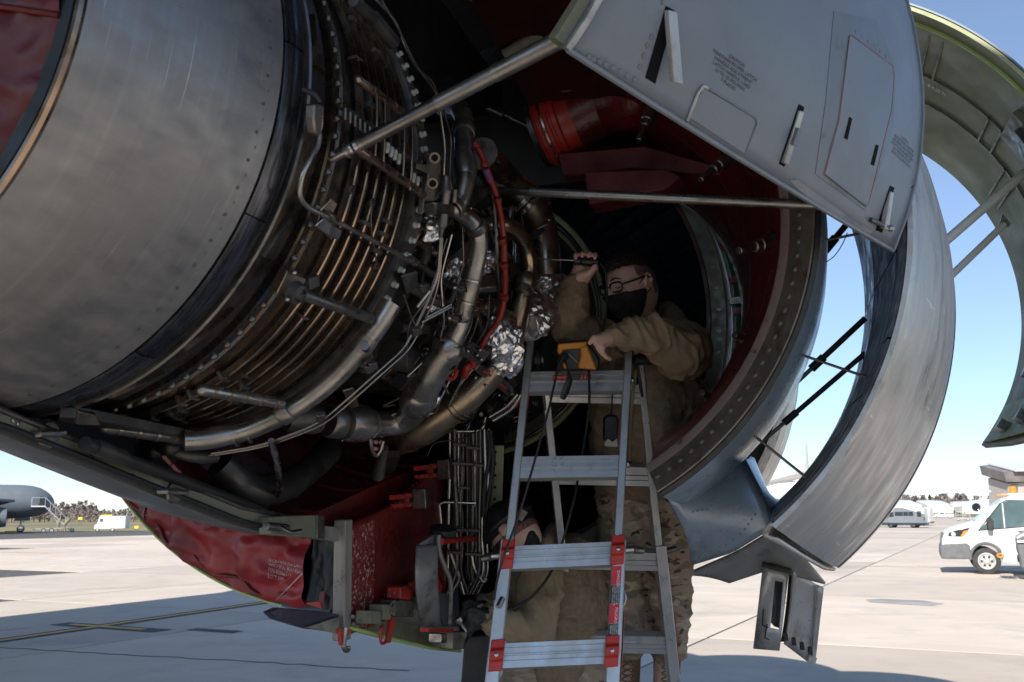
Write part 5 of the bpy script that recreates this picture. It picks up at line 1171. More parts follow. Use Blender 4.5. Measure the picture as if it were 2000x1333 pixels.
for sx in (-1, 1):
    c = (sx * .033, .104, .008)
    rim = []
    for k in range(25):
        a = 2 * math.pi * k / 24; cx, cz = math.cos(a), math.sin(a)
        rim.append(hp(c[0] + .0255 * math.copysign(abs(cx) ** .55, cx), c[1] - .014 * abs(c[0] + .0255 * cx) / .06 * .8, c[2] + .0165 * math.copysign(abs(cz) ** .6, cz)))
    t_ = MB().tube(rim, .0030, 8)
    if gls is None: gls = thing('spectacles', 'black rimmed spectacles on the masked mechanic', 'glasses', hp(0, .1, 0)); 
    mk('lens', MB().add(rim[:-1], [tuple(range(24))]), LENS, gls, 0)
    mk('rim', t_, GLF, gls, 60)
    mk('temple', MB().tube([hp(sx * .0585, .093, .014), hp(sx * .074, .07, .016), hp(sx * .083, -.01, .024), hp(sx * .082, -.03, .012)], .0032, 8), GLF, gls)
mk('bridge', MB().tube([hp(-.009, .103, .012), hp(0, .108, .014), hp(.009, .103, .012)], .002, 8), GLF, gls)
for sx in (-1, 1):
    mk('eyebrow', MB().tube([hp(sx * .014, .0985, .034), hp(sx * .032, .0965, .040), hp(sx * .05, .082, .034)], [.003, .0036, .0016], 8, ovl=.7), HAIRM, hair)
    mk('eyelash', MB().tube([hp(sx * .018, .0895, .008), hp(sx * .032, .0885, .004), hp(sx * .045, .079, .008)], [.0012, .0022, .0012], 6), HAIRM, hair)
jk = MB()
chain(jk, [(at(1226, 705, 3.40), .125), (at(1222, 800, 3.46), .135), (at(1222, 912, 3.56), .135)]); chain(jk, [(at(1312, 700, 3.44), .120), (at(1304, 800, 3.50), .130), (at(1292, 912, 3.58), .135)])
chain(jk, [(at(1262, 690, 3.38), .12), (at(1262, 800, 3.42), .14), (at(1258, 912, 3.52), .14)])
jacket = blob('jacket_body', jk, FLEECE, m1, .011, 8, folds(.010, 7, seed=2))
slv = chain(MB(), [(sR, .088), (at(1150, 665, 3.2), .078), (eR, .066), (at(1112, 595, 3.09), .060), (at(1121, 560, 3.068), .047)])
blob('sleeve', slv, FLEECE, m1, .0075, 5, folds(.011, 9, (1.0, .6, 1.3), seed=5))
slv = chain(MB(), [(sL, .098), (at(1340, 690, 3.28), .092), (eL, .086), (at(1275, 655, 3.06), .068), (at(1240, 652, 3.02), .058), (at(1204, 656, 2.995), .044)])
blob('sleeve', slv, JACK, m1, .0075, 5, folds(.013, 9, (1.7, .6, .8), seed=8))
chain(slv2 := MB(), [(at(1222, 660, 3.35), .05), (at(1262, 690, 3.31), .055), (at(1305, 660, 3.36), .05), (at(1318, 625, 3.46), .045), (at(1300, 610, 3.52), .045)])
blob('collar', slv2, FLEECE, m1, .009, 5, folds(.005, 14, seed=3))
mk('jacket_placket', MB().tube(spline([at(1246, 700, 3.25), at(1235, 780, 3.26), at(1230, 860, 3.33), at(1232, 935, 3.40)]), .006, 8), JACK, jacket)
tr = MB()
for x in (1222, 1298): chain(tr, [(at(x, 935, 3.62), .125), (at(x - 2, 985, 3.64), .112), (at(x + (10 if x > 1250 else -12), 1110, 3.67), .092), (at(x + (10 if x > 1250 else -6), 1200, 3.70), .082), (at(x + (8 if x > 1250 else 0), 1262, 3.73), .074)])
tr.cap(at(1258, 940, 3.62), at(1260, 955, 3.63), .12, .11); chain(tr, [(at(1262, 1000, 3.72), .09), (at(1258, 1150, 3.76), .07), (at(1262, 1250, 3.78), .06)])
trs = blob('trousers', tr, CAMO, m1, .011, 6, folds(.012, 8, seed=1))
mk('cargo_pocket', MB().grid(lambda u, v: at(1302 + 42 * u, 1160 + 96 * v, 3.66 + .02 * u - .05 * math.sin(u * 3.1) + .005 * math.sin(v * 20)), 8, 12), CAMO, trs, 60)
for x in (1226, 1304):
    bt = chain(MB(), [(at(x, 1255, 3.74), .058), (at(x - 2, 1320, 3.75), .056), (at(x - 4, 1372, 3.72), .052), (at(x - 22, 1384, 3.62), .044), (at(x - 36, 1390, 3.54), .036)])
    b_ = blob('boot', bt, BOOT, m1, .010, 4)
    for k in range(7):
        y = 1268 + k * 12
        mk('lace', MB().tube([at(x - 12, y, 3.680), at(x, y + 5, 3.672), at(x + 12, y + 11, 3.682)], .0028, 6), LACE, b_); mk('lace', MB().tube([at(x + 12, y, 3.682), at(x, y + 5, 3.670), at(x - 12, y + 11, 3.680)], .0028, 6), LACE, b_)
    mk('sole', MB().tube([at(x + 4, 1396, 3.76), at(x - 10, 1400, 3.68), at(x - 36, 1404, 3.53)], [.04, .042, .034], 12, ovl=.35), SOLE, b_)
zs = at(1260, 1412, 3.68).z
wst = thing('work_stand', 'low metal work stand beneath the masked mechanic\'s boots', 'stand', at(1260, 1412, 3.68) * 1 - Vector((0, 0, zs)))
c = at(1260, 1412, 3.68)
mk('deck', MB().box((c.x, c.y, zs - .02), (.62, .5, .04)), ALU2, wst, bevel=.005)
for i in (-1, 1):
    for j in (-1, 1): mk('leg', MB().bar((c.x + i * .27, c.y + j * .21, 0), (c.x + i * .27, c.y + j * .21, zs - .042), .04, .04, (0, 1, 0)), ALU2, wst)

# ---------- things he holds
pr_ = thing('inspection_probe', 'black gripped borescope probe with thin steel shaft in raised hand', 'probe', at(1145, 512, G))
mk('grip', MB().lathe(at(1121, 509, G), at(1171, 513, G) - at(1121, 509, G), [(0, .011), (.002, .0155), (.020, .0160), (.023, .0135), (.026, .0165), (.078, .0165), (.082, .013)], 20), GLF, pr_)
mk('shaft', MB().tube([at(1122, 509, G), at(1048, 506, G + .02), at(985, 503, G + .06)], .0026, 8), STEELB, pr_)
cable = mk('probe_cable', MB().tube(spline([at(1171, 513, G), at(1182, 530, 3.06), at(1186, 570, 3.08), at(1184, 610, 3.06), at(1178, 645, 3.04), at(1172, 690, 3.03)]), .0032, 8), BLACK, pr_)
YELL = mat('orange_plastic', (.62, .24, .02), (.56, .21, .018), rough=.42, scale=20)
un = thing('inspection_unit', 'orange and black handheld borescope display on the ladder top', 'borescope', at(1130, 722, 2.98))
def up_(pts, dp, ext, m, name, bev=.004): return mk(name, MB().prism([at(x, y, dp) for x, y in pts], _fw * ext), m, un, bevel=bev)
up_([(1092, 668), (1146, 664), (1172, 700), (1172, 722), (1094, 726), (1086, 690)], 2.985, .09, BLACK, 'casing', .008)
up_([(1090, 672), (1147, 667), (1146, 680), (1100, 684), (1098, 692), (1093, 694), (1089, 688)], 2.972, .03, YELL, 'handle_bar', .005)
up_([(1134, 678), (1147, 674), (1162, 712), (1166, 723), (1132, 720), (1128, 717), (1134, 700)], 2.968, .04, YELL, 'front_shell', .006)
up_([(1098, 709), (1104, 708), (1112, 720), (1101, 720)], 2.97, .03, YELL, 'corner_guard')
for k in range(5): mk('vent_slat', MB().bar(at(1110 + k * 3, 692 + k * 3, 2.976), at(1118 + k * 3, 698 + k * 3, 2.976), .003, .004, _fw), GUN, un)
mk('connector', MB().tube(fillet([at(1104, 694, 2.97), at(1094, 706, 2.95), at(1086, 735, 2.93)], .02), [.014, .013, .011, .009, .008, .007, .006, .006, .005], 12), BLACK, un)
mk('lead', MB().tube(spline([at(1086, 735, 2.93), at(1074, 790, 2.90), at(1058, 850, 2.88), at(1036, 930, 2.85), at(1012, 1010, 2.82), at(985, 1085, 2.79), at(972, 1130, 2.79), at(965, 1172, 2.80)]), .0038, 8), BLACK, un)
mk('lead', MB().tube(spline([at(1150, 725, 3.0), at(1150, 800, 3.12), at(1135, 900, 3.2), at(1120, 980, 3.3), at(1095, 1070, 3.3), at(1075, 1120, 3.2), at(1040, 1165, 3.15), at(1000, 1190, 3.12)]), .0045, 8), BLACK, un)
mk('wrist_strap', MB().tube(spline([at(1102, 700, 2.96), at(1112, 735, 2.92), at(1108, 755, 2.91), at(1098, 780, 2.90)]), [.003] * 5 + [.004, .007, .011, .012, .012, .012, .013, .013, .013, .013, .012, .011, .010, .008], 8, ovl=.3), BLACK, un)
bx_ = thing('battery_pack', 'black pouch with white lower edge hanging behind the ladder', 'pouch', at(1193, 870, 3.25))
mk('pouch_body', MB().prism([at(x, y, 3.22) for x, y in ((1180, 818), (1190, 811), (1206, 813), (1209, 825), (1206, 862), (1180, 862))], _fw * .05), BLACK, bx_, bevel=.006)
mk('pouch_label', MB().prism([at(x, y, 3.217) for x, y in ((1181, 864), (1188, 858), (1197, 864), (1205, 857), (1206, 873), (1182, 872))], _fw * .04), CERAM, bx_)
mk('pouch_strap', MB().tube([at(1194, 815, 3.24), at(1196, 770, 3.22), at(1200, 735, 3.2)], .006, 6, ovl=.4), BLACK, bx_)

# ---------- second mechanic, stooping beside the ladder
m2 = thing('person', 'stooping mechanic in brown fleece and black cap working low with black gloves', 'person', Vector((at(1090, 1300, 3.5).x, at(1090, 1300, 3.5).y, 0)))
H2 = head_fn(at(1000, 1040, 3.42), (-.70, .42, -.58), (-.45, .2, .87), .95)
b2 = MB(); head_blob(b2, H2, 36, 28)
n0, n1 = at(1030, 1065, 3.43), at(1068, 1092, 3.46)
chain(b2, [(n0, .055), (n1, .062), (at(1095, 1170, 3.52), .11), (at(1090, 1290, 3.55), .11)])
s2, e2_, w2 = at(1058, 1130, 3.36), at(1048, 1228, 3.26), at(955, 1206, 3.18)
chain(b2, [(s2, .05), (e2_, .04), (w2, .03), (at(944, 1206, 3.17), .024)])
s3, e3, w3 = at(1045, 1120, 3.55), at(985, 1190, 3.50), at(945, 1190, 3.34)
chain(b2, [(s3, .05), (e3, .04), (w3, .03), (at(938, 1190, 3.30), .024)])
base = m2.location
hx, hy = at(1090, 1300, 3.55).x, at(1090, 1300, 3.55).y
zl = at(1090, 1300, 3.55).z
for sx in (-.10, .10): chain(b2, [(Vector((hx + sx, hy, zl - .02)), .085), (Vector((hx + sx * 1.3 - .05, hy - .02, .52)), .055), (Vector((hx + sx * 1.4, hy + .05, .10)), .042)])
blob('body', b2, SKIN, m2, .0065, 4)
cp2 = mk('knit_cap', cap_patch(H2, lambda d: d[2] > .02 - .12 * max(0, -d[1]), .012, jit=.002), GLOVE, m2, 60)
mk('head_strap', MB().tube([H2(math.sin(a) * .96, math.cos(a) * .96, .22, .017) for a in [k * .26 for k in range(25)]], .011, 8, ovl=.35), BLACK, cp2)
mk('strap_buckle', MB().prism([at(x, y, 3.33) for x, y in ((1003, 1012), (1016, 992), (1032, 1000), (1020, 1020))], _fw * .02), GUN, cp2, bevel=.003)
mk('strap_tag', MB().prism([at(x, y, 3.33) for x, y in ((1012, 1028), (1018, 1024), (1020, 1032), (1013, 1034))], _fw * .01), REDB, cp2)
mk('hair', cap_patch(H2, lambda d: d[1] < .05 and d[2] > -.30 and d[2] < .3, .004, jit=.001), FADE, m2, 60)
mk('face_mask', cap_patch(H2, lambda d: d[2] < -.12 and d[1] > .05 and d[2] > -.97, .009), MASKM, m2, 60)
chain(g2 := MB(), [(at(1036, 1048, 3.36), .03), (at(1040, 1075, 3.36), .04), (at(1060, 1080, 3.50), .045)])
blob('neck_gaiter', g2, MASKM, m2, .009, 4, folds(.004, 20))
j2 = MB()
chain(j2, [(at(1078, 1105, 3.48), .115), (at(1092, 1170, 3.5), .15), (at(1088, 1270, 3.54), .145), (at(1086, 1330, 3.55), .135)]); chain(j2, [(at(1118, 1090, 3.56), .10), (at(1130, 1160, 3.58), .12), (at(1115, 1270, 3.58), .13)])
jb2 = blob('jacket_body', j2, FLEECE, m2, .011, 8, folds(.010, 7, seed=12))
chain(c2 := MB(), [(at(1046, 1108, 3.38), .035), (at(1068, 1062, 3.40), .035), (at(1082, 1035, 3.5), .03)]); blob('collar', c2, FLEECE, m2, .009, 5, folds(.004, 14))
blob('sleeve', chain(MB(), [(s2, .085), (at(1052, 1180, 3.30), .080), (e2_, .074), (at(1000, 1225, 3.21), .060), (at(962, 1208, 3.18), .050)]), JACK, m2, .010, 6, folds(.012, 10, (2.0, .6, .8), seed=15))
blob('sleeve', chain(MB(), [(s3, .08), (e3, .065), (w3, .05)]), JACK, m2, .010, 6, folds(.012, 12, seed=17))
t2 = MB()
for sx in (-.10, .10): chain(t2, [(Vector((hx + sx, hy, zl - .02)), .12), (Vector((hx + sx * 1.3 - .05, hy - .02, .52)), .085), (Vector((hx + sx * 1.4, hy + .05, .14)), .075)])
blob('trousers', t2, CAMO, m2, .012, 6, folds(.010, 8, seed=21))
for sx in (-.10, .10): blob('boot', chain(MB(), [(Vector((hx + sx * 1.4, hy + .05, .16)), .055), (Vector((hx + sx * 1.4, hy + .05, .06)), .055), (Vector((hx + sx * 1.4 - .12, hy - .04, .045)), .042)]), BOOT, m2, .010, 4)
for k, (wx, wy, wd) in enumerate(((950, 1205, 3.175), (942, 1190, 3.32))):
    gl_ = MB(); chain(gl_, [(at(wx, wy, wd), .036), (at(wx - 18, wy + 6, wd - .01), .034)])
    for i in range(4): chain(gl_, [(at(wx - 16 + i * 2, wy - 6 + i * 8, wd - .02), .012), (at(wx - 34 + i, wy - 2 + i * 9, wd - .03), .011), (at(wx - 42 + i * 3, wy + 12 + i * 8, wd - .02), .010)], 8)
    chain(gl_, [(at(wx - 8, wy - 8, wd - .02), .014), (at(wx - 26, wy - 16, wd - .03), .011), (at(wx - 36, wy - 12, wd - .03), .010)], 8)
    blob('glove', gl_, GLOVE, m2, .006, 3)
mk('watch', MB().lathe(at(952, 1196, 3.17), at(962, 1208, 3.18) - at(952, 1196, 3.17), [(0, .053), (.018, .053)], 20), JACK, m2)
tl = thing('flashlight', 'small bright metal torch in the stooping mechanic\'s black glove', 'flashlight', at(905, 1218, 3.12))
mk('barrel', MB().tube([at(898, 1214, 3.12), at(913, 1234, 3.10)], .007, 12), STEELB, tl); mk('head', MB().lathe(at(894, 1208, 3.12), at(898, 1214, 3.12) - at(894, 1208, 3.12), [(0, .014), (.012, .013), (.02, .008)], 14), STEELB, tl)
bg_ = thing('work_stand', 'black stand leg under the stooping mechanic\'s gloved hands', 'stand', Vector((at(930, 1300, 3.25).x, at(930, 1300, 3.25).y, 0)))
q0, q1 = at(935, 1245, 3.25), at(922, 1333, 3.25); q2 = q1 + (q1 - q0) * ((q1.z) / (q0.z - q1.z))
mk('column', MB().prism([at(906, 1262, 3.25), at(916, 1244, 3.25), at(958, 1240, 3.25), at(972, 1262, 3.25), at(950, 1340, 3.25), Vector((q2.x + .06, q2.y, 0)), Vector((q2.x - .05, q2.y, 0)), at(900, 1340, 3.25)], _fw * .08), BLACK, bg_, bevel=.006)
mk('brace', MB().bar(at(985, 1262, 3.35), at(955, 1345, 3.33), .03, .03), BLACK, bg_)
# ------------------------------------------------------------------ articulated aluminium stepladder
LAD = mat('ladder_aluminium', (.50, .51, .52), (.44, .45, .46), rough=.36, metal=.6, scale=12, stretch=(1, 1, .3), dirt=(.30, .30, .30), dscale=20, dlo=.56, dhi=.8)
LRED = mat('ladder_red_plastic', (.50, .035, .02), (.44, .03, .018), rough=.45, scale=20)
LBLK = mat('ladder_sticker_black', (.02, .02, .022), rough=.5)
LSTR = mat('ladder_sticker_red', (.60, .025, .04), rough=.45)
LORG = mat('ladder_sticker_orange', (.62, .13, .06), (.5, .2, .13), rough=.5, scale=50)
LWHT = mat('sticker_print', (.75, .75, .73), rough=.6)
lad = thing('stepladder', 'articulated aluminium stepladder with red rung brackets and warning stickers', 'ladder', Vector((.15, 2.9, 0)))
def rail(xt, yt, dt, xb, yb, db):
    a, b = at(xt, yt, dt), at(xb, yb, db)
    d = (b - a).normalized(); return a, d, a + d * (a.z / -d.z)
NL, NR = rail(1036, 672, 3.20, 966, 1333, 2.78), rail(1229, 656, 3.20, 1190, 1333, 2.78)
FL, FR = rail(1064, 755, 3.27, 1124, 1333, 3.52), rail(1246, 700, 3.27, 1312, 1333, 3.52)
def rpt(rl, py):
    """point of a rail seen at picture height py"""
    a, d, e = rl; lo, hi = 0.0, 3.0
    for _ in range(40):
        m = (lo + hi) / 2; p = a + d * m
        y = 666.5 - F_PX * (p - CAM).dot(_up) / (p - CAM).dot(_fw)
        if y < py: lo = m
        else: hi = m
    return a + d * lo
def ladder_side(Lr, Rr, ys, lower, front):
    xd = (Rr[0] - Lr[0]).normalized()
    nrm = xd.cross(Lr[1]).normalized()
    if nrm.dot(_fw) > 0: nrm = -nrm
    for rl, sg in ((Lr, -1), (Rr, 1)):
        a = rl[0]; b = rl[2]
        mk('rail', MB().bar(a, b, .026, .062, nrm), LAD, lad, bevel=.003)
        c = rpt(rl, lower); mk('fly_rail', MB().bar(c + xd * (sg * .006) + nrm * .004, b + xd * (sg * .012) + nrm * .004, .040, .070, nrm), LAD, lad, bevel=.003)
    for y in ys:
        p, q = rpt(Lr, y), rpt(Rr, y - (10 if front else 0) * (1 if y > 1000 else .4)); d = (q - p).normalized()
        up_ = -Lr[1]; w_ = .078
        mb = MB(); prof = [(-.5, .0), (-.46, .016), (-.20, .016), (-.18, .011), (-.02, .011), (0, .018), (.05, .018), (.07, .011), (.28, .011), (.30, .016), (.46, .016), (.5, .0), (.5, -.018), (-.5, -.018)]
        P_ = [p + xd * .012, q - xd * .012]
        vs = [c + up_ * (h * w_) + nrm * (t + .012) for c in P_ for h, t in prof]; n = len(prof)
        mb.add(vs, [tuple(range(n)), tuple(range(2 * n - 1, n - 1, -1))] + [(i, (i + 1) % n, n + (i + 1) % n, n + i) for i in range(n)])
        mk('rung', mb, LAD, lad, 20)
    return xd, nrm
xd, nrm = ladder_side(NL, NR, (752, 918, 1093, 1283, 1490, 1720), 1058, True)
xf, nf = ladder_side(FL, FR, (765, 925, 1090, 1252, 1420, 1590), 1060, False)
# red brackets and locks on the near side
for y in (1087, 1282, 1495):
    for rl, sg in ((NL, -1), (NR, 1)):
        c = rpt(rl, y - (8 if sg > 0 else 0)) + nrm * .036
        u = -rl[1]
        b = mk('rung_bracket', MB().prism([c + u * a + nrm * t - xd * .021 for a, t in ((-.046, 0), (-.046, .010), (-.02, .012), (-.012, .024), (.012, .024), (.02, .012), (.046, .010), (.046, 0))], xd * .042), LRED, lad, bevel=.003)
        mk('bracket_rivet', MB().lathe(c + nrm * .024, nrm, [(0, .007), (.003, .006), (.004, .003)], 12), STEELB, b)
        if y == 1087:
            k = mk('lock_lever', MB().cap(c + xd * (sg * .02) + nrm * -.01, c + xd * (sg * .055) + nrm * -.01, .012, .012), STEELB, lad); mk('lever_knob', MB().cap(c + xd * (sg * .055) + nrm * -.012, c + xd * (sg * .075) - u * .008 + nrm * .005, .014, .011), STEEL, k)
for rl, sg in ((FL, -1), (FR, 1)):
    c = rpt(rl, 1082); k = mk('lock_lever', MB().cap(c + xf * (sg * .02), c + xf * (sg * .065), .011, .011), GUN, lad)
    c = rpt(rl, 1150); mk('pull_ring', MB().tube([c + nf * .035 + xf * (.010 * math.cos(a)) + rl[1] * (.022 * math.sin(a)) for a in [q * .42 for q in range(16)]], .003, 6), STEELB, lad)
c = rpt(NR, 1172); mk('pull_ring', MB().tube([c + nrm * .03 + xd * (.024 + .010 * math.cos(a)) + NR[1] * (.024 * math.sin(a)) for a in [q * .42 for q in range(16)]], .003, 6), STEELB, lad)
# hinges on top
for (n_, f_, x) in ((NL, FL, 1), (NR, FR, 1)):
    c = n_[0].lerp(f_[0], .45) + Vector((0, 0, .01)); sgn = 1 if n_ is NR else -1
    h = mk('hinge_plate', MB().lathe(c - xd * .014, xd, [(0, .042), (.004, .046), (.024, .046), (.028, .042)], 28), BLACK if n_ is NL else ALU2, lad)
    mk('hinge_face', MB().lathe(c + xd * .015, xd, [(0, .036), (.004, .036), (.005, .026), (.008, .026), (.009, .01)], 24), STEELB if n_ is NR else GUN, h)
    mk('hinge_knob', MB().cap(c + xd * (.01) - Vector((0, 0, .06)), c + xd * (.06) - Vector((0, 0, .065)), .020, .018), BLACK, h)
    for rl, nn in ((n_, nrm), (f_, nf)):
        q = rl[0] + rl[1] * .0; mk('hinge_strap', MB().bar(c, q + rl[1] * .20, .012, .05, nn), DARKM, h, bevel=.003)
        for k in range(4): mk('strap_rivet', MB().lathe(q + rl[1] * (.05 + k * .035) + xd * .007, xd, [(0, .004), (.002, .003)], 8), STEELB, h)
# stickers
def stick(rl, y0, y1, off, wd, m, name='sticker', body=None, bm=LWHT, sz=.018, face='n'):
    a, b = rpt(rl, y0), rpt(rl, y1); u = (b - a).normalized(); L = (b - a).length
    if face == 'n': N_, X_ = nrm, xd
    else: N_, X_ = xd, -nrm
    base = a + N_ * off
    o = mk(name, MB().prism([base - X_ * wd / 2, base + X_ * wd / 2, base + X_ * wd / 2 + u * L, base - X_ * wd / 2 + u * L], N_ * .001), m, lad)
    if body:
        letters('lettering', body, sz, lambda x, y: base + N_ * .0016 + u * (L * .12 + x) + X_ * (y - sz * .35), bm, o)
        for ch in o.children: pass
    return o
def stickL(rl, y0, y1, off, wd, m, lines, sz, face='n', start=.06):
    o = stick(rl, y0, y1, off, wd, m, face=face)
    a, b = rpt(rl, y0), rpt(rl, y1); u = (b - a).normalized(); L = (b - a).length
    N_, X_ = (nrm, xd) if face == 'n' else (xd, -nrm)
    letters('lettering', lines, sz, lambda x, y: a + N_ * (off + .0016) + u * (L * start + x) + X_ * (wd * .5 - sz * 1.0 + y), LWHT if m is not LORG else LBLK, o, align='LEFT')
    return o
SO = .0405
stickL(NR, 1110, 1146, SO, .030, LSTR, 'DANGER', .0125, start=.25)
stickL(NR, 1147, 1182, SO, .030, LBLK, 'FAILURE TO READ\nINSTRUCTIONS ON\nLADDER MAY CAUSE\nINJURY OR DEATH', .0062)
stickL(NR, 1183, 1220, SO, .030, LSTR, 'PELIGRO', .0125, start=.2)
stickL(NR, 1221, 1258, SO, .030, LBLK, 'NO LEER LAS\nINSTRUCCIONES\nPUEDE CAUSAR\nLESIONES', .0062)
stickL(NR, 1196, 1333, .0335, .045, LORG, 'SAFETY SUPPORT', .02, face='x', start=.2)
stickL(FR, 1196, 1320, .0335, .03, LSTR, 'DANGER', .02, face='x', start=.2)
for rl, y0, y1, m in ((NL, 770, 800, LSTR), (NL, 800, 905, LBLK), (NL, 932, 940, LSTR), (NL, 940, 1050, LBLK), (FL, 850, 870, LSTR), (FL, 870, 915, LBLK), (FL, 940, 1000, LBLK), (FL, 1000, 1010, LSTR), (FL, 1010, 1060, LBLK)):
    stick(rl, y0, y1, .0138, .040, m, face='x')
pa_, pb_ = rpt(NL, 752), rpt(NR, 748)
def on_rung(t0, t1, h0, h1, m, body=None, sz=.008):
    u = (pb_ - pa_); L = u.length; un_ = u.normalized(); up2 = -NL[1]
    f = lambda x, y: pa_ + un_ * x + up2 * y + nrm * .0295
    o = mk('sticker', MB().prism([f(L * t0, h0), f(L * t1, h0), f(L * t1, h1), f(L * t0, h1)], nrm * .0008), m, lad)
    if body: letters('lettering', body, sz, lambda x, y: f(L * t0 + .004 + x, h1 - sz * 1.05 + y) + nrm * .0012, LWHT, o, align='LEFT')
    return o
on_rung(.26, .40, .003, .022, LSTR, 'DANGER', .012)
on_rung(.402, .535, .004, .022, LBLK, 'DO NOT STAND AT\nOR ABOVE THIS\nSTEP YOU MAY FALL', .0052)
on_rung(.537, .64, .004, .022, LSTR)
for k in range(3): on_rung(.545 + k * .03, .56 + k * .03, .007, .019, LWHT)
mk('lock_pin', MB().lathe(rpt(NR, 745) + xd * .016, xd, [(0, .013), (.006, .013), (.012, .008)], 14), STEELB, lad); mk('lock_pin', MB().lathe(rpt(NR, 908) + xd * .016, xd, [(0, .013), (.006, .013), (.012, .008)], 14), STEELB, lad)
mk('cord', MB().tube(fillet([rpt(NL, 1172) + nrm * .05, rpt(NL, 1190) + nrm * .06 - xd * .01], .01), .009, 8), STEELB, lad)
for rl in (NL, NR, FL, FR): mk('foot', MB().box(rl[2] + Vector((0, 0, .02)), (.06, .09, .04)), BLACK, lad, bevel=.006)
# ------------------------------------------------------------------ ground
CONC = mat("apron_concrete", (.49, .415, .34), (.55, .47, .39), rough=.85, scale=.35, bump=.1, bscale=40, streak=(.585, .51, .435), sstretch=(.25, 2.2, 1), samt=.5, dirt=(.385, .345, .30), dscale=.5, dlo=.5, dhi=.7, rnd=.14, rvar=.05)
JOINT = mat('joint_sealant', (.06, .055, .05), (.10, .095, .09), rough=.9, scale=4)
GRASSM = mat('dry_grass', (.16, .15, .06), (.26, .20, .10), rough=.95, scale=.05, detail=10, dirt=(.10, .13, .045), dscale=.04)
YEL = mat('yellow_line', (.62, .33, .03), (.55, .30, .04), rough=.7, scale=3, dirt=(.30, .24, .15), dscale=4)
BLKL = mat('black_line', (.03, .03, .032), (.055, .055, .055), rough=.8, scale=3)
TAR = mat('asphalt', (.10, .10, .10), (.14, .135, .13), rough=.9, scale=2)
gr = mk('ground', MB().add([Vector(p) for p in ((-3000, -400, -.03), (3000, -400, -.03), (3000, 6000, -.03), (-3000, 6000, -.03))], [(0, 1, 2, 3)]), GRASSM, None, 0); tag(gr, kind='structure')
ap = mk('apron', MB().add([Vector(p) for p in ((-150, -30, -.012), (400, -30, -.012), (400, 330, -.012), (-10, 330, -.012), (-40, 120, -.012), (-150, 116, -.012))], [(0, 1, 2, 3, 4, 5)]), JOINT, None, 0); tag(ap, kind='structure')
SL = 7.5
slab = shape('slab', MB().box((0, 0, -.05), (SL - .045, SL - .045, .1)), CONC)
GA = R(-27)                                      # the slab grid is turned to the picture
gx, gy = Vector((math.cos(GA), math.sin(GA), 0)), Vector((-math.sin(GA), math.cos(GA), 0))
cnt = 0
for i in range(-9, 22):
    for j in range(-3, 22):
        c = gx * (i * SL) + gy * (j * SL) + Vector((1, 2, 0))
        if c.y < -6 or depth(c) < -4: continue
        dd_ = max(depth(c), 3); sx = (c.x / dd_)
        if abs(sx) > .62 and dd_ > 12: continue
        if c.y > 118 + .04 * abs(c.x): continue
        o = bpy.data.objects.new('slab', slab); col.objects.link(o); o.rotation_euler = (0, 0, GA); place(o, c, ap); cnt += 1
far = mk('apron_far', MB().add([Vector(p) for p in ((-40, 112, -.006), (300, 60, -.006), (330, 300, -.006), (-10, 300, -.006))], [(0, 1, 2, 3)]), CONC, ap, 0); 
# ------------------------------------------------------------------ markings on the apron
def sheet(name, pts, z, m, par=ap): return mk(name, MB().add([Vector((p.x, p.y, z)) for p in pts], [tuple(range(len(pts)))]), m, par, 0)
def stripe(name, a, b, w_, z, m):
    d = (b - a); d.z = 0; d.normalize(); n = Vector((-d.y, d.x, 0)) * (w_ / 2)
    return sheet(name, [a - n, b - n, b + n, a + n], z, m)
A_, B_ = gnd(0, 1252), gnd(512, 1178)
dA = (B_ - A_).normalized()
stripe('line_border', A_ - dA * 12, B_ + dA * 30, .42, .004, BLKL); stripe('yellow_line', A_ - dA * 12, B_ + dA * 30, .15, .008, YEL)
C_ = gnd(188, 1224); nn_ = gx
stripe('line_border', C_ - nn_ * .9, C_ + nn_ * 1.5, .40, .005, BLKL); stripe('yellow_line', C_ - nn_ * .62, C_ + nn_ * 1.1, .16, .009, YEL)
sheet('patch', [gnd(x, y) for x, y in ((360, 1231), (385, 1228), (477, 1233), (455, 1238))], .004, BLKL)
stripe('yellow_line', gnd(0, 1079), gnd(95, 1081), .25, .006, YEL); stripe('yellow_line', gnd(1640, 1106), gnd(2100, 1112), .16, .006, mat('worn_yellow', (.60, .42, .20), (.56, .48, .36), rough=.8, scale=2))
STAIN = mat('oil_stain', (.24, .225, .21), (.36, .34, .32), rough=.8, scale=1.2)
sheet('stain', [gnd(x, y) for x, y in ((1690, 1172), (1720, 1170), (1800, 1173), (1845, 1180), (1820, 1184), (1760, 1181), (1700, 1177))], .004, STAIN)
for a, b in (((0, 1265), (800, 1311)), ((0, 1232), (60, 1227))):
    pts = [gnd(a[0] + (b[0] - a[0]) * k / 30, a[1] + (b[1] - a[1]) * k / 30) + Vector((0, random.uniform(-.05, .05), 0)) for k in range(31)]
    mk('crack', MB().add([p + Vector((0, o_, .004)) for p in pts for o_ in (-.018, .018)], [(2 * k, 2 * k + 2, 2 * k + 3, 2 * k + 1) for k in range(30)]), BLKL, ap, 0)
tw = mk('taxiway', MB().add([Vector(p) for p in ((-400, 185, -.02), (-20, 195, -.02), (-20, 215, -.02), (-400, 205, -.02))], [(0, 1, 2, 3)]), TAR, None, 0); tag(tw, kind='structure')

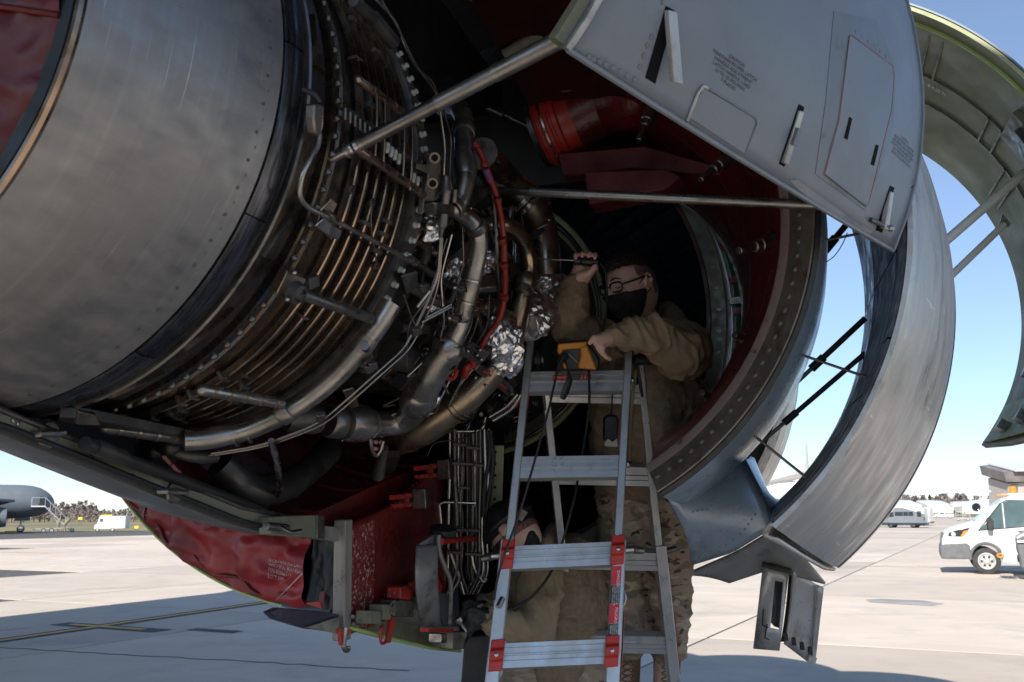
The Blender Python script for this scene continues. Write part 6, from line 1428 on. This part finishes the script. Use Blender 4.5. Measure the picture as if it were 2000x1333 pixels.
# ------------------------------------------------------------------ wood on the skyline
BARE = mat('bare_twigs', (.15, .12, .108), (.19, .155, .14), rough=.95, scale=.12, detail=3, dirt=(.17, .145, .13), dscale=.25)
EVER = mat('evergreen', (.018, .028, .015), (.028, .04, .022), rough=.95, scale=.2)
def wood(name, x0, x1, yb, ytop, dist, n, label, seed):
    rg = random.Random(seed); mb, me_ = MB(), MB()
    for k in range(n):
        px = x0 + (x1 - x0) * k / n + rg.uniform(-4, 4); dp = dist * rg.uniform(.93, 1.12)
        p = at(px, yb, dp); p.z = -.03
        top = CAM_H + (1005 + (1000 - px) * .0061 - ytop(px)) / F_PX * dp
        h = top * rg.uniform(.72, 1.08); wd = h * rg.uniform(.28, .5)
        ev = rg.random() < .06
        t = me_ if ev else mb
        t.tube([p, p + Vector((0, 0, h * .6))], [h * .03, h * .012], 4, False)
        for q in range(95):
            u = rg.random() ** .7; a = rg.uniform(0, 6.28); r = wd * math.sin(min(1, u * 1.12 + .06) * 3.0) ** .7 * rg.uniform(.3, 1.0) if not ev else wd * .55 * (1.05 - u) * rg.uniform(.5, 1)
            c = p + Vector((math.cos(a) * r, math.sin(a) * r, h * (.14 + .86 * u)))
            s = h * rg.uniform(.05, .12); e = Vector((rg.uniform(-1, 1), rg.uniform(-1, 1), rg.uniform(-.2, 1.6))).normalized(); f = e.cross(Vector((rg.uniform(-1, 1), rg.uniform(-1, 1), rg.uniform(-1, 1)))).normalized()
            t.add([c - e * s, c + f * s * .45, c + e * s, c - f * s * .45], [(0, 1, 2, 3)])
    o = mk(name, mb, BARE, None, 0); tag(o, label, 'trees', kind='stuff')
    if me_.v: mk('evergreens', me_, EVER, o, 0)
wood('far_wood', -60, 420, 1011, lambda x: 980 + 9 * math.sin(x * .021) ** 2 + (6 if x > 190 else 0), 330, 130, 'bare brown wood on the skyline behind the grey tanker', 5)
wood('far_wood', 1560, 2060, 1000, lambda x: 968 + 3 * math.sin(x * .05), 480, 150, 'bare brown wood on the skyline behind the white vans', 6)

# ------------------------------------------------------------------ far things: paint and helpers
WHITE = mat('white_vehicle_paint', (.66, .66, .65), (.62, .62, .61), rough=.3, scale=3, coat=.3)
VGLASS = mat('vehicle_glass', (.05, .085, .09), (.07, .11, .12), rough=.06, scale=2)
TYRE = mat('tyre', (.03, .03, .03), (.045, .045, .045), rough=.85, scale=8)
RIM = mat('wheel_rim', (.55, .54, .52), (.45, .44, .42), rough=.4, metal=.5, scale=8)
CLAD = mat('grey_cladding', (.09, .095, .10), (.12, .125, .13), rough=.55, scale=6)
ORANGE = mat('orange_lens', (.75, .22, .02), rough=.3)
TANK = mat('tanker_grey', (.115, .135, .155), (.14, .16, .18), rough=.5, scale=.4, dirt=(.095, .11, .13), dscale=.8)
TANKD = mat('dark_glass', (.02, .025, .03), rough=.1)
PALEB = mat('pale_blue_white', (.50, .58, .64), (.58, .65, .70), rough=.35, scale=.3)
STAIRM = mat('stair_metal', (.45, .47, .48), rough=.5, metal=.5)
SANDM = mat('sand_uniform', (.26, .21, .15), (.17, .15, .10), rough=.9, scale=8)
class Loc:
    """a side-on vehicle: picture x along, real metres up, at the distance of its wheels"""
    def __init__(s, px, py, turn=0, flip=1):
        s.o = gnd(px, py); s.k = depth(s.o) / F_PX; s.px = px
        yv = (s.o - CAM); yv.z = 0; s.Y = (Matrix.Rotation(R(turn), 3, 'Z') @ yv).normalized(); s.X = Vector((s.Y.y, -s.Y.x, 0)); s.fl = flip
    def p(s, x, y, z): return s.o + s.X * x + s.Y * y + Vector((0, 0, z))
    def side(s, prof, y0, y1): return [s.p(x, y0, z) for x, z in prof], s.Y * (y1 - y0)
def wheel(par, L, x, y, r, wd=.22, detail=False):
    c = L.p(x, y, r)
    t = mk('wheel', MB().lathe(c + L.Y * wd / 2, -L.Y, [(0, r * .9), (.02, r), (wd - .02, r), (wd, r * .92), (wd + .004, r * .68), (wd - .06, r * .64)], 28), TYRE, par, 40)
    mk('rim', MB().lathe(c - L.Y * (wd / 2 - .004), -L.Y, [(-.04, r * .66), (.004, r * .64), (.006, r * .56), (-.015, r * .46), (-.01, r * .25), (.012, r * .2), (.014, r * .06)], 24), RIM, t, 30)
    if detail:
        for k in range(6):
            a = k * math.pi / 3; q = c - L.Y * (wd / 2 + .006) + L.X * (r * .36 * math.cos(a)) + Vector((0, 0, r * .36 * math.sin(a)))
            mk('wheel_hole', MB().lathe(q, -L.Y, [(0, r * .09), (.006, r * .09)], 10), TYRE, t)
# ---- the near white van (only its cab is in the picture)
L = Loc(1842, 1117, 1)
van = thing('cab_van', 'white van cab with grey bumper and orange roof beacon, nearest at right', 'van', L.p(1.5, 1, 0), None)
prof = [(.02, .52), (0, .60), (.03, .95), (.07, 1.05), (.13, 1.18), (.28, 1.27), (.60, 1.38), (.92, 1.47), (1.30, 1.80), (1.68, 2.08), (1.86, 2.17), (2.2, 2.23), (5.2, 2.26), (5.2, .40), (1.55, .40), (1.53, .62), (1.45, .75), (1.31, .81), (1.05, .81), (.88, .74), (.77, .60), (.75, .42), (.10, .40)]
a_, e_ = L.side(prof, -.95, .95)
mk('body', MB().prism(a_, e_), WHITE, van, bevel=.05)
mk('lower_cladding', MB().prism(*L.side([(-.03, .42), (-.05, .55), (-.03, .80), (.10, .83), (.66, .86), (.74, .80), (.75, .42)], -.985, .985)), CLAD, van, bevel=.03)
mk('arch_trim', MB().tube([L.p(1.14 + .42 * math.cos(t), -.965, .40 + .46 * math.sin(t)) for t in [k * math.pi / 14 for k in range(15)]], .045, 8), CLAD, van)
mk('sill', MB().box(L.p(3.4, -.95, .42), (3.3, .06, .12), (L.X, L.Y, Vector((0, 0, 1)))), CLAD, van)
mk('windscreen', MB().add([L.p(.95, -.90, 1.49), L.p(.95, .90, 1.49), L.p(1.66, .84, 2.06), L.p(1.66, -.84, 2.06)], [(0, 1, 2, 3)]), VGLASS, van, 0).location += Vector((-.012, -.0, .012))
for sgl in ([(1.02, 1.24), (1.30, 1.26), (1.30, 1.50)], [(1.32, 1.26), (1.66, 1.30), (1.66, 1.98), (1.58, 1.92), (1.32, 1.62)], [(1.69, 1.30), (2.30, 1.36), (2.30, 2.03), (1.80, 2.04), (1.69, 1.99)]):
    mk('side_window', MB().prism(*L.side(sgl, -.956, -.962)), VGLASS if sgl[0][0] > 1 else CLAD, van)
mk('window_frame', MB().tube([L.p(x, -.96, z) for x, z in ((1.00, 1.22), (2.32, 1.34), (2.32, 2.05), (1.78, 2.06), (1.62, 1.97), (1.00, 1.22))], .012, 6), TYRE, van)
hl = mk('headlight', MB().prism(*L.side([(.20, 1.05), (.56, 1.04), (.80, 1.30), (.42, 1.22), (.22, 1.15)], -.93, -.965)), TANKD, van, bevel=.01)
mk('lamp_bowl', MB().lathe(L.p(.34, -.965, 1.105), -L.Y, [(0, .065), (.008, .06), (.012, .03)], 16), RIM, hl); mk('indicator', MB().prism(*L.side([(.52, 1.05), (.58, 1.05), (.74, 1.22), (.62, 1.20)], -.966, -.972)), ORANGE, hl)
for k in range(4): mk('grille_bar', MB().bar(L.p(.03 + .012 * k, -.62, .82 + .08 * k), L.p(.03 + .012 * k, .62, .82 + .08 * k), .03, .05), TYRE, van)
mk('grille', MB().prism(*L.side([(-.012, .80), (.05, 1.15), (.08, 1.15), (.05, .80)], -.65, .65)), CLAD, van)
mi = mk('mirror', MB().prism(*L.side([(1.24, 1.24), (1.36, 1.22), (1.40, 1.48), (1.32, 1.60), (1.22, 1.56)], -1.02, -1.20)), TYRE, van, bevel=.02)
for dx in (0, .8): wheel(van, L, 1.14 if dx == 0 else 4.3, -.82, .365, .22, dx == 0); wheel(van, L, 1.14 if dx == 0 else 4.3, .82, .365)
bc = mk('roof_beacon', MB().lathe(L.p(2.05, 0, 2.25), (0, 0, 1), [(0, .12), (.05, .12), (.05, .10), (.2, .095), (.22, .05)], 20), ORANGE, van); mk('beacon_base', MB().box(L.p(2.05, 0, 2.24), (.5, .4, .05)), WHITE, bc)
for x in (1.62, 1.78): mk('marker_lamp', MB().cap(L.p(x, -.3, 2.2), L.p(x + .06, -.3, 2.21), .03, .03), ORANGE, van)
mk('door_seam', MB().tube([L.p(x, -.957, z) for x, z in ((.98, .8), (.98, 1.2), (1.62, 2.0))], .006, 6), CLAD, van); mk('door_seam', MB().tube([L.p(x, -.957, z) for x, z in ((2.36, .45), (2.36, 2.1))], .006, 6), CLAD, van); mk('hood_seam', MB().tube([L.p(x, -.93, z) for x, z in ((.16, 1.2), (.60, 1.36), (.90, 1.44))], .006, 6), CLAD, van)
mk('door_handle', MB().bar(L.p(2.0, -.97, 1.2), L.p(2.2, -.97, 1.2), .03, .03), CLAD, van)
# ---- grey tow tractor in front of it
L2 = Loc(1960, 1130)
tg = thing('tow_tractor', 'grey tow tractor with white slatted guard and orange shackle', 'tractor', L2.p(1, 0, 0))
mk('hull', MB().prism(*L2.side([(.42, .30), (.40, .62), (.34, .95), (.42, 1.12), (.95, 1.36), (3.4, 1.4), (3.4, .28), (.6, .25)], -.6, .8)), CLAD, tg, bevel=.05)
mk('hood', MB().prism(*L2.side([(.40, 1.02), (.95, 1.30), (3.4, 1.36), (3.4, 1.42), (.95, 1.40), (.38, 1.10)], -.62, .82)), ALU2, tg, bevel=.02)
gd_ = mk('radiator_guard', MB().prism(*L2.side([(.02, .45), (.30, .40), (.36, .42), (.36, 1.2), (.30, 1.28), (.02, 1.25)], -.66, -.60)), WHITE, tg, bevel=.02)
for k in range(6): mk('guard_slat', MB().bar(L2.p(.06 + k * .04, -.672, .72), L2.p(.05 + k * .04, -.672, 1.2), .012, .012), CLAD, gd_)
mk('tow_shackle', MB().tube([L2.p(-.02 + .07 * math.cos(t), -.72, .62 + .04 * math.sin(t)) for t in [k * .45 for k in range(15)]], .022, 8), ORANGE, tg)
mk('side_rail', MB().bar(L2.p(.4, -.64, .98), L2.p(3.2, -.64, 1.0), .05, .06), WHITE, tg); mk('side_lamp', MB().box(L2.p(.95, -.63, .85), (.14, .04, .08)), ORANGE, tg)
for x in (.9, 2.8): wheel(tg, L2, x, -.5, .34); wheel(tg, L2, x, .6, .34)
# ---- white passenger van, box van, pickup
def minibus(name, px0, py, Lm, H, label, wins, cat='van'):
    V = Loc(px0, py, -14); t = thing(name, label, cat, V.p(Lm / 2, 0, 0), 'white vans parked beyond the apron line')
    mk('body', MB().prism(*V.side([(0, .35), (.02, .85), (.12, 1.0), (.75, 1.15), (1.25, H * .86), (1.55, H), (Lm - .1, H), (Lm, H * .96), (Lm, .35)], -.95, .95)), WHITE, t, bevel=.06)
    mk('lower_trim', MB().prism(*V.side([(-.03, .30), (-.03, .55), (Lm + .02, .52), (Lm + .02, .30)], -.965, .965)), CLAD, t)
    for x0, x1, z0, z1 in wins: mk('window', MB().prism(*V.side([(x0, z0), (x1, z0), (x1, z1), (x0 + (.25 if x0 < 1.2 else 0), z1)], -.955, -.965)), VGLASS, t)
    mk('tail_lamp', MB().box(V.p(Lm - .05, -.96, 1.0), (.08, .03, .35)), LRED, t)
    for x in (.95, Lm - 1.25):
        wheel(t, V, x, -.8, .34); wheel(t, V, x, .8, .34)
    return V, t
minibus('passenger_van', 1727, 1031, 4.6, 2.2, 'white passenger van with dark side windows seen past the open cowl', ((.80, 1.35, 1.2, 1.72), (1.5, 2.35, 1.3, 1.75), (2.4, 2.9, 1.3, 1.75), (2.95, 3.45, 1.3, 1.75), (3.85, 4.3, 1.2, 1.85)))
V, t = minibus('box_van', 1786, 1027, 2.2, 2.3, 'plain white van half hidden behind the passenger van', ())
V = Loc(1824, 1013); pk = thing('pickup_truck', 'small white pickup truck far across the apron', 'truck', V.p(2.4, 0, 0))
mk('body', MB().prism(*V.side([(0, .4), (0, .95), (1.1, 1.05), (1.6, 1.62), (2.7, 1.62), (2.85, 1.05), (4.9, 1.05), (4.9, .45)], -.9, .9)), WHITE, pk, bevel=.05)
mk('window', MB().prism(*V.side([(1.35, 1.1), (2.65, 1.1), (2.55, 1.5), (1.7, 1.5)], -.905, -.92)), VGLASS, pk)
for x in (.9, 3.9): wheel(pk, V, x, -.8, .36)
# ---- step van at left
V = Loc(188, 1039, -20); sv = thing('step_van', 'boxy white step van driving left across the far apron', 'van', V.p(2, 0, 0))
mk('body', MB().prism(*V.side([(0, .30), (0, .72), (.12, .84), (.30, .92), (.42, 1.35), (.50, 1.78), (.60, 1.84), (3.55, 1.84), (3.55, .38), (.4, .28)], -.8, .8)), WHITE, sv, bevel=.04)
mk('rear_door', MB().box(V.p(3.58, 0, 1.1), (.04, 1.5, 1.4), (V.X, V.Y, Vector((0, 0, 1)))), CERAM, sv)
mk('side_window', MB().prism(*V.side([(.62, 1.15), (.98, 1.15), (.98, 1.55), (.62, 1.55)], -.805, -.815)), VGLASS, sv); mk('windscreen', MB().prism(*V.side([(.36, 1.1), (.44, 1.1), (.53, 1.6), (.47, 1.6)], -.7, .7)), VGLASS, sv)
mk('bumper', MB().box(V.p(0, 0, .35), (.1, 1.5, .14), (V.X, V.Y, Vector((0, 0, 1)))), CLAD, sv)
for x in (.38, 2.15): wheel(sv, V, x, -.7, .24, .2)
# ---- grey tanker aircraft with airstairs
V = Loc(102, 1041); tk = thing('tanker_aircraft', 'grey military tanker aircraft nose parked at far left', 'aircraft', V.p(-3, 0, 0))
zc = 3.55; nose = V.p(0, 6, zc - .15)
pr2 = [(0, .05), (.12, .42), (.4, .85), (.9, 1.28), (1.6, 1.62), (2.5, 1.84), (3.6, 1.95), (30, 1.98)]
mb = MB(); n = 40
vs = []
for h, r in pr2: vs += [nose - V.X * h + V.Y * (r * math.cos(2 * math.pi * k / n)) + Vector((0, 0, r * math.sin(2 * math.pi * k / n) + .10 * min(h, 2))) for k in range(n)]
m_ = len(pr2); fs = [(i * n + k, i * n + (k + 1) % n, (i + 1) * n + (k + 1) % n, (i + 1) * n + k) for i in range(m_ - 1) for k in range(n)] + [tuple(range(n))]
mk('fuselage', mb.add(vs, fs), TANK, tk, 50)
mk('cockpit_window', MB().prism([nose - V.X * x + V.Y * -y + Vector((0, 0, z)) for x, y, z in ((.65, 1.02, .55), (1.25, 1.30, .60), (1.30, 1.22, .95), (.95, 1.0, .92))], V.Y * .4), TANKD, tk)
mk('door_opening', MB().prism([nose - V.X * x + V.Y * -1.62 + Vector((0, 0, z)) for x, z in ((1.15, -.55), (1.65, -.55), (1.62, .75), (1.15, .70))], V.Y * .6), TANKD, tk)
mk('stencil_bar', MB().prism([nose - V.X * x + V.Y * -1.83 + Vector((0, 0, z)) for x, z in ((2.35, .32), (3.2, .32), (3.2, .20), (2.35, .20))], V.Y * .4), CERAM, tk)
ep = V.p(-4.7, -4.5, 1.75)
nc = mk('engine_pod', MB().lathe(ep, -V.X, [(-.02, .85), (-.15, .98), (.5, 1.08), (2, 1.05), (5, .7)], 28), TANK, tk, 40); mk('inlet_face', MB().lathe(ep - V.X * .1, -V.X, [(0, .82), (.05, .8)], 24), TANKD, nc)
mk('wing', MB().prism([V.p(-6, 3, 3.0), V.p(-4.4, -2.5, 3.35), V.p(-3.9, -4, 3.4), V.p(-30, -30, 4.6), V.p(-30, 3, 3.2)], Vector((0, 0, .25))), TANK, tk)
gl = mk('nose_gear', MB().tube([V.p(-4.35 + .9, 6, 1.75), V.p(-3.9 + .5, 6, .5)], .13, 10), CERAM, tk); mk('gear_door', MB().box(V.p(-3.3, 5.6, 1.6), (1.6, .1, .5), (V.X, V.Y, Vector((0, 0, 1)))), TANK, tk)
for y in (5.7, 6.3): wheel(tk, V, -3.4, y, .42, .3)
ck = mk('wheel_chock', MB().box(V.p(-4.3, 5.0, .1), (1.4, .3, .2), (V.X, V.Y, Vector((0, 0, 1)))), YEL, None); tag(ck, 'yellow wheel chock under the grey tanker nose gear', 'chock')
st_ = thing('airstairs', 'metal airstairs leading up to the grey tanker door', 'stairs', V.p(.5, 3, 0))
tp, bt_ = V.p(-1.0, 4.0, 3.0), V.p(1.9, 4.0, .15)
for y in (-.6, .6):
    mk('stringer', MB().bar(tp + V.Y * y, bt_ + V.Y * y, .12, .16, V.Y), STAIRM, st_)
    mk('handrail', MB().tube([tp + V.Y * y + Vector((0, 0, 1.0)), bt_ + V.Y * y + Vector((0, 0, 1.0))], .05, 6), STAIRM, st_)
    for k in range(6):
        q = tp.lerp(bt_, k / 5) + V.Y * y; mk('baluster', MB().tube([q, q + Vector((0, 0, 1.0))], .035, 6), STAIRM, st_)
for k in range(13):
    q = tp.lerp(bt_, (k + .5) / 13); mk('step', MB().box(q, (.26, 1.2, .05), (V.X, V.Y, Vector((0, 0, 1)))), STAIRM, st_)
mk('platform', MB().box(tp - V.X * .7, (1.5, 1.3, .14), (V.X, V.Y, Vector((0, 0, 1)))), WHITE, st_)
for y in (-.6, .6): mk('platform_rail', MB().tube(fillet([tp - V.X * 1.4 + V.Y * y, tp - V.X * 1.4 + V.Y * y + Vector((0, 0, 1)), tp + V.Y * y + Vector((0, 0, 1))], .1), .045, 6), STAIRM, st_)
for x in (1.2, 2.1): wheel(st_, V, x, 3.6, .22, .2)
mk('strut', MB().bar(V.p(-.6, 4.4, 2.9), V.p(.9, 4.4, .25), .1, .1), STAIRM, st_)
tb = thing('tow_bar', 'low tow bar on small wheels beside the grey tanker nose gear', 'tow bar', V.p(-1.0, 3, 0))
mk('bar', MB().tube([V.p(-2.0, 3, .35), V.p(1.2, 3, .45)], .07, 8), STAIRM, tb)
for x in (-.95, -.1): wheel(tb, V, x, 2.8, .25, .15)
def far_person(px, py, lab, lean=.1):
    p = gnd(px, py); t = thing('person', lab, 'person', p); mb = MB()
    h = 1.7
    for sx in (-.1, .1): mb.cap(p + V.X * sx + Vector((0, 0, .08)), p + V.X * sx * .8 + Vector((0, 0, .85)), .07, .1, 8)
    mb.cap(p + Vector((0, 0, .85)), p + V.X * lean + Vector((0, 0, 1.38)), .16, .19, 8); mb.cap(p + V.X * lean + Vector((0, 0, 1.5)), p + V.X * (lean * 1.3) + Vector((0, 0, 1.6)), .06, .11, 8)
    for sx in (-1, 1): mb.cap(p + V.X * (lean + sx * .2) + Vector((0, 0, 1.36)), p + V.X * (lean + sx * .28 + .1) + Vector((0, 0, .85)), .065, .05, 8)
    blob('body', mb, SANDM, t, .035, 3)
far_person(113, 1040, 'airman in sand uniform standing at the foot of the airstairs, left one'); far_person(125, 1040, 'airman in sand uniform bending at the airstairs wheels, right one', .35)
far_person(1885, 1017, 'person in dark clothes standing far off by the empty cart', .05)
cV = Loc(1868, 1018); ca = thing('equipment_cart', 'small empty railed cart far off by a standing person', 'cart', cV.p(1, 0, 0))
mk('bed', MB().box(cV.p(1.2, 0, .5), (2.6, 1.4, .12), (cV.X, cV.Y, Vector((0, 0, 1)))), STAIRM, ca)
for x in (0, 1.2, 2.4): mk('rail_post', MB().tube([cV.p(x, -.7, .5), cV.p(x, -.7, 1.7)], .05, 6), STAIRM, ca)
for z in (1.1, 1.7): mk('rail', MB().tube([cV.p(0, -.7, z), cV.p(2.4, -.7, z)], .04, 6), STAIRM, ca)
for x in (.4, 2.0): wheel(ca, cV, x, -.6, .28, .2)
# ---- pale aircraft seen through the fan duct gap, with its long wing
pa2 = thing('parked_airliner', 'pale blue and white aircraft with a long wing, seen past the cowl', 'aircraft', gnd(1540, 1032))
W_ = Loc(1540, 1032); q = W_.p
mk('fuselage', MB().lathe(q(-9, 8, 4.6), W_.X, [(0, .2), (1, 1.2), (3, 1.9), (6, 2.2), (14, 2.2), (20, 1.6), (24, .4)], 28), PALEB, pa2, 50)
mk('tail_fin', MB().prism([at(x, y, 112) for x, y in ((1490, 935), (1497, 908), (1509, 908), (1545, 930), (1555, 940))], W_.Y * .5), PALEB, pa2)
mk('wing', MB().prism([at(1470, 948, 95), at(1570, 922, 95), at(1580, 924, 96), at(1580, 932, 96), at(1480, 955, 95)], _fw * 1.5), PALE if 0 else WHITE, pa2)
mk('wing', MB().prism([at(1700, 966, 100), at(1760, 960, 100), at(1930, 957, 92), at(1936, 959, 91), at(1934, 962, 91), at(1760, 966, 99)], _fw * 2.0), PALEB, pa2)
ms = mk('mast', MB().tube([at(1577, 940, 140), at(1575, 868, 140)], [.35, .12], 8), STAIRM, None); tag(ms, 'thin mast rising behind the pale aircraft', 'mast')
fj = thing('distant_jet', 'distant parked jet with a dark round engine intake and pale wing', 'aircraft', gnd(1905, 1004))
ec_ = at(1906, 991, 210); mk('engine', MB().lathe(ec_, -_fw, [(0, .95), (.3, .95), (.35, .8), (.2, .6)], 24), TANKD, fj)
mk('wing', MB().prism([at(1860, 988, 214), at(1935, 977, 214), at(1935, 979, 214), at(1862, 991, 214)], _fw * 2), PALEB, fj); mk('tail', MB().prism([at(1912, 978, 216), at(1916, 971, 216), at(1928, 978, 216)], _fw * .5), CERAM, fj)
# ---- terminal block, sheds, signs
TANB = mat('tan_panels', (.42, .38, .34), (.38, .345, .31), rough=.7, scale=.5)
bd = thing('control_building', 'tan building with dark sloped top behind the van roof', 'building', gnd(1985, 1010))
mk('shaft', MB().prism([at(x, y, 190) for x, y in ((1969, 945), (2040, 940), (2040, 1008), (1972, 1008))], _fw * 8), TANB, bd)
mk('cab', MB().prism([at(x, y, 189) for x, y in ((1961, 923), (1985, 920), (2050, 918), (2050, 941), (1966, 942))], _fw * 10), mat('dark_glazing', (.13, .12, .12), (.2, .18, .17), rough=.3, scale=.4), bd)
mk('roof', MB().prism([at(x, y, 188) for x, y in ((1982, 918), (2052, 916), (2052, 920), (1982, 921))], _fw * 11), WHITE, bd); mk('doorway', MB().prism([at(x, y, 189.7) for x, y in ((1977, 948), (1988, 947), (1988, 966), (1978, 966))], _fw * .5), CLAD, bd)
for i, (x0, x1, y0, y1) in enumerate(((1735, 1800, 985, 990), (1812, 1862, 986, 991), (1880, 1960, 988, 992))):
    s = mk('far_shed', MB().prism([at(x0, y0 + 1.5, 420), at((x0 + x1) / 2, y0, 420), at(x1, y0 + 1.5, 420), at(x1, y1 + 12, 420), at(x0, y1 + 12, 420)], _fw * 12), WHITE, None)
    tag(s, ('low white shed on the skyline just right of the cowl edge', 'low white shed on the skyline above the pickup truck', 'low white shed on the skyline left of the van windscreen')[i], 'shed', 'low white sheds on the skyline')
for i, (x, y) in enumerate(((157, 1013), (267, 1030), (208, 1008))):
    p = at(x, y, 118 if y > 1020 else 190); g_ = thing('airfield_sign', ('small yellow airfield sign on the grass beside the airstairs', 'small yellow airfield sign between the step van and the red cover', 'yellow airfield sign above the roof of the step van')[i], 'sign', Vector((p.x, p.y, 0)), 'yellow airfield signs')
    k = depth(p) / F_PX; w2_, h2_ = (8, 5) if i < 2 else (22, 4)
    mk('board', MB().box(p, (w2_ * k, .15, h2_ * k)), mat('sign_yellow', (.75, .5, .03), rough=.5) if i == 0 else bpy.data.materials['sign_yellow'], g_)
    for s in (-.3, .3): mk('post', MB().tube([Vector((p.x + s * w2_ * k, p.y, 0)), Vector((p.x + s * w2_ * k, p.y, p.z - h2_ * k * .4))], .05, 6), CLAD, g_)
br = mk('barrier', MB().prism([gnd(135, 1015.5), gnd(262, 1013.5), gnd(262, 1013.5) + Vector((0, 0, 1.0)), gnd(135, 1015.5) + Vector((0, 0, 1.0))], Vector((0, .5, 0))), mat('barrier_orange', (.62, .20, .10), (.5, .3, .22), rough=.7, scale=.3), None); tag(br, 'long low orange barrier across the far grass', 'barrier')
